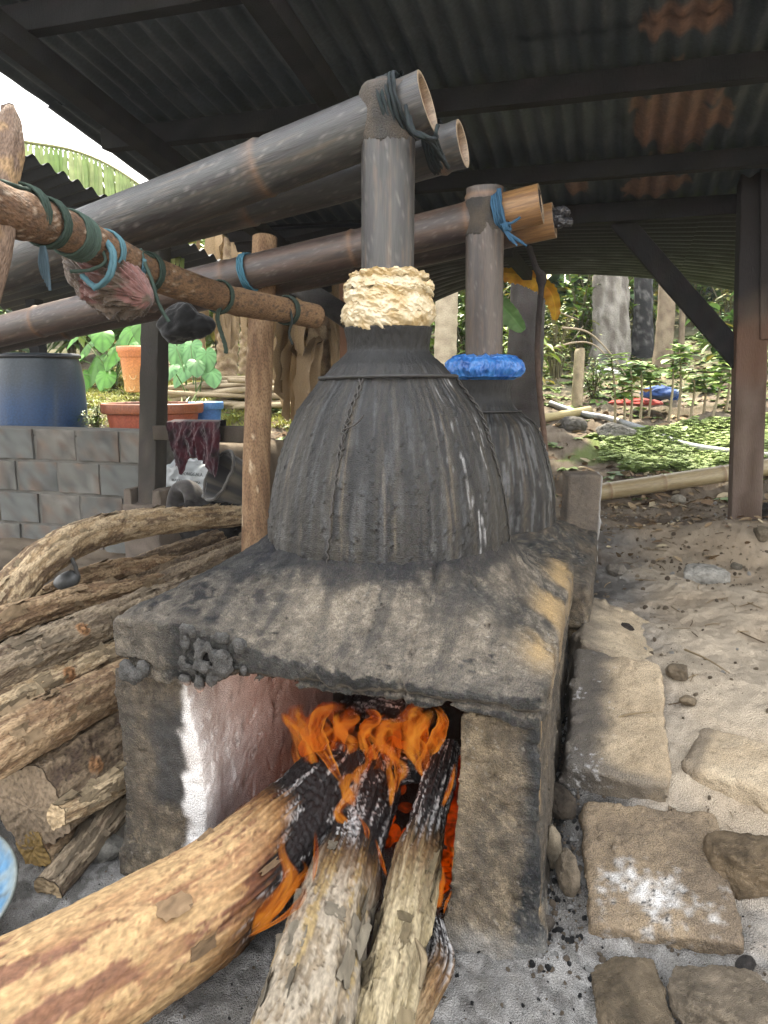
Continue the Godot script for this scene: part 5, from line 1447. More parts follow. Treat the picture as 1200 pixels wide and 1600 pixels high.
func build_woodpile() -> void:
	var g := "firewood stacked left of the hearth"
	var tan_ := {"c0": L(0.287, 0.183, 0.104), "c1": L(0.165, 0.104, 0.061), "c2": L(0.403, 0.287, 0.171), "c3": L(0.201, 0.128, 0.076), "flake": 0.0035, "sides": 72, "step": 0.006, "crook": 0.05}
	var grey := {"c0": L(0.207, 0.159, 0.110), "c1": L(0.116, 0.083, 0.057), "c2": L(0.317, 0.250, 0.171), "c3": L(0.146, 0.104, 0.071), "flake": 0.004, "sides": 72, "step": 0.006, "crook": 0.05}
	var pale := {"c0": L(0.439, 0.317, 0.183), "c1": L(0.275, 0.183, 0.104), "c2": L(0.537, 0.415, 0.262), "c3": L(0.195, 0.134, 0.085), "flake": 0.003, "sides": 72, "step": 0.006, "crook": 0.05}
	var dark := {"c0": L(0.14, 0.10, 0.065), "c1": L(0.075, 0.053, 0.036), "c2": L(0.235, 0.175, 0.115), "c3": L(0.10, 0.07, 0.05), "flake": 0.004, "sides": 80, "step": 0.006, "crook": 0.05}
	var far := Vector3(0, 0, -1)
	var list := [
		["firewood_log", "bent pale log topmost on the woodpile, its far end against the round post", pale, 0.064, 0.046, [onx(-90, 1050, -1.40), onx(-40, 985, -1.42), onx(12, 928, -1.46), onx(70, 872, -1.48), onx(140, 836, -1.5), onx(240, 815, -1.5), onx(392, 805, -1.5)], [], M.bark],
		["firewood_log", "short brown log just under the bent topmost log, with the grey shell beside it", tan_, 0.040, 0.034, [onx(70, 940, -1.50), onx(140, 903, -1.5), onx(230, 885, -1.5), onx(345, 886, -1.5)], [], M.bark_fine],
		["firewood_log", "slender tan log second layer down, with small bark curls along its top", tan_, 0.040, 0.030, [onx(-60, 1010, -1.35), onx(0, 974, -1.35), onx(110, 938, -1.35), onx(200, 920, -1.35), onx(340, 895, -1.35)], [], M.bark_fine],
		["firewood_log", "thick grey-brown flaky log level with the top of the hearth's lip", grey, 0.056, 0.050, [onx(-80, 1090, -1.25), onx(0, 1045, -1.25), onx(200, 958, -1.25), onx(330, 915, -1.25)], [[0.35, 1.0, 0.006]], M.bark],
		["firewood_log", "thin straight log with a round knot, below the thick flaky one", pale, 0.034, 0.030, [onx(-80, 1145, -1.2), onx(90, 1060, -1.2), onx(195, 1012, -1.2), onx(300, 965, -1.2)], [[0.30, 1.2, 0.005]], M.bark_fine],
		["firewood_log", "broad split log with an orange flank, sharp lower edge over a dark gap", tan_, 0.066, 0.058, [onx(-80, 1215, -1.12), onx(0, 1166, -1.12), onx(195, 1066, -1.12), onx(300, 1015, -1.12)], [], M.bark],
		["firewood_log", "short broken branch with a pale splintered end, lying on the squared log", pale, 0.026, 0.034, [onx(88, 1276, -1.0), onx(140, 1250, -1.0), onx(200, 1212, -0.995), onx(240, 1185, -1.0)], [], M.bark_fine],
		["firewood_log", "round brown stick slanting from the squared log's underside to the ash", grey, 0.034, 0.036, [onx(78, 1392, -1.0), onx(130, 1330, -1.0), onx(185, 1262, -1.0), onx(225, 1225, -1.0)], [], M.bark_fine]]
	var sd := 50.0
	for q in list:
		var look: Dictionary = q[2].duplicate()
		look["knots"] = q[6]
		var m := log_mesh(q[5], q[3] * 0.84, q[4] * 0.84, sd, look)
		var lo := obj(q[0], m.mesh(), q[7])
		bark_flakes(lo, q[5], q[3] * 0.84, q[4] * 0.84, 46, int(sd), 0.05, 0.9, (q[2].c2 as Color) * 1.1)
		tag(lo, q[1], "log", g)
		sd += 7.3
	var sq: Dictionary = dark.duplicate()
	sq["square"] = 0.8; sq["end"] = L(0.27, 0.205, 0.14); sq["knots"] = [[0.12, 1.0, 0.004]]
	var m7 := log_mesh([onx(48, 1262, -1.10), onx(195, 1158, -1.10), onx(300, 1090, -1.10)], 0.080, 0.078, 120.0, sq)
	tag(obj("squared_log", m7.mesh(), M.bark), "thick squared log with rough fibrous bark, its cut end facing out by the blue basin", "log", g)
	sq = tan_.duplicate(); sq["square"] = 1.0; sq["end"] = L(0.30, 0.20, 0.075)
	var m9 := log_mesh([onx(52, 1328, -1.10), onx(170, 1250, -1.08)], 0.036, 0.036, 131.0, sq)
	tag(obj("squared_log", m9.mesh(), M.bark_fine), "small squared timber with a yellow cut end under the thick squared log", "log", g)
	# deeper layers that show between the front logs
	var deep := [[-1.33, 0.20, 0.06], [-1.22, 0.10, 0.055], [-1.36, 0.085, 0.06], [-1.25, 0.235, 0.045], [-1.48, 0.17, 0.06], [-1.50, 0.30, 0.058], [-1.62, 0.10, 0.065], [-1.64, 0.23, 0.06], [-1.38, 0.345, 0.035], [-1.60, 0.34, 0.04]]
	var names := ["dark log deep in the pile behind the broad split log", "dark log deep in the pile near the ground behind the squared log", "brown log lying on the floor under the pile", "brown log wedged behind the thin knotted log", "grey log in the second row of the pile at mid height", "brown log in the second row under the slender tan log", "grey log on the floor in the pile's rear row", "brown log in the pile's rear row at mid height", "thin branch tucked under the slender tan log", "thin branch at the back of the pile's top"]
	for k in deep.size():
		var q: Array = deep[k]
		var m := log_mesh([Vector3(q[0], q[1], -1.12 - 0.1 * (k % 3)), Vector3(q[0] + 0.03, q[1] + 0.01, -2.0), Vector3(q[0], q[1] - 0.02, -2.75)], q[2], q[2] * 0.9, 200.0 + 9.0 * k, dark if k % 2 else grey)
		tag(obj("firewood_log", m.mesh(), M.bark), names[k], "log", g)
	# odds and ends by the pile
	var rocks := [[onx(165, 1345, -0.99), Vector3(0.055, 0.036, 0.04), 31, L(0.44, 0.42, 0.37), "whitish stone beside the stick at the hearth's left foot"], [onx(190, 1300, -0.98), Vector3(0.04, 0.045, 0.05), 36, L(0.21, 0.185, 0.15), "grey stone standing behind the whitish one by the left wall"], [onx(112, 1392, -1.08), Vector3(0.03, 0.03, 0.03), 37, L(0.26, 0.24, 0.21), "small grey stone between the stick and the blue basin"], [onx(92, 1350, -1.12), Vector3(0.045, 0.03, 0.04), 39, L(0.24, 0.2, 0.155), "brown stone under the small squared timber"]]
	for q in rocks:
		var mb := MB.new()
		var tint: Color = q[3]
		stone(mb, q[1], q[2], 26, func(p): return tint * (0.85 + 0.5 * NM.get_noise_3dv(p * 3.0) + 0.3 * NF.get_noise_3dv(p * 2.0)))
		var o := obj("stone", mb.mesh(), M.rock)
		var w: Vector3 = q[0]
		w.y = ground_y(w.x, w.z) + q[1].y * 0.6
		o.position = w; tag(o, q[4], "stone", "stones by the woodpile")
	# blue basin, rim cut off by the picture's edge
	var bc := ony(-92, 1445, 0.01)
	var bs := MB.new()
	var prof := [[0.0, 0.012], [0.06, 0.010], [0.105, 0.014], [0.118, 0.022], [0.128, 0.036], [0.133, 0.037], [0.136, 0.033], [0.131, 0.027], [0.120, 0.010], [0.105, 0.001], [0.0, 0.0]]
	sheet(bs, 80, prof.size() - 1, func(u: float, v: float) -> Vector3:
		var q: Array = prof[int(round(v * (prof.size() - 1)))]
		var a := -u * TAU
		return Vector3(cos(a) * q[0], q[1], -sin(a) * q[0] * 1.0).rotated(Vector3(0, 0, 1), -0.25).rotated(Vector3(1, 0, 0), 0.35),
		func(p: Vector3, u: float, v: float) -> Color:
			var q := v * 10.0
			var c := L(0.075, 0.21, 0.36).lerp(L(0.27, 0.33, 0.34), ss(-0.2, 0.3, NM.get_noise_3dv(p * 3.0) + 0.6 * NF.get_noise_3dv(p)) * 0.8)
			c = c.lerp(L(0.04, 0.05, 0.05), ss(0.2, 0.4, NF.get_noise_3dv(p * 1.3)) * 0.6)
			return c.lerp(L(0.22, 0.25, 0.23), ss(3.5, 4.5, q)), true)
	var bo := obj("blue_basin", bs.mesh(), M.plastic)
	bo.position = bc + Vector3(0, 0.045, 0)
	tag(bo, "scuffed blue plastic lid with a grey rim lying in the ash at the left edge", "lid")
	# grey shell-like scrap resting on the logs
	var sh := MB.new()
	sheet(sh, 40, 24, func(u: float, v: float) -> Vector3:
		var a := -u * TAU; var th := v * PI
		return Vector3(sin(th) * cos(a) * 0.045, cos(th) * 0.026, sin(th) * sin(a) * 0.03), func(p, u, v): return L(0.14, 0.145, 0.145) * (0.8 + 0.5 * NM.get_noise_3dv(p * 4.0)), true)
	rope(sh, [Vector3(0.04, 0.0, 0), Vector3(0.055, 0.03, 0.0), Vector3(0.062, 0.055, 0.0)], 0.006, L(0.16, 0.16, 0.155), 0.01)
	var so := obj("coconut_ladle", sh.mesh(), M.plastic)
	so.position = onx(104, 908, -1.47); so.rotation = Vector3(0.3, 0.3, 0.5)
	tag(so, "small grey scoop with a stub handle resting among the top logs", "scoop")

# slab of clay or stone with a rough face, laid in a frame
func slab(called: String, frame: Transform3D, half: Vector3, rnd: float, amp: float, cell: float, col: Callable, material: Material, label: String, category: String, group := "", shape = null) -> void:
	var inv := frame.affine_inverse()
	var mb := nets(func(p: Vector3) -> float:
		var d := sd_box(p, Vector3.ZERO, half, rnd)
		if shape != null: d = shape.call(p, d)
		var w := frame * p
		return d + amp * (NM.get_noise_3dv(w * 1.2) * 1.1 + NF.get_noise_3dv(w * 0.7) * 0.4 + NG.get_noise_3dv(w * 0.8) * 0.35 - 0.9 * ss(-0.62, -0.8, NC.get_noise_3dv(w * 1.6))), -half - Vector3.ONE * 0.03, half + Vector3.ONE * 0.03, cell, func(p: Vector3, n: Vector3) -> Color: return col.call(frame * p, p), amp * 1.4 + 0.004)
	var o := obj(called, mb.mesh(), material)
	o.transform = frame
	tag(o, label, category, group)

func build_stones() -> void:
	var earth := func(w: Vector3, p: Vector3, c0: Color, c1: Color) -> Color:
		var k := clampf(0.5 + NL.get_noise_3dv(w * 1.5) * 0.8 + NM.get_noise_3dv(w * 1.0) + NF.get_noise_3dv(w) * 0.5, 0, 1)
		var c := c0.lerp(c1, k)
		return c.lerp(c * 0.5, ss(0.25, 0.45, NF.get_noise_3dv(w * 2.0)) * 0.6)
	var tilt := func(a: Vector3, b: Vector3, c: Vector3) -> Transform3D:
		# a = front left, b = front right, c = back left of the top face
		var x := (b - a).normalized()
		var y := (c - a).cross(b - a).normalized() * -1.0
		if y.y < 0.0: y = -y
		return Transform3D(Basis(x, y, x.cross(y)), Vector3.ZERO)
	# big tilted block in front, with a patch of white ash on it
	var a := onz(897, 1440, -1.19); var b := onz(1143, 1472, -1.21); var c := onz(930, 1252, -1.45)
	var f: Transform3D = tilt.call(a, b, c)
	var half := Vector3((b - a).length() * 0.5, 0.045, (c - a).length() * 0.5)
	f.origin = (b + c) * 0.5 - f.basis.y * half.y
	var ash_mid := onz(1010, 1385, -1.27)
	slab("clay_block", f, half, 0.009, 0.009, 0.004, func(w: Vector3, p: Vector3) -> Color:
		var cc: Color = earth.call(w, p, L(0.155, 0.12, 0.085), L(0.27, 0.205, 0.135))
		var e := 0.8 - Vector2((w.x - ash_mid.x) / 0.12, (w.z - ash_mid.z) / 0.07).length() + NM.get_noise_3dv(w * 1.3) * 0.8 + NF.get_noise_3dv(w * 0.9) * 0.7
		cc = cc.lerp(L(0.44, 0.43, 0.41), ss(-0.1, 0.4, e) * ss(0.0, 0.03, p.y) * 0.6)
		cc = cc.lerp(L(0.62, 0.61, 0.59), ss(0.3, 0.7, e) * ss(0.0, 0.03, p.y) * 0.8)
		cc = cc.lerp(L(0.04, 0.04, 0.04), ss(0.35, 0.5, NF.get_noise_3dv(w * 1.7 + Vector3.ONE)) * ss(-0.3, 0.3, e))
		return cc.lerp(L(0.33, 0.23, 0.12), ss(0.02, -0.02, p.y) * 0.35), M.mud, "large tilted clay block with a white ash patch, right of the hearth mouth", "clay block", "broken clay blocks")
	f.origin += Vector3(0.0, -0.065, 0.015) 
	slab("clay_block", f, half * Vector3(0.97, 0.75, 0.95), 0.012, 0.008, 0.005, func(w: Vector3, p: Vector3) -> Color: return earth.call(w, p, L(0.20, 0.165, 0.12), L(0.30, 0.25, 0.19)), M.mud, "pale clay block half buried beneath the large tilted one", "clay block", "broken clay blocks")
	# ledge slabs along the flank of the hearths
	a = onz(884, 1195, -1.46); b = onz(1050, 1232, -1.47); c = onz(900, 1010, -1.84)
	f = tilt.call(a, b, c)
	half = Vector3((b - a).length() * 0.5, 0.07, (c - a).length() * 0.5)
	f.origin = (b + c) * 0.5 - f.basis.y * half.y
	slab("clay_slab", f, half, 0.012, 0.008, 0.0045, func(w: Vector3, p: Vector3) -> Color:
		var cc: Color = earth.call(w, p, L(0.34, 0.265, 0.175), L(0.43, 0.345, 0.235))
		var e := NM.get_noise_3dv(w * 1.0) * 0.5
		cc = cc.lerp(L(0.07, 0.065, 0.06), ss(0.08, 0.0, w.x + 0.02 + e * 0.09) * 0.9)
		cc = cc.lerp(L(0.10, 0.09, 0.08), ss(-1.52, -1.47, w.z + e * 0.06) * 0.75)
		return cc.lerp(L(0.6, 0.6, 0.6), ss(0.25, 0.5, NF.get_noise_3dv(w * 1.3) + NM.get_noise_3dv(w) * 0.6 - 0.1) * ss(0.06, 0.0, w.x + e * 0.06) * 0.5), M.mud, "sooty-edged clay slab of the ledge beside the front hearth's flank", "clay slab", "broken clay blocks")
	a = onz(905, 998, -1.87); b = onz(1036, 1058, -1.88); c = onz(915, 925, -2.28)
	f = tilt.call(a, b, c)
	half = Vector3((b - a).length() * 0.5, 0.07, (c - a).length() * 0.5)
	f.origin = (b + c) * 0.5 - f.basis.y * half.y
	slab("clay_slab", f, half, 0.016, 0.010, 0.006, func(w: Vector3, p: Vector3) -> Color:
		var cc: Color = earth.call(w, p, L(0.36, 0.285, 0.19), L(0.44, 0.36, 0.25))
		return cc.lerp(L(0.09, 0.08, 0.07), ss(0.05, -0.03, w.x + NM.get_noise_3dv(w) * 0.06) * 0.7), M.mud, "sandy clay slab behind the sooty one, along the seam of the two hearths", "clay slab", "broken clay blocks")
	# curved chunk and lump at the right edge
	var cf := Transform3D(Basis.from_euler(Vector3(0.12, -0.35, -0.05)), ony(1165, 1262, 0.10) + Vector3(0, 0.07, 0))
	slab("curved_clay_chunk", cf, Vector3(0.12, 0.045, 0.085), 0.02, 0.008, 0.005, func(w: Vector3, p: Vector3) -> Color:
		var cc: Color = earth.call(w, p, L(0.40, 0.315, 0.21), L(0.47, 0.385, 0.27))
		return cc.lerp(L(0.19, 0.155, 0.115), ss(-0.075, -0.095, p.x + NM.get_noise_3dv(w * 1.4) * 0.02) * 0.85), M.mud, "pale curved chunk of clay rim lying at the right edge", "clay chunk", "broken clay blocks",
		func(p: Vector3, d: float) -> float: return maxf(d, maxf(0.055 - Vector2(p.x + 0.135, p.z * 0.0 + p.y + 0.045).length(), -1.0) * 0.6))
	var list := [
		[[1172, 1345], 0.09, Vector3(0.075, 0.05, 0.05), 61, L(0.27, 0.20, 0.125), "dark crumbling earth lump under the curved chunk"],
		[[985, 1568], 0.01, Vector3(0.085, 0.030, 0.055), 62, L(0.25, 0.195, 0.13), "flat brown stone dusted with ash in front of the large tilted block"],
		[[1135, 1575], 0.02, Vector3(0.085, 0.035, 0.06), 63, L(0.29, 0.235, 0.17), "flat sandy stone at the bottom right corner"],
		[[862, 1325], 0.06, Vector3(0.022, 0.05, 0.03), 64, L(0.36, 0.30, 0.215), "pale upright flake of clay against the hearth's right foot"],
		[[888, 1350], 0.05, Vector3(0.022, 0.052, 0.03), 65, L(0.29, 0.235, 0.17), "greyer clay flake between the pale flake and the tilted block"],
		[[850, 1442], 0.02, Vector3(0.02, 0.02, 0.02), 66, L(0.13, 0.11, 0.09), "small dark stone at the hearth's right foot"],
		[[868, 1255], 0.10, Vector3(0.035, 0.04, 0.05), 67, L(0.10, 0.08, 0.06), "sooty clod wedged between hearth and ledge"],
		[[975, 985], 0.27, Vector3(0.036, 0.022, 0.022), 68, L(0.06, 0.05, 0.042), "black flake of burnt bark lying on the sand ledge"],
		[[1165, 1508], 0.02, Vector3(0.024, 0.010, 0.014), 69, L(0.05, 0.045, 0.042), "black cinder right of the large tilted block"],
		[[1060, 1050], 0.2, Vector3(0.03, 0.02, 0.03), 70, L(0.30, 0.235, 0.16), "sandy clod at the corner of the ledge slabs"],
		[[1075, 1085], 0.2, Vector3(0.022, 0.014, 0.02), 71, L(0.33, 0.26, 0.175), "small sandy clod just below the ledge corner"],
		[[1108, 850], 0.28, Vector3(0.075, 0.035, 0.05), 72, L(0.68, 0.65, 0.58), "long white stone at the foot of the right post"],
		[[962, 890], 0.25, Vector3(0.05, 0.025, 0.04), 73, L(0.34, 0.30, 0.25), "crumbly grey rubble lump behind the rear hearth"],
		[[1060, 785], 0.3, Vector3(0.045, 0.03, 0.03), 74, L(0.45, 0.41, 0.33), "pale stone in front of the fallen bamboo"],
		[[1058, 812], 0.3, Vector3(0.02, 0.014, 0.02), 75, L(0.5, 0.45, 0.36), "little pale stone below the fallen bamboo"],
		[[1198, 800], 0.33, Vector3(0.05, 0.06, 0.05), 76, L(0.10, 0.09, 0.08), "dark stone behind the right post"],
		[[1190, 870], 0.36, Vector3(0.05, 0.03, 0.04), 77, L(0.33, 0.27, 0.19), "earthy clod on the bank right of the post"],
		[[1095, 905], 0.29, Vector3(0.02, 0.014, 0.018), 78, L(0.40, 0.36, 0.29), "grey pebble on the bank in front of the white stone"],
		[[1150, 895], 0.31, Vector3(0.022, 0.016, 0.018), 79, L(0.36, 0.32, 0.25), "brown pebble below the right post"]]
	for q in list:
		var mb := MB.new()
		var tint: Color = q[4]
		var hf: Vector3 = q[2]
		var p0 := ony(q[0][0], q[0][1], q[1])
		stone(mb, hf, q[3], 30 if hf.x > 0.03 else 16, func(p): return tint * (0.85 + 0.6 * NM.get_noise_3dv((p + p0) * 2.0) + 0.35 * NF.get_noise_3dv(p * 2.0)), 9, 0.07, 5.0 if hf.x > 0.06 else 0.0)
		var o := obj("stone", mb.mesh(), M.rock)
		for it in 5: p0 = ony(q[0][0], q[0][1], ground_y(p0.x, p0.z) + hf.y * 0.5)
		p0.y = ground_y(p0.x, p0.z) + hf.y * 0.5
		o.position = p0
		o.rotation = Vector3(0, float(q[3]) * 1.7, 0) if hf.y < 0.04 else Vector3(0.1, 0.3, 0.15)
		tag(o, q[5], "stone", "stones round the hearths")
	# upright concrete scrap behind the rear hearth
	var k0 := onz(905, 858, -3.0); var k1 := onz(908, 758, -3.0)
	slab("concrete_block", Transform3D(Basis.from_euler(Vector3(0.05, 0.35, 0.0)), (k0 + k1) * 0.5), Vector3(0.068, (k1 - k0).length() * 0.5 + 0.05, 0.045), 0.008, 0.005, 0.006, func(w: Vector3, p: Vector3) -> Color:
		var cc: Color = earth.call(w, p, L(0.14, 0.12, 0.10), L(0.22, 0.18, 0.14))
		return cc.lerp(L(0.42, 0.41, 0.39), ss(0.056, 0.066, p.x)), M.mud, "upright broken concrete block standing behind the rear hearth", "concrete block")
	# fallen bamboo pole and a grey water pipe
	var m := MB.new()
	var q0 := ony(920, 779, 0.29); var q1 := ony(1215, 764, 0.33)
	q0.y = ground_y(q0.x, q0.z) + 0.05; q1.y = ground_y(q1.x, q1.z) + 0.055
	bamboo(m, q0, q1, 0.052, [0.12, 0.46, 0.83], bamboo_colour(8.0, L(0.42, 0.34, 0.19), L(0.33, 0.25, 0.13), L(0.5, 0.43, 0.28), [0.12, 0.46, 0.83], q0, q1), true, true)
	tag(obj("fallen_bamboo", m.mesh(), M.bamboo), "tan bamboo pole lying on the earth left of the right post", "bamboo pole")
	m = MB.new()
	var w0 := ony(858, 690, 0.42); var w1 := ony(1210, 728, 0.45)
	var pp := []
	for k in 7:
		var w := w0.lerp(w1, k / 6.0)
		w.y = ground_y(w.x, w.z) + 0.035
		pp.append(w)
	tube(m, path(pp, 0.05), 14, func(t, a, s): return 0.024, func(t, a, p): return L(0.42, 0.44, 0.46).lerp(L(0.25, 0.25, 0.25), ss(0.0, 0.4, NM.get_noise_3dv(p))), 3)
	tag(obj("water_pipe", m.mesh(), M.plastic), "thin grey water pipe running along the far side of the yard", "pipe")
	# twigs on the sand
	for q in [[[1148, 1165], [1175, 1178], [1205, 1200], "curved dry twig on the sand at the right edge"], [[1070, 1015], [1105, 1030], [1140, 1052], "fine straw on the pale sand slope"], [[940, 1135], [975, 1118], [1020, 1112], "thin straw lying across the sooty slab"]]:
		var tm := MB.new()
		var ps := []
		for k in 3:
			var w := ony(q[k][0], q[k][1], 0.2)
			for it in 4: w = ony(q[k][0], q[k][1], ground_y(w.x, w.z) + (0.012 if q[3] != "thin straw lying across the sooty slab" else 0.06))
			ps.append(w)
		tube(tm, path(ps, 0.01), 8, func(t, a, s): return 0.0032 * (1.0 - 0.6 * t), func(t, a, p): return L(0.42, 0.32, 0.19))
		tag(obj("twig", tm.mesh(), M.bark_fine), q[3], "twig")
	# straw and twigs trodden into the ground
	rng.seed = 71
	var tb := MB.new()
	tube(tb, path([Vector3(-0.5, 0, 0), Vector3(0.05, 0.03, 0.06), Vector3(0.5, 0, 0)], 0.2), 5, func(t, a, s): return 0.022, func(t, a, p): return Color.WHITE)
	var tmm := MultiMesh.new()
	tmm.transform_format = MultiMesh.TRANSFORM_3D; tmm.use_colors = true; tmm.mesh = tb.mesh(); tmm.instance_count = 620
	for k in 620:
		var x := rr(0.0, 1.5); var d := rr(0.95, 4.4)
		if k > 400: x = rr(-2.2, -0.95); d = rr(0.9, 3.2)
		var s := rr(0.02, 0.09) * ss(0.5, 2.0, d)
		tmm.set_instance_transform(k, Transform3D(Basis.from_euler(Vector3(rr(-0.1, 0.1), rr(0, TAU), rr(-0.15, 0.15))).scaled(Vector3(s, s, s)), Vector3(x, ground_y(x, -d) + 0.002, -d)))
		tmm.set_instance_color(k, L(0.45, 0.34, 0.2).lerp(L(0.16, 0.11, 0.07), rng.randf()))
	var tmi := MultiMeshInstance3D.new()
	tmi.name = "straw_and_twigs"; tmi.multimesh = tmm; tmi.material_override = M.bark_fine
	add_child(tmi, true); tag(tmi, "bits of straw and twig trodden into the ground", "straw", "", "stuff")
	# gravel and crumbs over the yard
	rng.seed = 5
	var pb := MB.new()
	stone(pb, Vector3(1, 0.65, 0.85), 8, 4, func(p): return Color.WHITE, 8, 0.08)
	var mm := MultiMesh.new()
	mm.transform_format = MultiMesh.TRANSFORM_3D; mm.use_colors = true; mm.mesh = pb.mesh(); mm.instance_count = 5200
	for k in 5200:
		var x := rr(-0.05, 1.6); var d := 1.0 + 4.2 * pow(rng.randf(), 0.7)
		if k > 3400: x = rr(-2.6, -0.95); d = rr(0.9, 3.4)
		if k > 4200: x = rr(-0.15, 1.4); d = rr(2.9, 4.6)
		var s := 0.0018 + 0.010 * pow(rng.randf(), 4.0) * ss(0.8, 2.5, d)
		mm.set_instance_transform(k, Transform3D(Basis.from_euler(Vector3(rr(0, TAU), rr(0, TAU), rr(0, TAU))).scaled(Vector3.ONE * s), Vector3(x, ground_y(x, -d) + s * 0.25, -d)))
		mm.set_instance_color(k, L(0.42, 0.34, 0.24).lerp(L(0.16, 0.12, 0.085), rng.randf()) if rng.randf() < 0.85 else L(0.5, 0.48, 0.44))
	var mi := MultiMeshInstance3D.new()
	mi.name = "gravel"; mi.multimesh = mm; mi.material_override = M.rock
	add_child(mi, true); tag(mi, "gravel and crumbs of earth strewn over the yard", "gravel", "", "stuff")

func lathe(mb: MB, prof: Array, seg: int, col: Callable, facet := 0) -> void:
	var n := prof.size() - 1
	sheet(mb, seg, n, func(u: float, v: float) -> Vector3:
		var q: Array = prof[int(round(v * n))]
		var a := -u * TAU
		var k := 1.0
		if facet > 0:
			var w := TAU / facet
			k = lerpf(1.0, cos(w * 0.5) / cos(fposmod(-a, w) - w * 0.5), 0.9)
		return Vector3(cos(a) * q[0] * k, q[1], -sin(a) * q[0] * k), col, true)

func build_left_side() -> void:
	# low wall of concrete blocks, each block a piece
	var wall := thing("block_wall", Vector3(-3.4, 0, -3.5), "low retaining wall of sooty concrete blocks at the left, below the blue drum", "wall")
	var zf := -3.5
	var bw := 0.285; var bh := 0.185
	var tone := [L(0.185, 0.19, 0.18), L(0.22, 0.215, 0.195), L(0.20, 0.20, 0.185), L(0.235, 0.22, 0.195)]
	var variants := []
	for k in 6:
		var mb := MB.new()
		var t: Color = tone[k % 4]
		bar(mb, Transform3D(Basis(), Vector3.ZERO), Vector3(bw * 0.5 - 0.008, bh * 0.5 - 0.007, 0.07), func(p): return (t.lerp(L(0.22, 0.17, 0.135), ss(0.0, 0.4, NM.get_noise_3dv(p * 1.4 + Vector3(k, 0, 0)))).lerp(L(0.10, 0.10, 0.095), 0.6 * ss(0.0, 0.5, NM.get_noise_3dv(p * 0.7 + Vector3(0, k, 3)))) * (0.85 + 0.4 * NF.get_noise_3dv(p * 2.0 + Vector3(k, 0, 0)))), 0.006, 0.006)
		variants.append(mb.mesh())
	for row in 4:
		for i in 9:
			var x := -4.85 + (i + (0.5 if row % 2 else 0.0)) * bw
			if x > -2.36: continue
			var o := obj("block", variants[(i * 5 + row * 3) % 6], M.mud, wall)
			o.position = Vector3(x, -0.02 + bh * (row + 0.5), zf + 0.005 * ((i * 7 + row * 3) % 3)) - wall.position
			o.rotation = Vector3(0, 0.012 * ((i * 3 + row) % 3 - 1), 0.008 * ((i + row) % 3 - 1))
	var mo := MB.new()
	bar(mo, Transform3D(Basis(), Vector3(-3.62, 0.335, zf - 0.02) - wall.position), Vector3(1.33, 0.345, 0.086), func(p): return L(0.20, 0.19, 0.17) * (0.8 + 0.5 * NM.get_noise_3dv(p * 2.0)), 0.012, 0.008)
	obj("mortar", mo.mesh(), M.mud, wall)
	var capm := MB.new()
	bar(capm, Transform3D(Basis(), Vector3(-3.62, 0.697, zf - 0.02) - wall.position), Vector3(1.34, 0.02, 0.088), func(p): return L(0.19, 0.18, 0.16) * (0.85 + 0.4 * NM.get_noise_3dv(p * 2.0)), 0.012, 0.010)
	obj("coping", capm.mesh(), M.mud, wall)
	# blue drum
	var drum := thing("plastic_drum", Vector3(-3.70, 0.52, -4.12), "large navy blue plastic drum standing behind the block wall at the left", "drum")
	var db := MB.new()
	lathe(db, [[0.0, 0.0], [0.26, 0.0], [0.285, 0.02], [0.292, 0.06], [0.293, 0.3], [0.288, 0.46], [0.272, 0.57], [0.262, 0.60], [0.266, 0.604], [0.27, 0.612], [0.27, 0.632], [0.262, 0.636], [0.252, 0.625], [0.0, 0.622]], 72, func(p: Vector3, u: float, v: float) -> Color:
		var c := L(0.018, 0.06, 0.155).lerp(L(0.045, 0.062, 0.075), ss(0.28, 0.52, p.y + 0.1 * NM.get_noise_3dv(p)))
		return c.lerp(L(0.09, 0.12, 0.15), ss(0.25, 0.45, NF.get_noise_3d(p.x, p.y * 0.1, p.z)) * 0.5))
	obj("body", db.mesh(), M.plastic, drum)
	var rim := MB.new()
	lathe(rim, [[0.263, 0.606], [0.277, 0.606], [0.279, 0.618], [0.277, 0.630], [0.263, 0.630]], 72, func(p, u, v): return L(0.03, 0.035, 0.042))
	obj("rim", rim.mesh(), M.plastic, drum)
	# terracotta planter
	var pl := thing("planter", Vector3(-2.945, 0.54, -4.3), "wide terracotta-red plastic planter full of soil, behind the left post", "planter")
	pl.scale = Vector3(0.86, 1.0, 0.86)
	var pb := MB.new()
	var red := func(p: Vector3, u: float, v: float) -> Color: return L(0.33, 0.075, 0.042).lerp(L(0.42, 0.12, 0.065), clampf(0.5 + NM.get_noise_3dv(p * 2.0), 0, 1))
	lathe(pb, [[0.0, 0.0], [0.27, 0.0], [0.29, 0.02], [0.315, 0.115], [0.323, 0.118], [0.325, 0.128], [0.345, 0.225], [0.342, 0.23]], 64, red, 16)
	obj("body", pb.mesh(), M.plastic, pl)
	var pr := MB.new()
	lathe(pr, [[0.342, 0.228], [0.372, 0.228], [0.384, 0.24], [0.388, 0.285], [0.38, 0.295], [0.352, 0.295], [0.345, 0.27]], 64, func(p, u, v): return L(0.36, 0.125, 0.062) * (0.9 + 0.3 * NM.get_noise_3dv(p * 2.0)), 16)
	obj("rim", pr.mesh(), M.plastic, pl)
	var so := MB.new()
	lathe(so, [[0.346, 0.275], [0.2, 0.287], [0.0, 0.292]], 48, func(p, u, v): return L(0.07, 0.05, 0.035))
	obj("soil", so.mesh(), M.soil, pl)
	# blue bucket
	var bk := thing("bucket", Vector3(onz(322, 640, -4.62).x, 0.56, -4.62), "small bright blue bucket with a thick rim beside the terracotta planter", "bucket")
	bk.scale = Vector3(0.80, 1.0, 0.80)
	var bb := MB.new()
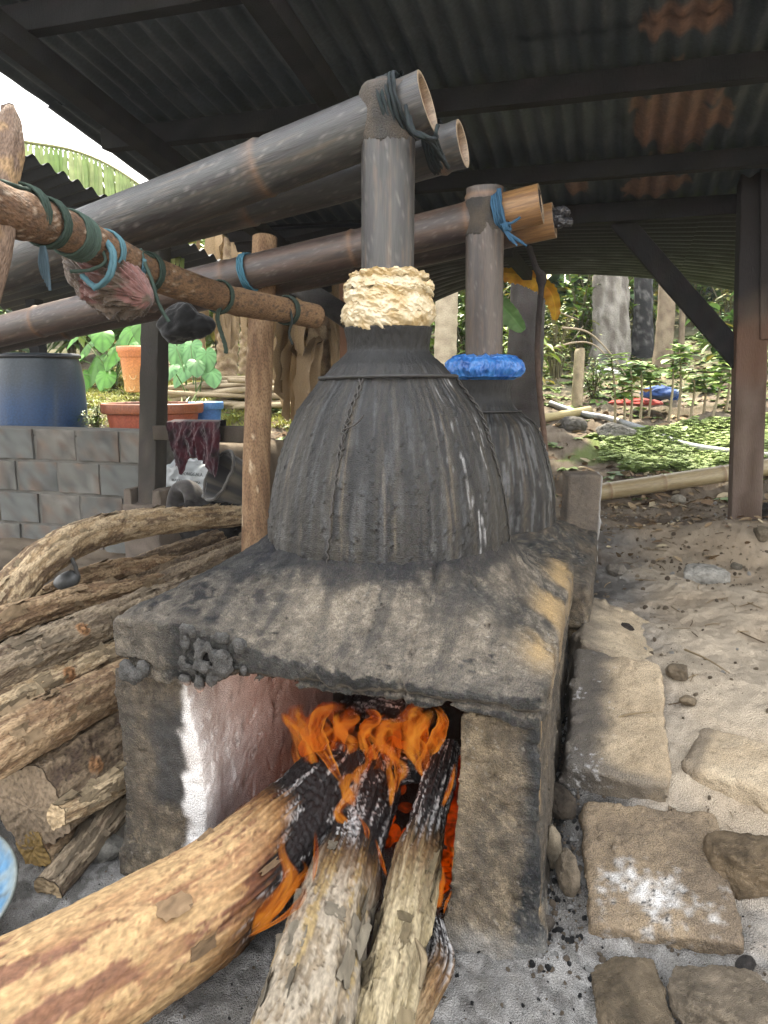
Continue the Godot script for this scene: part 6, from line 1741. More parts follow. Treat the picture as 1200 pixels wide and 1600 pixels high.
	lathe(bb, [[0.0, 0.0], [0.10, 0.0], [0.105, 0.02], [0.13, 0.22], [0.13, 0.23]], 48, func(p, u, v): return L(0.055, 0.20, 0.58))
	obj("body", bb.mesh(), M.plastic, bk)
	var br := MB.new()
	lathe(br, [[0.131, 0.22], [0.146, 0.222], [0.152, 0.232], [0.152, 0.268], [0.146, 0.275], [0.136, 0.27], [0.13, 0.24], [0.0, 0.235]], 48, func(p, u, v): return L(0.09, 0.26, 0.60))
	obj("rim", br.mesh(), M.plastic, bk)
	# orange flower pot with raised curls
	var ow := onz(221, 612, -5.5)
	var op := thing("flower_pot", Vector3(ow.x, ground_y(ow.x, -5.5) - 0.01, -5.5), "tall orange flower pot with raised curls, on the lawn behind the left post", "flower pot")
	op.scale = Vector3.ONE * 1.12; op.position.y = onz(221, 613, -5.5).y
	var ob := MB.new()
	lathe(ob, [[0.0, 0.0], [0.112, 0.0], [0.116, 0.01], [0.140, 0.25], [0.142, 0.27]], 56, func(p, u, v): return L(0.72, 0.36, 0.12).lerp(L(0.62, 0.22, 0.07), ss(0.15, 0.25, p.y)))
	obj("body", ob.mesh(), M.plastic, op)
	var orim := MB.new()
	lathe(orim, [[0.143, 0.262], [0.150, 0.264], [0.156, 0.30], [0.163, 0.305], [0.164, 0.335], [0.158, 0.34], [0.146, 0.338], [0.140, 0.26], [0.0, 0.255]], 56, func(p, u, v): return L(0.68, 0.25, 0.10) if v < 0.85 else L(0.3, 0.05, 0.03))
	obj("rim", orim.mesh(), M.plastic, op)
	for row in 2:
		for k in 9:
			var cm := MB.new()
			var pts := []
			for j in 9:
				var th := PI * j / 8.0
				var an := TAU * k / 9.0 + (0.17 if row else 0.0) + cos(th) * 0.20
				var y := 0.13 - 0.085 * row - sin(th) * 0.032
				var r := 0.114 + y * 0.108
				pts.append(Vector3(cos(an) * r, y, sin(an) * r))
			tube(cm, path(pts, 0.008), 6, func(t, a, s): return 0.0045, func(t, a, p): return L(0.80, 0.52, 0.24))
			obj("relief_curl", cm.mesh(), M.plastic, op)
	# rail between the posts with a cloth on it
	var rm := MB.new()
	var r0 := onz(246, 676, -3.16); var r1 := onz(400, 679, -2.86)
	bar(rm, frame_between(r0, r1), Vector3(0.03, 0.036, (r1 - r0).length() * 0.5), func(p): return L(0.075, 0.062, 0.048) * (1.0 + 0.6 * NM.get_noise_3dv(p)), 0.01, 0.006)
	tag(obj("rail", rm.mesh(), M.timber), "dark timber rail between the left post and the round post", "rail")
	var cl := MB.new()
	var c0 := onz(275, 672, -3.06); var c1 := onz(350, 674, -2.93)
	for side in 2:
		sheet(cl, 90, 50, func(u: float, v: float) -> Vector3:
			var top := c0.lerp(c1, u) + Vector3(0, 0.045, 0)
			var across := v * 2.0 - 0.45          # from the back over the rail down the front
			var drop := (0.155 + 0.03 * sin(u * 9.0) + 0.03 * NM.get_noise_2d(u * 0.5, 3.0)) * ss(0.0, 1.0, u * 8.0 + 0.4) * ss(0.0, 1.0, (1.0 - u) * 8.0 + 0.6)
			var fold := NR.get_noise_2d(u * 0.42, v * 0.16) * 0.032 * ss(0.25, 0.6, v) + 0.006 * NM.get_noise_2d(u * 2.0, v * 2.0)
			var p := top
			if across < 0.0: p += Vector3(-0.01, across * 0.22, -0.04)
			elif across < 0.25: p += Vector3(0, 0.006 * sin(across * 4.0 * PI), -0.04 + across * 0.34)
			else: p += Vector3((u - 0.5) * 0.04 * (1.0 - v), -(across - 0.25) / 1.3 * drop * 1.25, 0.045 + fold)
			return p + Vector3(0.25, 0, 0.96) * (0.0015 if side else 0.0), func(p: Vector3, u: float, v: float) -> Color: return L(0.045, 0.015, 0.018).lerp(L(0.018, 0.013, 0.015), clampf(0.5 + NM.get_noise_3dv(p * 1.5) * 1.4, 0, 1)))
		if side == 0: continue
	tag(obj("hung_cloth", cl.mesh(), M.cloth), "crumpled dark maroon cloth hung over the rail", "cloth")
	# white sack with faded print
	var sk := thing("sack", onz(303, 750, -3.42), "stuffed white plastic sack with faded dark print, under the maroon cloth", "sack")
	var sm := MB.new()
	sheet(sm, 80, 50, func(u: float, v: float) -> Vector3:
		var a := -u * TAU; var th := v * PI
		var d := Vector3(signf(cos(a)) * pow(absf(cos(a)), 0.7) * pow(sin(th), 0.6), signf(cos(th)) * pow(absf(cos(th)), 0.7), sin(a) * pow(sin(th), 0.6))
		var w := d * Vector3(0.15, 0.10, 0.09)
		return w + d * (NR.get_noise_3dv(w * 1.1) * 0.022 + NF.get_noise_3dv(w * 0.7) * 0.004), func(p, u, v): return L(0.52, 0.56, 0.58) * (0.85 + 0.35 * NM.get_noise_3dv(p * 2.0)), true)
	for i in sm.v.size(): sm.v[i] = sm.v[i].rotated(Vector3.UP, 0.2)
	obj("bag", sm.mesh(), M.film, sk)
	var font := SystemFont.new()
	font.font_names = PackedStringArray(["Droid Sans"])
	for q in [["DONGGALA", 0.022, Vector3(0.03, 0.045, 0.108), -0.06], ["MAKAR & SENTOSA", 0.018, Vector3(0.0, 0.008, 0.114), -0.10], ["Nomor", 0.014, Vector3(0.01, -0.018, 0.114), -0.12]]:
		var tm := TextMesh.new()
		tm.text = q[0]; tm.font = font; tm.font_size = 32; tm.pixel_size = q[1] / 32.0; tm.depth = 0.002
		var to := obj("print", tm, mat("print_ink", 0.8, {"vc": false, "color": Color(0.18, 0.22, 0.22)}) if not M.has("print_ink") else M.print_ink, sk)
		to.position = q[2].rotated(Vector3.UP, 0.2); to.rotation = Vector3(0, 0.2, q[3])
	# worn tyre, rubber tub, red can and dark sheet below
	var tyre := MB.new()
	var tc := onz(290, 790, -2.98)
	sheet(tyre, 64, 24, func(u: float, v: float) -> Vector3:
		var a := u * TAU; var b := -v * TAU
		var r := 0.092 + 0.030 * cos(b)
		return Vector3(cos(a) * r, sin(a) * r, sin(b) * 0.05), func(p, u, v): return L(0.055, 0.05, 0.047) * (0.8 + 0.6 * NM.get_noise_3dv(p * 4.0)), true)
	var ty := obj("scooter_tyre", tyre.mesh(), M.cloth)
	ty.position = tc; ty.rotation = Vector3(-0.12, -0.55, 0); tag(ty, "dusty black rubber ring of an old small tyre in front of the white sack", "tyre")
	var tub := thing("rubber_tub", onz(362, 752, -2.92), "dented black rubber tub tipped on its side beside the round post", "tub")
	var tb := MB.new()
	lathe(tb, [[0.0, 0.0], [0.085, 0.0], [0.095, 0.015], [0.115, 0.14], [0.118, 0.16], [0.106, 0.155], [0.088, 0.02], [0.0, 0.012]], 48, func(p, u, v): return L(0.035, 0.033, 0.033).lerp(L(0.10, 0.088, 0.07), ss(0.1, 0.4, NM.get_noise_3dv(p * 2.0))))
	for i in tb.v.size(): tb.v[i] += tb.v[i].normalized() * NM.get_noise_3dv(tb.v[i] * 1.6) * 0.025
	tb.smooth()
	obj("body", tb.mesh(), M.cloth, tub)
	var tr := MB.new()
	lash(tr, Vector3(0, 0.158, 0), Vector3.UP, 0.112, 0.007, 1, 0.0, L(0.08, 0.075, 0.068))
	obj("rim", tr.mesh(), M.cloth, tub)
	tub.rotation = Vector3(0.9, 0.2, 0.75)
	tub.position -= tub.basis * Vector3(0, 0.09, 0)
	var rc := MB.new()
	lathe(rc, [[0.0, 0.0], [0.05, 0.0], [0.055, 0.01], [0.055, 0.13], [0.05, 0.14], [0.0, 0.14]], 32, func(p, u, v): return L(0.20, 0.015, 0.02))
	var rco := obj("red_can", rc.mesh(), M.plastic)
	rco.position = onz(394, 768, -3.0); tag(rco, "dark red can half hidden behind the round post", "can")
	var wb := MB.new()
	stone(wb, Vector3(0.14, 0.10, 0.10), 77, 26, func(p): return L(0.05, 0.045, 0.042) * (0.8 + 0.6 * NM.get_noise_3dv(p * 2.0)), 8, 0.09, 4.0)
	var wbo := obj("sooty_stone", wb.mesh(), M.rock)
	wbo.position = onz(330, 815, -2.9); tag(wbo, "sooty black stone under the tub and tyre, behind the bent log", "stone")
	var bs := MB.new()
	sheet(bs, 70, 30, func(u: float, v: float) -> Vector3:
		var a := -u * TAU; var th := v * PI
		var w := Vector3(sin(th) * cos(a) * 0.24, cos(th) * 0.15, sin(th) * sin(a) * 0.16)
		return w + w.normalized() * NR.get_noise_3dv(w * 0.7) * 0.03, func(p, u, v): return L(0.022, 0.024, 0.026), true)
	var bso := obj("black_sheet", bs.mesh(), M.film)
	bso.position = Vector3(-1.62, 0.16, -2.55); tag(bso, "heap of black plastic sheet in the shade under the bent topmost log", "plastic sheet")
	var rb := MB.new()
	stone(rb, Vector3(0.022, 0.012, 0.016), 78, 10, func(p): return L(0.50, 0.03, 0.05), 6, 0.1)
	var rbo := obj("red_scrap", rb.mesh(), M.cloth)
	rbo.position = onx(358, 862, -1.42); tag(rbo, "tiny bright red scrap of plastic where the woodpile meets the hood", "scrap")
	# stump of a trunk at the upper left, to which the pole is tied
	var pt := MB.new()
	tube(pt, path([at(-40, 480, 1.25) + Vector3(-0.38, -1.02, 0.10), at(-40, 480, 1.25), at(-18, 330, 1.28), at(4, 230, 1.32), at(12, 172, 1.34)], 0.008), 48, func(t, a, s): return (0.036 - 0.012 * ss(0.94, 1.0, t)) * (1.0 + 0.12 * NM.get_noise_3d(cos(a) * 0.3, s, sin(a) * 0.3)) * (1.0 - 0.5 * ss(0.98, 1.0, t + 0.012 * sin(a * 2.0))), func(t, a, p): return L(0.17, 0.12, 0.09).lerp(L(0.30, 0.20, 0.11), ss(0.1, 0.4, NM.get_noise_3dv(p * 2.0))), 3)
	tag(obj("forked_stake", pt.mesh(), M.bark_fine), "rough brown stake with a broken top at the upper left, tied to the slanting pole", "stake")

func trunk(called: String, label: String, foot: Vector3, top: Vector3, r0: float, r1: float, col: Callable, rings := 0.0, lump := 0.08, parent: Node = null, flare := 0.3) -> MeshInstance3D:
	var mb := MB.new()
	foot.y = ground_y(foot.x, foot.z) - 0.08
	tube(mb, path([foot, foot.lerp(top, 0.5) + Vector3(0.02, 0, 0.02), top], 0.03), 36, func(t, a, s):
		var r := lerpf(r0, r1, t) * (1.0 + flare * exp(-s / 0.18) + lump * NM.get_noise_3d(cos(a) * 0.25 + r0 * 90.0, s * 0.25, sin(a) * 0.25) + lump * 0.5 * NF.get_noise_3d(cos(a) * 0.1, s * 0.1, sin(a) * 0.1))
		if rings > 0.0: r += 0.006 * ss(0.8, 1.0, sin(s * rings + 0.7 * sin(a)))
		return r, col, 2)
	if parent == null:
		parent = thing(called, Vector3(0, 0, 0), label, "tree")
	return obj("trunk", mb.mesh(), M.bark, parent)

# a leaf as a bent, folded blade
func blade(mb: MB, p0: Vector3, dir: Vector3, len: float, wid: float, droop: float, c0: Color, c1: Color, nseg := 6, fold := 0.25, wave := 0.0, round_tip := 0.6) -> void:
	var d := dir.normalized()
	var p := p0
	var b := mb.v.size()
	var tri0 := mb.ix.size()
	var side := d.cross(Vector3.UP)
	side = side.normalized() if side.length() > 0.05 else Vector3.RIGHT
	for k in nseg + 1:
		var t := float(k) / nseg
		var up := side.cross(d).normalized()
		var w := wid * 0.5 * pow(sin(PI * clampf(t * 0.93 + 0.05, 0.0, 1.0)), round_tip)
		if k == nseg: w = 0.0
		var wv := wave * sin(t * 23.0 + p0.x * 40.0) * wid
		var c := c0.lerp(c1, t)
		mb.put(p - side * w + up * (w * fold + wv), up, c * 0.92, Vector2(0, t))
		mb.put(p, up, c * 1.12, Vector2(0.5, t))
		mb.put(p + side * w + up * (w * fold - wv), up, c, Vector2(1, t))
		d = (d + Vector3.DOWN * droop / nseg).normalized()
		p += d * len / nseg
	for k in nseg:
		var i := b + k * 3
		mb.quad(i, i + 1, i + 4, i + 3); mb.quad(i + 1, i + 2, i + 5, i + 4)
	mb.smooth(b, tri0)

# heart-shaped leaf hanging from the tip of its stalk
func heart(mb: MB, foot: Vector3, tip: Vector3, face: Vector3, size: float, c: Color) -> void:
	rope_plain(mb, [foot, foot.lerp(tip, 0.55) + Vector3(0, (tip - foot).length() * 0.12, 0), tip], 0.007, L(0.16, 0.26, 0.09))
	var n := face.normalized()
	var down := (Vector3.DOWN - n * Vector3.DOWN.dot(n)).normalized()
	var side := n.cross(down).normalized()
	var b := mb.v.size(); var tri0 := mb.ix.size()
	mb.put(tip, n, c * 1.2)
	var m := 40
	for ring in 2:
		for k in m:
			var a := TAU * k / m
			var aa := rad_to_deg(absf(wrapf(a, -PI, PI)))
			var r := 0.0
			var stops := [[0.0, 1.0], [16.0, 0.80], [40.0, 0.60], [80.0, 0.48], [120.0, 0.48], [150.0, 0.45], [168.0, 0.30], [180.0, 0.10]]
			for st in 7:
				if aa >= stops[st][0] and aa <= stops[st + 1][0]: r = size * lerpf(stops[st][1], stops[st + 1][1], (aa - stops[st][0]) / (stops[st + 1][0] - stops[st][0]))
			r *= 0.55 if ring == 0 else 1.0
			var q := tip + (down * cos(a) + side * sin(a)) * r - n * (r * r / size) * (0.25 + 0.35 * absf(sin(a))) + n * 0.02 * size * sin(a * 5.0) * (ring)
			mb.put(q, n, c * (0.7 + 0.5 * pow(absf(sin(a * 5.0)), 0.5)) if ring else c * (0.8 + 0.5 * pow(absf(sin(a * 5.0)), 0.5)))
	for k in m:
		var k2 := (k + 1) % m
		mb.ix.append_array([b, b + 1 + k, b + 1 + k2])
		mb.quad(b + 1 + k, b + 1 + k2, b + 1 + m + k2, b + 1 + m + k)
	mb.smooth(b, tri0)

func rope_plain(mb: MB, pts: Array, r: float, col: Color, sides := 5) -> void:
	tube(mb, path(pts, 0.06), sides, func(t, a, s): return r * (1.0 - 0.4 * t), func(t, a, p): return col)

func build_behind() -> void:
	rng.seed = 21
	var pal := func(t: float, a: float, p: Vector3) -> Color:
		return L(0.47, 0.40, 0.29).lerp(L(0.34, 0.28, 0.20), clampf(0.4 + NM.get_noise_3dv(p * 1.2) * 1.4 + 0.5 * ss(0.85, 1.0, sin(p.y * 52.0)), 0, 1))
	var grey := func(t: float, a: float, p: Vector3) -> Color:
		return L(0.13, 0.115, 0.10).lerp(L(0.30, 0.28, 0.25), clampf(0.4 + NM.get_noise_3d(p.x * 1.2, p.y * 0.5, p.z * 1.2) * 1.8, 0, 1))
	var dk := func(t: float, a: float, p: Vector3) -> Color:
		return L(0.028, 0.024, 0.022).lerp(L(0.055, 0.048, 0.043), clampf(0.4 + NM.get_noise_3d(p.x, p.y * 0.4, p.z), 0, 1))
	var char_ := func(t: float, a: float, p: Vector3) -> Color:
		return L(0.035, 0.033, 0.034).lerp(L(0.17, 0.165, 0.16), ss(0.0, 0.5, NM.get_noise_3dv(p * 1.2)))
	var brown := func(t: float, a: float, p: Vector3) -> Color:
		return L(0.27, 0.215, 0.15).lerp(L(0.16, 0.12, 0.085), clampf(0.4 + NM.get_noise_3dv(p * 1.2) * 1.5, 0, 1))
	var palms := [[at(694, 600, 7.0), at(697, 450, 7.0), 0.105, 0.10, pal, "pale ringed palm trunk behind the front pot's neck", 52.0], [at(818, 620, 6.2), at(824, 440, 6.2), 0.15, 0.125, dk, "dark grey palm trunk with sunlit foot, right of the rear upright pipe", 30.0]]
	for q in palms:
		var p := thing("palm_tree", q[0], q[5], "palm tree", "palms behind the shed")
		var base_: Vector3 = q[0]; base_.y = ground_y(base_.x, base_.z)
		p.position = base_
		var dirv: Vector3 = (q[1] - q[0]).normalized()
		var top: Vector3 = base_ + dirv * 5.2
		var o := trunk("", "", base_, top, q[2], q[3], q[4], q[6], 0.05, p)
		o.position = -base_
		for k in 9:
			var fm := MB.new()
			var a := TAU * k / 9.0
			frond(fm, top, Vector3(cos(a), 0.55, sin(a)), 1.7, 0.5, L(0.07, 0.13, 0.03), 22)
			var fo := obj("frond", fm.mesh(), M.leaf, p)
			fo.position = -base_
	trunk("old_tree", "big grey gnarled tree trunk on the slope, left of the charred trunk", at(950, 590, 8.6), at(953, 380, 8.6), 0.20, 0.185, grey, 0.0, 0.3)
	trunk("old_tree", "black charred trunk between the big grey trunk and the bent brown one", at(1001, 590, 9.2), at(1003, 380, 9.2), 0.12, 0.10, char_, 0.0, 0.2)
	trunk("old_tree", "slender bent brown trunk just left of the diagonal brace", at(1034, 585, 8.4), at(1042, 380, 8.4), 0.10, 0.085, brown, 0.0, 0.15)
	trunk("old_tree", "thin pale trunk immediately right of the bent brown one", at(1062, 580, 8.8), at(1064, 380, 8.8), 0.035, 0.03, brown, 0.0, 0.1)
	var stk := MB.new()
	var s0 := at(901, 640, 6.8); s0.y = ground_y(s0.x, s0.z) - 0.05; var s1 := at(906, 545, 6.75)
	tube(stk, path([s0, s1], 0.03), 20, func(t, a, s): return (0.052 - 0.006 * t) * (1.0 + 0.1 * NM.get_noise_2d(a * 4.0, s * 4.0)) * (1.0 if t < 0.96 else 0.8 + 0.3 * sin(a * 2.0)), func(t, a, p): return L(0.46, 0.38, 0.25) * (0.85 + 0.5 * NM.get_noise_3dv(p * 2.0)), 2)
	tag(obj("cut_stake", stk.mesh(), M.bark), "short pale cut tree stake standing on the slope by the low bush", "stake")
	var fl := MB.new()
	var f0 := at(790, 640, 6.1); var f1 := at(922, 633, 6.4)
	f0.y = ground_y(f0.x, f0.z) + 0.05; f1.y = ground_y(f1.x, f1.z) + 0.05
	tube(fl, path([f0, f1], 0.05), 16, func(t, a, s): return 0.036 * (1.0 + 0.1 * NM.get_noise_2d(a, s * 5.0)), func(t, a, p): return L(0.55, 0.46, 0.25), 3)
	tag(obj("fallen_yellow_log", fl.mesh(), M.bark), "yellowish fallen stem lying at the foot of the cut stake", "stem")
	for q in [[[[878, 512], [920, 520], [960, 560], [985, 600]], 7.2, "thin bare branch arching over the low bush"], [[[862, 545], [900, 535], [930, 540], [965, 575]], 7.0, "thin bare branch lying across the cut stake"], [[[800, 470], [830, 462], [870, 486], [905, 500]], 7.4, "thin bare twig behind the yellow leaf"]]:
		var bm := MB.new()
		tube(bm, path(q[0].map(func(e): return at(e[0], e[1], q[1])), 0.04), 8, func(t, a, s): return 0.011 * (1.0 - 0.6 * t), func(t, a, p): return L(0.33, 0.27, 0.19))
		tag(obj("bare_branch", bm.mesh(), M.bark_fine), q[2], "branch")
	# litter on the slope
	for q in [[994, 626, 6.3, Vector3(0.21, 0.03, 0.12), L(0.48, 0.075, 0.06), "crumpled red cloth lying on the slope among the saplings"], [1030, 612, 6.6, Vector3(0.15, 0.06, 0.11), L(0.05, 0.10, 0.27), "crumpled blue cloth lying behind the red one"], [1052, 616, 6.7, Vector3(0.05, 0.05, 0.05), L(0.04, 0.10, 0.30), "small blue bundle right of the blue cloth"], [948, 580, 7.3, Vector3(0.11, 0.03, 0.07), L(0.62, 0.63, 0.62), "white plastic scrap on the slope above the red cloth"]]:
		var cm := MB.new()
		var hv: Vector3 = q[3]
		sheet(cm, 50, 26, func(u: float, v: float) -> Vector3:
			var a := -u * TAU; var th := v * PI
			var w := Vector3(sin(th) * cos(a), cos(th), sin(th) * sin(a)) * hv
			return w + Vector3(w.x, absf(w.y), w.z).normalized() * NR.get_noise_3dv(w * 1.6 + hv * 30.0) * 0.03, func(p, u, v): return q[4] * (0.7 + 0.6 * NM.get_noise_3dv(p * 3.0)), true)
		var co := obj("cloth_scrap", cm.mesh(), M.cloth)
		var w := at(q[0], q[1], q[2]); w.y = maxf(ground_y(w.x, w.z) + 0.02, w.y - 0.02)
		co.position = w; tag(co, q[5], "litter")
	for q in [[962, 678, 5.6, Vector3(0.16, 0.09, 0.12), 81, L(0.40, 0.385, 0.35), "large grey boulder at the edge of the grass patch"], [893, 655, 6.0, Vector3(0.13, 0.08, 0.10), 82, L(0.25, 0.235, 0.21), "dark grey boulder below the cut stake"], [1125, 605, 6.8, Vector3(0.22, 0.05, 0.12), 83, L(0.22, 0.17, 0.12), "flat brown stone on the slope right of the red cloth"]]:
		var rm := MB.new()
		stone(rm, q[3], q[4], 24, func(p): return q[5] * (0.85 + 0.5 * NM.get_noise_3dv(p * 2.0)))
		var ro := obj("boulder", rm.mesh(), M.rock)
		var w := at(q[0], q[1], q[2]); w.y = ground_y(w.x, w.z) + q[3].y * 0.3
		ro.position = w; tag(ro, q[6], "boulder")
	# heap of cut sticks
	var sticks := []
	for k in 4:
		var sm := MB.new()
		var ln := 1.1 + 0.25 * k
		tube(sm, path([Vector3(-ln * 0.5, 0, 0), Vector3(-0.1, 0.03 * (k - 1), 0.03), Vector3(ln * 0.5, 0.02, 0.02 * k)], 0.06), 8, func(t, a, s): return (0.017 + 0.003 * k) * (1.0 - 0.25 * t), func(t, a, p): return L(0.50, 0.41, 0.27).lerp(L(0.33, 0.25, 0.16), clampf(0.4 + NM.get_noise_3dv(p * 2.0 + Vector3(k, 0, 0)), 0, 1)), 3)
		sticks.append(sm.mesh())
	for k in 34:
		var o := obj("cut_stick", sticks[k % 4], M.bark_fine)
		var px := rr(360, 560); var layer := k % 6
		var w := at(px, 650 - layer * 7, 5.7 + 0.1 * (k % 5))
		o.position = Vector3(w.x, ground_y(w.x, w.z) + 0.03 + 0.028 * layer, w.z)
		o.rotation = Vector3(rr(-0.1, 0.1), rr(-0.35, 0.45), rr(-0.06, 0.06))
		tag(o, "pale cut stick in the heap behind the round post", "stick", "heap of cut sticks")
	# leaf litter
	var lf := MB.new()
	blade(lf, Vector3(-0.5, 0, 0), Vector3.RIGHT, 1.0, 0.45, 0.3, Color.WHITE, Color.WHITE, 3, 0.3)
	var mm := MultiMesh.new()
	mm.transform_format = MultiMesh.TRANSFORM_3D; mm.use_colors = true; mm.mesh = lf.mesh(); mm.instance_count = 4200
	for k in 4200:
		var x := rr(-5.5, 3.8); var d := 4.3 + 7.0 * pow(rng.randf(), 1.4)
		if k > 3800: x = rr(0.0, 1.3); d = rr(3.0, 4.6)
		var s := rr(0.03, 0.12) * (0.5 if k > 3800 else 1.0)
		mm.set_instance_transform(k, Transform3D(Basis.from_euler(Vector3(rr(-0.5, 0.5), rr(0, TAU), rr(-0.5, 0.5))).scaled(Vector3.ONE * s), Vector3(x, ground_y(x, -d) + 0.012, -d)))
		mm.set_instance_color(k, L(0.36, 0.27, 0.165).lerp(L(0.16, 0.10, 0.06), rng.randf()) if rng.randf() < 0.8 else L(0.50, 0.42, 0.28))
	var mi := MultiMeshInstance3D.new()
	mi.name = "leaf_litter"; mi.multimesh = mm; mi.material_override = M.dry_leaf
	add_child(mi, true); tag(mi, "dry brown leaf litter covering the slope behind", "leaf litter", "", "stuff")

func frond(mb: MB, p0: Vector3, dir: Vector3, len: float, leaf: float, col: Color, pairs: int, droop := 0.9) -> void:
	var d := dir.normalized(); var p := p0
	var spine := [p0]
	for k in pairs:
		d = (d + Vector3.DOWN * droop / pairs).normalized()
		p += d * len / pairs
		spine.append(p)
	rope_plain(mb, spine, 0.012, L(0.22, 0.24, 0.09))
	var side := dir.cross(Vector3.UP).normalized()
	for k in range(2, pairs):
		var t := float(k) / pairs
		var T: Vector3 = (spine[k] - spine[k - 1]).normalized()
		for s in [-1.0, 1.0]:
			blade(mb, spine[k], T * 0.6 + side * s * 0.75 + Vector3(0, -0.15, 0), leaf * (0.5 + sin(t * PI) * 0.6), 0.035, 0.8, col * rr(0.8, 1.2), col * rr(1.0, 1.4), 4, 0.5)

func bush_mesh(kind: int, sd: int) -> MB:
	var r2 := RandomNumberGenerator.new()
	r2.seed = sd
	var mb := MB.new()
	var n: int = [520, 300, 170, 420][kind]
	var greens := [[L(0.07, 0.135, 0.022), L(0.15, 0.24, 0.035)], [L(0.10, 0.18, 0.03), L(0.24, 0.33, 0.05)], [L(0.055, 0.12, 0.03), L(0.14, 0.24, 0.06)], [L(0.13, 0.16, 0.035), L(0.26, 0.27, 0.06)]]
	# a few leaning stems, leaves gathered towards their ends
	var tips := []
	for k in [16, 12, 9, 18][kind]:
		var a := r2.randf_range(0, TAU); var lean := r2.randf_range(0.1, 0.75)
		var h := r2.randf_range(0.45, 1.0)
		var tip := Vector3(cos(a) * lean * 0.6, h, sin(a) * lean * 0.6)
		tips.append(tip)
		rope_plain(mb, [Vector3(cos(a) * 0.05, -0.05, sin(a) * 0.05), tip * Vector3(0.4, 0.55, 0.4), tip], 0.012, L(0.16, 0.14, 0.07), 4)
	for k in n:
		var tip: Vector3 = tips[k % tips.size()]
		var t := 1.0 - 0.75 * pow(r2.randf(), 1.5)
		var q := tip * Vector3(t, t, t) + Vector3(r2.randfn(0, 0.07), r2.randfn(0, 0.06), r2.randfn(0, 0.07))
		var a := r2.randf_range(0, TAU)
		var dir := Vector3(cos(a), r2.randf_range(-0.3, 0.6), sin(a))
		var g: Array = greens[kind]
		var c: Color = g[0].lerp(g[1], r2.randf())
		if r2.randf() < 0.05: c = L(0.38, 0.32, 0.06)
		match kind:
			0: blade(mb, q, dir, r2.randf_range(0.07, 0.13), r2.randf_range(0.04, 0.06), 0.5, c, c * 1.1, 3, 0.2)
			1: blade(mb, q, dir, r2.randf_range(0.16, 0.30), r2.randf_range(0.04, 0.07), 0.9, c, c * 1.1, 4, 0.3)
			2: blade(mb, q, dir, r2.randf_range(0.18, 0.32), r2.randf_range(0.10, 0.17), 0.7, c, c * 1.1, 4, 0.2)
			3: blade(mb, q, dir, r2.randf_range(0.05, 0.09), r2.randf_range(0.03, 0.045), 0.4, c, c, 2, 0.2)
	return mb

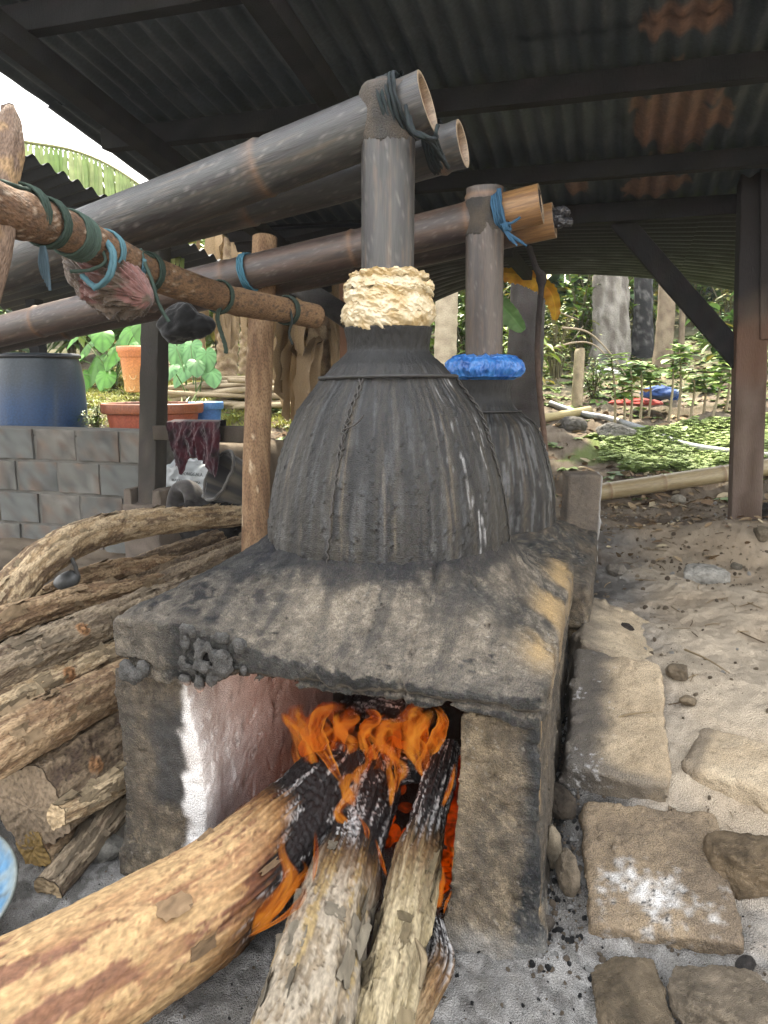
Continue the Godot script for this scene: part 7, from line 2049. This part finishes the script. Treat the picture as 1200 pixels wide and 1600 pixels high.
func build_plants() -> void:
	rng.seed = 33
	# taro plants with big heart-shaped leaves on the left terrace
	var taro := [
		[[175, 605, 7.0], [[135, 540, 0.24], [160, 520, 0.22], [205, 515, 0.24], [150, 565, 0.26], [118, 560, 0.2], [178, 548, 0.22], [130, 585, 0.2], [190, 535, 0.2], [215, 540, 0.22], [165, 585, 0.2], [225, 505, 0.24], [120, 520, 0.2], [145, 500, 0.2], [240, 530, 0.2]], L(0.10, 0.25, 0.04), "lush taro plant with many bright leaves between the blue drum and the left post"],
		[[300, 618, 5.9], [[276, 545, 0.18], [298, 540, 0.19], [322, 552, 0.17], [288, 575, 0.20], [330, 580, 0.17], [306, 566, 0.15], [268, 575, 0.14]], L(0.13, 0.29, 0.10), "pale green taro plant right of the left post, above the planter"],
		[[60, 560, 8.6], [[30, 480, 0.30], [80, 470, 0.30], [120, 465, 0.3], [5, 490, 0.3], [225, 500, 0.28], [60, 450, 0.28], [100, 445, 0.28], [20, 455, 0.28], [140, 480, 0.28], [180, 485, 0.28], [250, 495, 0.28]], L(0.15, 0.30, 0.04), "sunlit taro clump farther up the left bank"]]
	for q in taro:
		var foot := at(q[0][0], q[0][1], q[0][2]); foot.y = ground_y(foot.x, foot.z)
		var t := thing("taro_plant", foot, q[3], "taro plant")
		for e in q[1]:
			var mb := MB.new()
			var tip := at(e[0], e[1], q[0][2] + rr(-0.25, 0.2)) - foot
			heart(mb, Vector3(rr(-0.04, 0.04), 0, rr(-0.04, 0.04)), tip, Vector3(rr(-0.5, 0.6), rr(0.5, 1.0), rr(0.5, 1.0)), e[2], q[2] * rr(0.8, 1.3))
			obj("leaf", mb.mesh(), M.leaf, t)
	# tuft of strap leaves in front of the pale taro
	var tuft := MB.new()
	var tf := at(290, 612, 5.35); tf.y = ground_y(tf.x, tf.z)
	for k in 46:
		var a := rr(0, TAU)
		blade(tuft, Vector3(rr(-0.08, 0.08), 0, rr(-0.05, 0.05)), Vector3(cos(a) * 0.6, 1.0, sin(a) * 0.5), rr(0.16, 0.34), 0.016, rr(0.3, 1.1), L(0.16, 0.27, 0.08), L(0.30, 0.36, 0.12), 5, 0.3)
	var to := obj("strap_leaf_tuft", tuft.mesh(), M.leaf)
	to.position = tf; tag(to, "tuft of narrow strap leaves growing at the pale taro's foot", "plant")
	# withered banana plants
	var dry := [[at(500, 655, 5.0), 1.05, 0.115, "withered banana plant with hanging dry leaves left of the front pot", 46], [at(362, 610, 6.6), 1.25, 0.10, "withered banana plant with dry hanging leaves farther back by the round post", 34], [at(395, 606, 7.3), 1.3, 0.09, "withered banana stalk behind the round post", 24]]
	for q in dry:
		var foot: Vector3 = q[0]; foot.y = ground_y(foot.x, foot.z)
		var b := thing("banana_plant", foot, q[3], "banana plant", "withered banana plants")
		var hgt: float = q[1]; var rad: float = q[2]
		var tm := MB.new()
		tube(tm, path([Vector3(-0.06, -0.05, 0), Vector3(0.0, hgt * 0.5, 0), Vector3(0.06, hgt, 0), Vector3(0.08, hgt * 1.35, 0)], 0.02), 30, func(t, a, s): return rad * (1.0 - 0.35 * t) * (1.0 + 0.10 * sin(s * 70.0 + sin(a * 2.0) * 2.0) * ss(0.5, 0.2, t) + 0.15 * NM.get_noise_3d(cos(a) * 0.3, s * 0.6, sin(a) * 0.3)), func(t, a, p): return L(0.22, 0.15, 0.095).lerp(L(0.42, 0.33, 0.21), clampf(0.45 + NM.get_noise_3d(p.x * 1.5, p.y * 2.5, p.z * 1.5) * 1.4, 0, 1)))
		obj("stem", tm.mesh(), M.bark, b)
		for k in q[4]:
			var lm := MB.new()
			var a := rr(0, TAU)
			var y := hgt * rr(0.65, 1.3)
			var c := L(0.42, 0.31, 0.18).lerp(L(0.24, 0.17, 0.10), rng.randf())
			var out := Vector3(cos(a), 0, sin(a))
			blade(lm, Vector3(0.05, y, 0) + out * rad * 0.7, out * 0.45 + Vector3(rr(-0.2, 0.2), 0.1, rr(-0.2, 0.2)), rr(0.35, 0.8), rr(0.05, 0.12), rr(4.0, 7.0), c, c * 0.8, 14, rr(0.5, 1.4), 0.14, 0.3)
			obj("dry_leaf", lm.mesh(), M.dry_leaf, b)
	# living banana: one yellowed leaf and one green leaf hang into view
	var bf := at(772, 640, 5.0); bf.y = ground_y(bf.x, bf.z)
	var bp := thing("banana_plant", bf, "banana plant behind the rear pipe with one yellowed and one green leaf hanging", "banana plant")
	var stem := MB.new()
	tube(stem, path([Vector3(0, -0.05, 0), at(764, 520, 5.05) - bf, at(766, 420, 5.05) - bf], 0.04), 24, func(t, a, s): return 0.07 * (1.0 - 0.4 * t), func(t, a, p): return L(0.24, 0.27, 0.10).lerp(L(0.30, 0.22, 0.12), clampf(0.5 + NM.get_noise_3dv(p * 1.5), 0, 1)))
	obj("stem", stem.mesh(), M.bark, bp)
	var big := func(spine: Array, depth: float, wid: float, c0: Color, c1: Color, ragged: float, called: String) -> void:
		var p := path(spine.map(func(e): return at(e[0], e[1], depth + (e[2] if e.size() > 2 else 0.0)) - bf), 0.012)
		var mb := MB.new()
		var n := p.size() - 1
		sheet(mb, 16, n, func(u: float, v: float) -> Vector3:
			var k := int(round(v * n))
			var T := (p[mini(k + 1, n)] - p[maxi(k - 1, 0)]).normalized()
			var S := T.cross(Vector3(0.25, 0.35, 0.9)).normalized()
			var N := S.cross(T)
			var s := u * 2.0 - 1.0
			var w := wid * 0.5 * pow(sin(PI * clampf(v * 0.92 + 0.06, 0, 1)), 0.55) * (1.0 + ragged * NM.get_noise_2d(v * 6.0, s * 2.0))
			return p[k] + S * s * w + N * (absf(s) * w * -0.35 + 0.006 * sin(v * 60.0) * absf(s)),
			func(q: Vector3, u: float, v: float) -> Color:
				var m := NM.get_noise_3dv(q * 1.6)
				var c := c0.lerp(c1, clampf(0.35 + m * 1.3 + 0.4 * absf(u - 0.5), 0, 1))
				return c.lerp(c * 1.35, ss(0.06, 0.02, absf(u - 0.5))))
		obj(called, mb.mesh(), M.leaf, bp)
	big.call([[766, 424], [800, 428], [836, 436], [860, 456], [868, 484], [866, 500]], 4.9, 0.125, L(0.85, 0.52, 0.05), L(0.66, 0.30, 0.03), 0.35, "yellow_leaf")
	big.call([[764, 440], [778, 470], [798, 492], [818, 517]], 4.85, 0.15, L(0.17, 0.34, 0.12), L(0.24, 0.42, 0.17), 0.1, "leaf")
	# coconut frond hanging over the neighbouring roof
	var cf := MB.new()
	var sp := []
	for e in [[-40, 205, 4.4], [40, 222, 4.4], [110, 234, 4.45], [170, 258, 4.5], [235, 302, 4.55], [280, 345, 4.6]]: sp.append(at(e[0], e[1], e[2]))
	var spine := path(sp, 0.028)
	rope_plain(cf, sp, 0.012, L(0.30, 0.30, 0.12))
	for k in range(1, spine.size()):
		for s in [-1.0, 1.0]:
			var c := L(0.16, 0.25, 0.055).lerp(L(0.38, 0.42, 0.17), rng.randf())
			blade(cf, spine[k], Vector3(0.25 + rr(-0.1, 0.1), -0.9, 0.35 * s), rr(0.32, 0.42), 0.036, 0.5, c, c * 1.1, 5, 0.5, 0.02)
	tag(obj("coconut_frond", cf.mesh(), M.leaf), "sunlit green coconut frond drooping beyond the dark roof at the upper left", "frond")
	# saplings on the slope at the right
	var sap := [[962, 652, 955, 560], [985, 655, 985, 575], [1000, 660, 1000, 570], [1012, 660, 1015, 590], [975, 660, 972, 600], [1045, 640, 1052, 560], [1060, 645, 1062, 545], [1098, 655, 1100, 590], [1112, 640, 1128, 580], [1135, 630, 1140, 555], [1078, 640, 1085, 590], [1150, 600, 1152, 520]]
	var sl := []
	for k in 3:
		var m2 := MB.new()
		for j in 22:
			var a := rr(0, TAU)
			var c := L(0.12, 0.24, 0.07).lerp(L(0.28, 0.40, 0.08), rng.randf())
			blade(m2, Vector3(rr(-0.02, 0.02), rr(-0.12, 0.03), rr(-0.02, 0.02)), Vector3(cos(a), rr(0.0, 0.6), sin(a)), rr(0.09, 0.17), rr(0.06, 0.10), 0.6, c, c * 1.15, 4, 0.15)
		sl.append(m2.mesh())
	var i := 0
	var nm := ["leftmost slim sapling with a small leaf tuft, above the red cloth", "slim sapling standing in front of the red cloth's middle", "third slim sapling at the red cloth", "slim sapling at the red cloth's right end", "low thin sapling just below the red cloth", "leafy sapling in front of the bent brown trunk", "taller leafy sapling right of the blue bundle", "pale-stemmed sapling at the grass patch's back edge", "leaning sapling beside the pale-stemmed one", "bushy sapling close to the right post", "short sapling between the blue bundle and the pale stem", "sapling seen under the diagonal brace at the right post"]
	for q in sap:
		var foot := at(q[0], q[1], 5.9 + 0.08 * (i % 4)); foot.y = ground_y(foot.x, foot.z)
		var top := at(q[2], q[3], 5.9 + 0.08 * (i % 4))
		var t := thing("sapling", foot, nm[i], "sapling", "saplings behind the grass patch")
		var sm := MB.new()
		tube(sm, path([Vector3(0, -0.04, 0), (top - foot) * 0.5 + Vector3(0.015, 0, 0), top - foot], 0.04), 8, func(tt, a, s): return 0.013 * (1.0 - 0.5 * tt), func(tt, a, p): return L(0.40, 0.34, 0.22))
		obj("stem", sm.mesh(), M.bark_fine, t)
		var co := obj("leaves", sl[i % 3], M.leaf, t)
		co.position = top - foot; co.rotation.y = i * 1.3
		i += 1
	# green ground cover, lawn
	var lf := MB.new()
	for k in 7:
		var a := TAU * k / 7.0
		blade(lf, Vector3.ZERO, Vector3(cos(a), 0.7, sin(a)), 1.0, 0.55, 0.8, Color.WHITE, Color.WHITE, 2, 0.2)
	var gb := MB.new()
	for k in 6:
		var a := TAU * k / 6.0
		blade(gb, Vector3.ZERO, Vector3(cos(a) * 0.6, 1.0, sin(a) * 0.6), 1.0, 0.14, 0.7, Color.WHITE, Color.WHITE, 2, 0.3)
	var cover := func(called: String, label: String, category: String, n: int, mesh_: Mesh, place: Callable, c0: Color, c1: Color, s0: float, s1: float) -> void:
		var pts := []
		for k in n * 3:
			if pts.size() >= n: break
			var p: Vector3 = place.call()
			if p.y > -50.0: pts.append(p)
		var mm := MultiMesh.new()
		mm.transform_format = MultiMesh.TRANSFORM_3D; mm.use_colors = true; mm.mesh = mesh_; mm.instance_count = pts.size()
		for k in pts.size():
			mm.set_instance_transform(k, Transform3D(Basis.from_euler(Vector3(rr(-0.25, 0.25), rr(0, TAU), rr(-0.25, 0.25))).scaled(Vector3.ONE * rr(s0, s1)), pts[k]))
			mm.set_instance_color(k, c0.lerp(c1, rng.randf()))
		var mi := MultiMeshInstance3D.new()
		mi.name = called; mi.multimesh = mm; mi.material_override = M.leaf
		add_child(mi, true); tag(mi, label, category, "", "stuff")
	cover.call("ground_cover", "bright green low leafy ground cover in a patch left of the right post", "ground cover", 13000, lf.mesh(), func() -> Vector3:
		var p := at(rr(940, 1260), rr(635, 756), 1.0)
		var dir := (p - cam.position)
		var w := cam.position + dir * rr(4.7, 6.0)
		w.y = ground_y(w.x, w.z) + rr(0.0, 0.05)
		var e := Vector2((w.x - 0.85) / 1.15, (w.z + 5.65) / 0.62).length() + 0.5 * NM.get_noise_2d(w.x * 0.35, w.z * 0.35)
		return w if e < 0.95 else Vector3(0, -99, 0), L(0.32, 0.46, 0.12), L(0.54, 0.66, 0.24), 0.012, 0.030)
	cover.call("lawn", "yellow-green short lawn on the left terrace", "grass", 4200, gb.mesh(), func() -> Vector3:
		var x := rr(-6.0, -2.1); var z := rr(-7.0, -4.75)
		return Vector3(x, ground_y(x, z) - 0.005, z) if NM.get_noise_2d(x * 0.3, z * 0.3) > -0.25 - ss(-5.2, -6.0, z) * 0.3 else Vector3(0, -99, 0), L(0.26, 0.29, 0.05), L(0.45, 0.44, 0.09), 0.035, 0.085)
	cover.call("weeds", "thin green weeds scattered over the bare yard and slope", "weeds", 3200, lf.mesh(), func() -> Vector3:
		var x := rr(-4.5, 3.5); var z := -(4.4 + 7.0 * pow(rng.randf(), 0.8))
		return Vector3(x, ground_y(x, z), z) if NM.get_noise_2d(x * 0.4 + 9.0, z * 0.4) > 0.12 - ss(-6.3, -8.0, z) * 0.35 else Vector3(0, -99, 0), L(0.11, 0.20, 0.04), L(0.30, 0.40, 0.10), 0.04, 0.11)
	var far_growth := []
	# bushes and young trees on the hillside: each one a thing
	var protos := []
	for k in 8: protos.append(bush_mesh(k % 4, 60 + k).mesh())
	var spots := []
	spots.append([at(928, 622, 6.9), 0.42, 0, "low leafy bush right of the cut stake"])
	spots.append([at(870, 560, 8.0), 0.9, 3, "scrubby bush under the yellow leaf"])
	spots.append([at(905, 520, 9.0), 1.2, 0, "shaggy bush left of the big grey trunk"])
	spots.append([at(1000, 500, 10.5), 0.9, 3, "yellow-green bush behind the charred trunk"])
	spots.append([at(1140, 560, 7.6), 0.75, 2, "broad-leaved bush half hidden by the right post"])
	spots.append([at(790, 600, 6.6), 0.8, 1, "bush with long leaves behind the rear upright pipe"])
	spots.append([at(640, 560, 8.0), 1.2, 1, "long-leaved bush between the yellow collar and the pale palm"])
	spots.append([at(735, 560, 8.4), 1.3, 0, "green bush right of the pale palm trunk"])
	spots.append([at(440, 580, 8.2), 1.2, 2, "broad-leaved bush beyond the heap of sticks"])
	spots.append([at(240, 560, 7.6), 1.0, 2, "broad-leaved bush behind the orange flower pot"])
	spots.append([at(350, 560, 8.6), 1.3, 1, "long-leaved bush behind the withered bananas"])
	spots.append([at(120, 540, 8.8), 1.3, 1, "sunlit long-leaved bush on the left bank above the taro"])
	spots.append([at(40, 520, 9.4), 1.5, 3, "yellow-green shrub at the left edge of the bank"])
	spots.append([at(200, 520, 9.8), 1.6, 0, "round-leaved shrub higher on the left bank"])
	spots.append([at(-20, 560, 7.8), 1.2, 2, "broad-leaved shrub cut off by the left edge"])
	spots.append([at(152, 668, 4.95), 0.22, 0, "small weedy bush between the blue drum and the planter"])
	for q in spots:
		var w: Vector3 = q[0]; w.y = ground_y(w.x, w.z)
		var o := obj("bush", protos[(q[2] + (4 if rng.randf() < 0.5 else 0)) % 8], M.leaf)
		o.position = w; o.rotation.y = rr(0, TAU); o.scale = Vector3.ONE * (q[1] as float)
		tag(o, q[3], "bush", "bushes on the hillside")
	for j in 8:
		var mm := MultiMesh.new()
		mm.transform_format = MultiMesh.TRANSFORM_3D; mm.mesh = protos[j]; mm.instance_count = 10
		for k in 10:
			var x := rr(-11.0, 6.5); var d := rr(9.5, 17.0)
			mm.set_instance_transform(k, Transform3D(Basis(Vector3.UP, rr(0, TAU)).scaled(Vector3.ONE * rr(1.0, 2.0)), Vector3(x, ground_y(x, -d), -d)))
		far_growth.append(mm)
	# trees that close the view under the roofs
	var tr := []
	for k in 3:
		var mb := MB.new()
		var r2 := RandomNumberGenerator.new()
		r2.seed = 400 + k
		for j in 1500:
			var a := r2.randf_range(0, TAU); var h := r2.randf()
			var rad := (0.35 + 0.75 * sin(PI * pow(h, 0.8))) * sqrt(r2.randf())
			var q := Vector3(cos(a) * rad, 0.25 + h * 1.9, sin(a) * rad)
			q += Vector3(NM.get_noise_3dv(q * 0.4), NM.get_noise_3dv(q * 0.4 + Vector3.ONE * 9.0), NM.get_noise_3dv(q * 0.4 + Vector3.ONE * 19.0)) * 0.5
			var c := L(0.06, 0.12, 0.02).lerp(L(0.20, 0.27, 0.05), r2.randf())
			blade(mb, q, Vector3(cos(a), r2.randf_range(-0.6, 0.5), sin(a)), r2.randf_range(0.14, 0.24), r2.randf_range(0.07, 0.11), 0.6, c, c * 1.1, 3, 0.2)
		tr.append(mb.mesh())
	var tk := MB.new()
	tube(tk, path([Vector3(0, -0.2, 0), Vector3(0.05, 0.6, 0.02), Vector3(0, 1.3, 0)], 0.08), 14, func(t, a, s): return 0.07 * (1.0 - 0.5 * t), func(t, a, p): return L(0.17, 0.13, 0.09))
	var tkm := tk.mesh()
	for j in 4:
		var mm := MultiMesh.new()
		mm.transform_format = MultiMesh.TRANSFORM_3D; mm.mesh = tr[j] if j < 3 else tkm; mm.instance_count = 8 if j < 3 else 24
		far_growth.append(mm)
	for k in 24:
		var x := -13.0 + 0.9 * k + rr(-0.3, 0.3); var d := rr(14.0, 21.0)
		var tf2 := Transform3D(Basis(Vector3.UP, rr(0, TAU)).scaled(Vector3.ONE * rr(1.1, 1.6)), Vector3(x, ground_y(x, -d), -d))
		far_growth[far_growth.size() - 4 + k % 3].set_instance_transform(k / 3, tf2)
		far_growth[-1].set_instance_transform(k, tf2)
	var wood := Node3D.new()
	wood.name = "far_wood"
	add_child(wood, true)
	tag(wood, "thick green growth of bushes and trees closing the view up the hillside", "", "", "stuff")
	for j in far_growth.size():
		var mi := MultiMeshInstance3D.new()
		mi.name = numbered("foliage" if j < far_growth.size() - 1 else "trunks", wood); mi.multimesh = far_growth[j]
		mi.material_override = M.leaf if j < far_growth.size() - 1 else M.bark
		wood.add_child(mi, true); mi.set_meta("kind", "stuff")
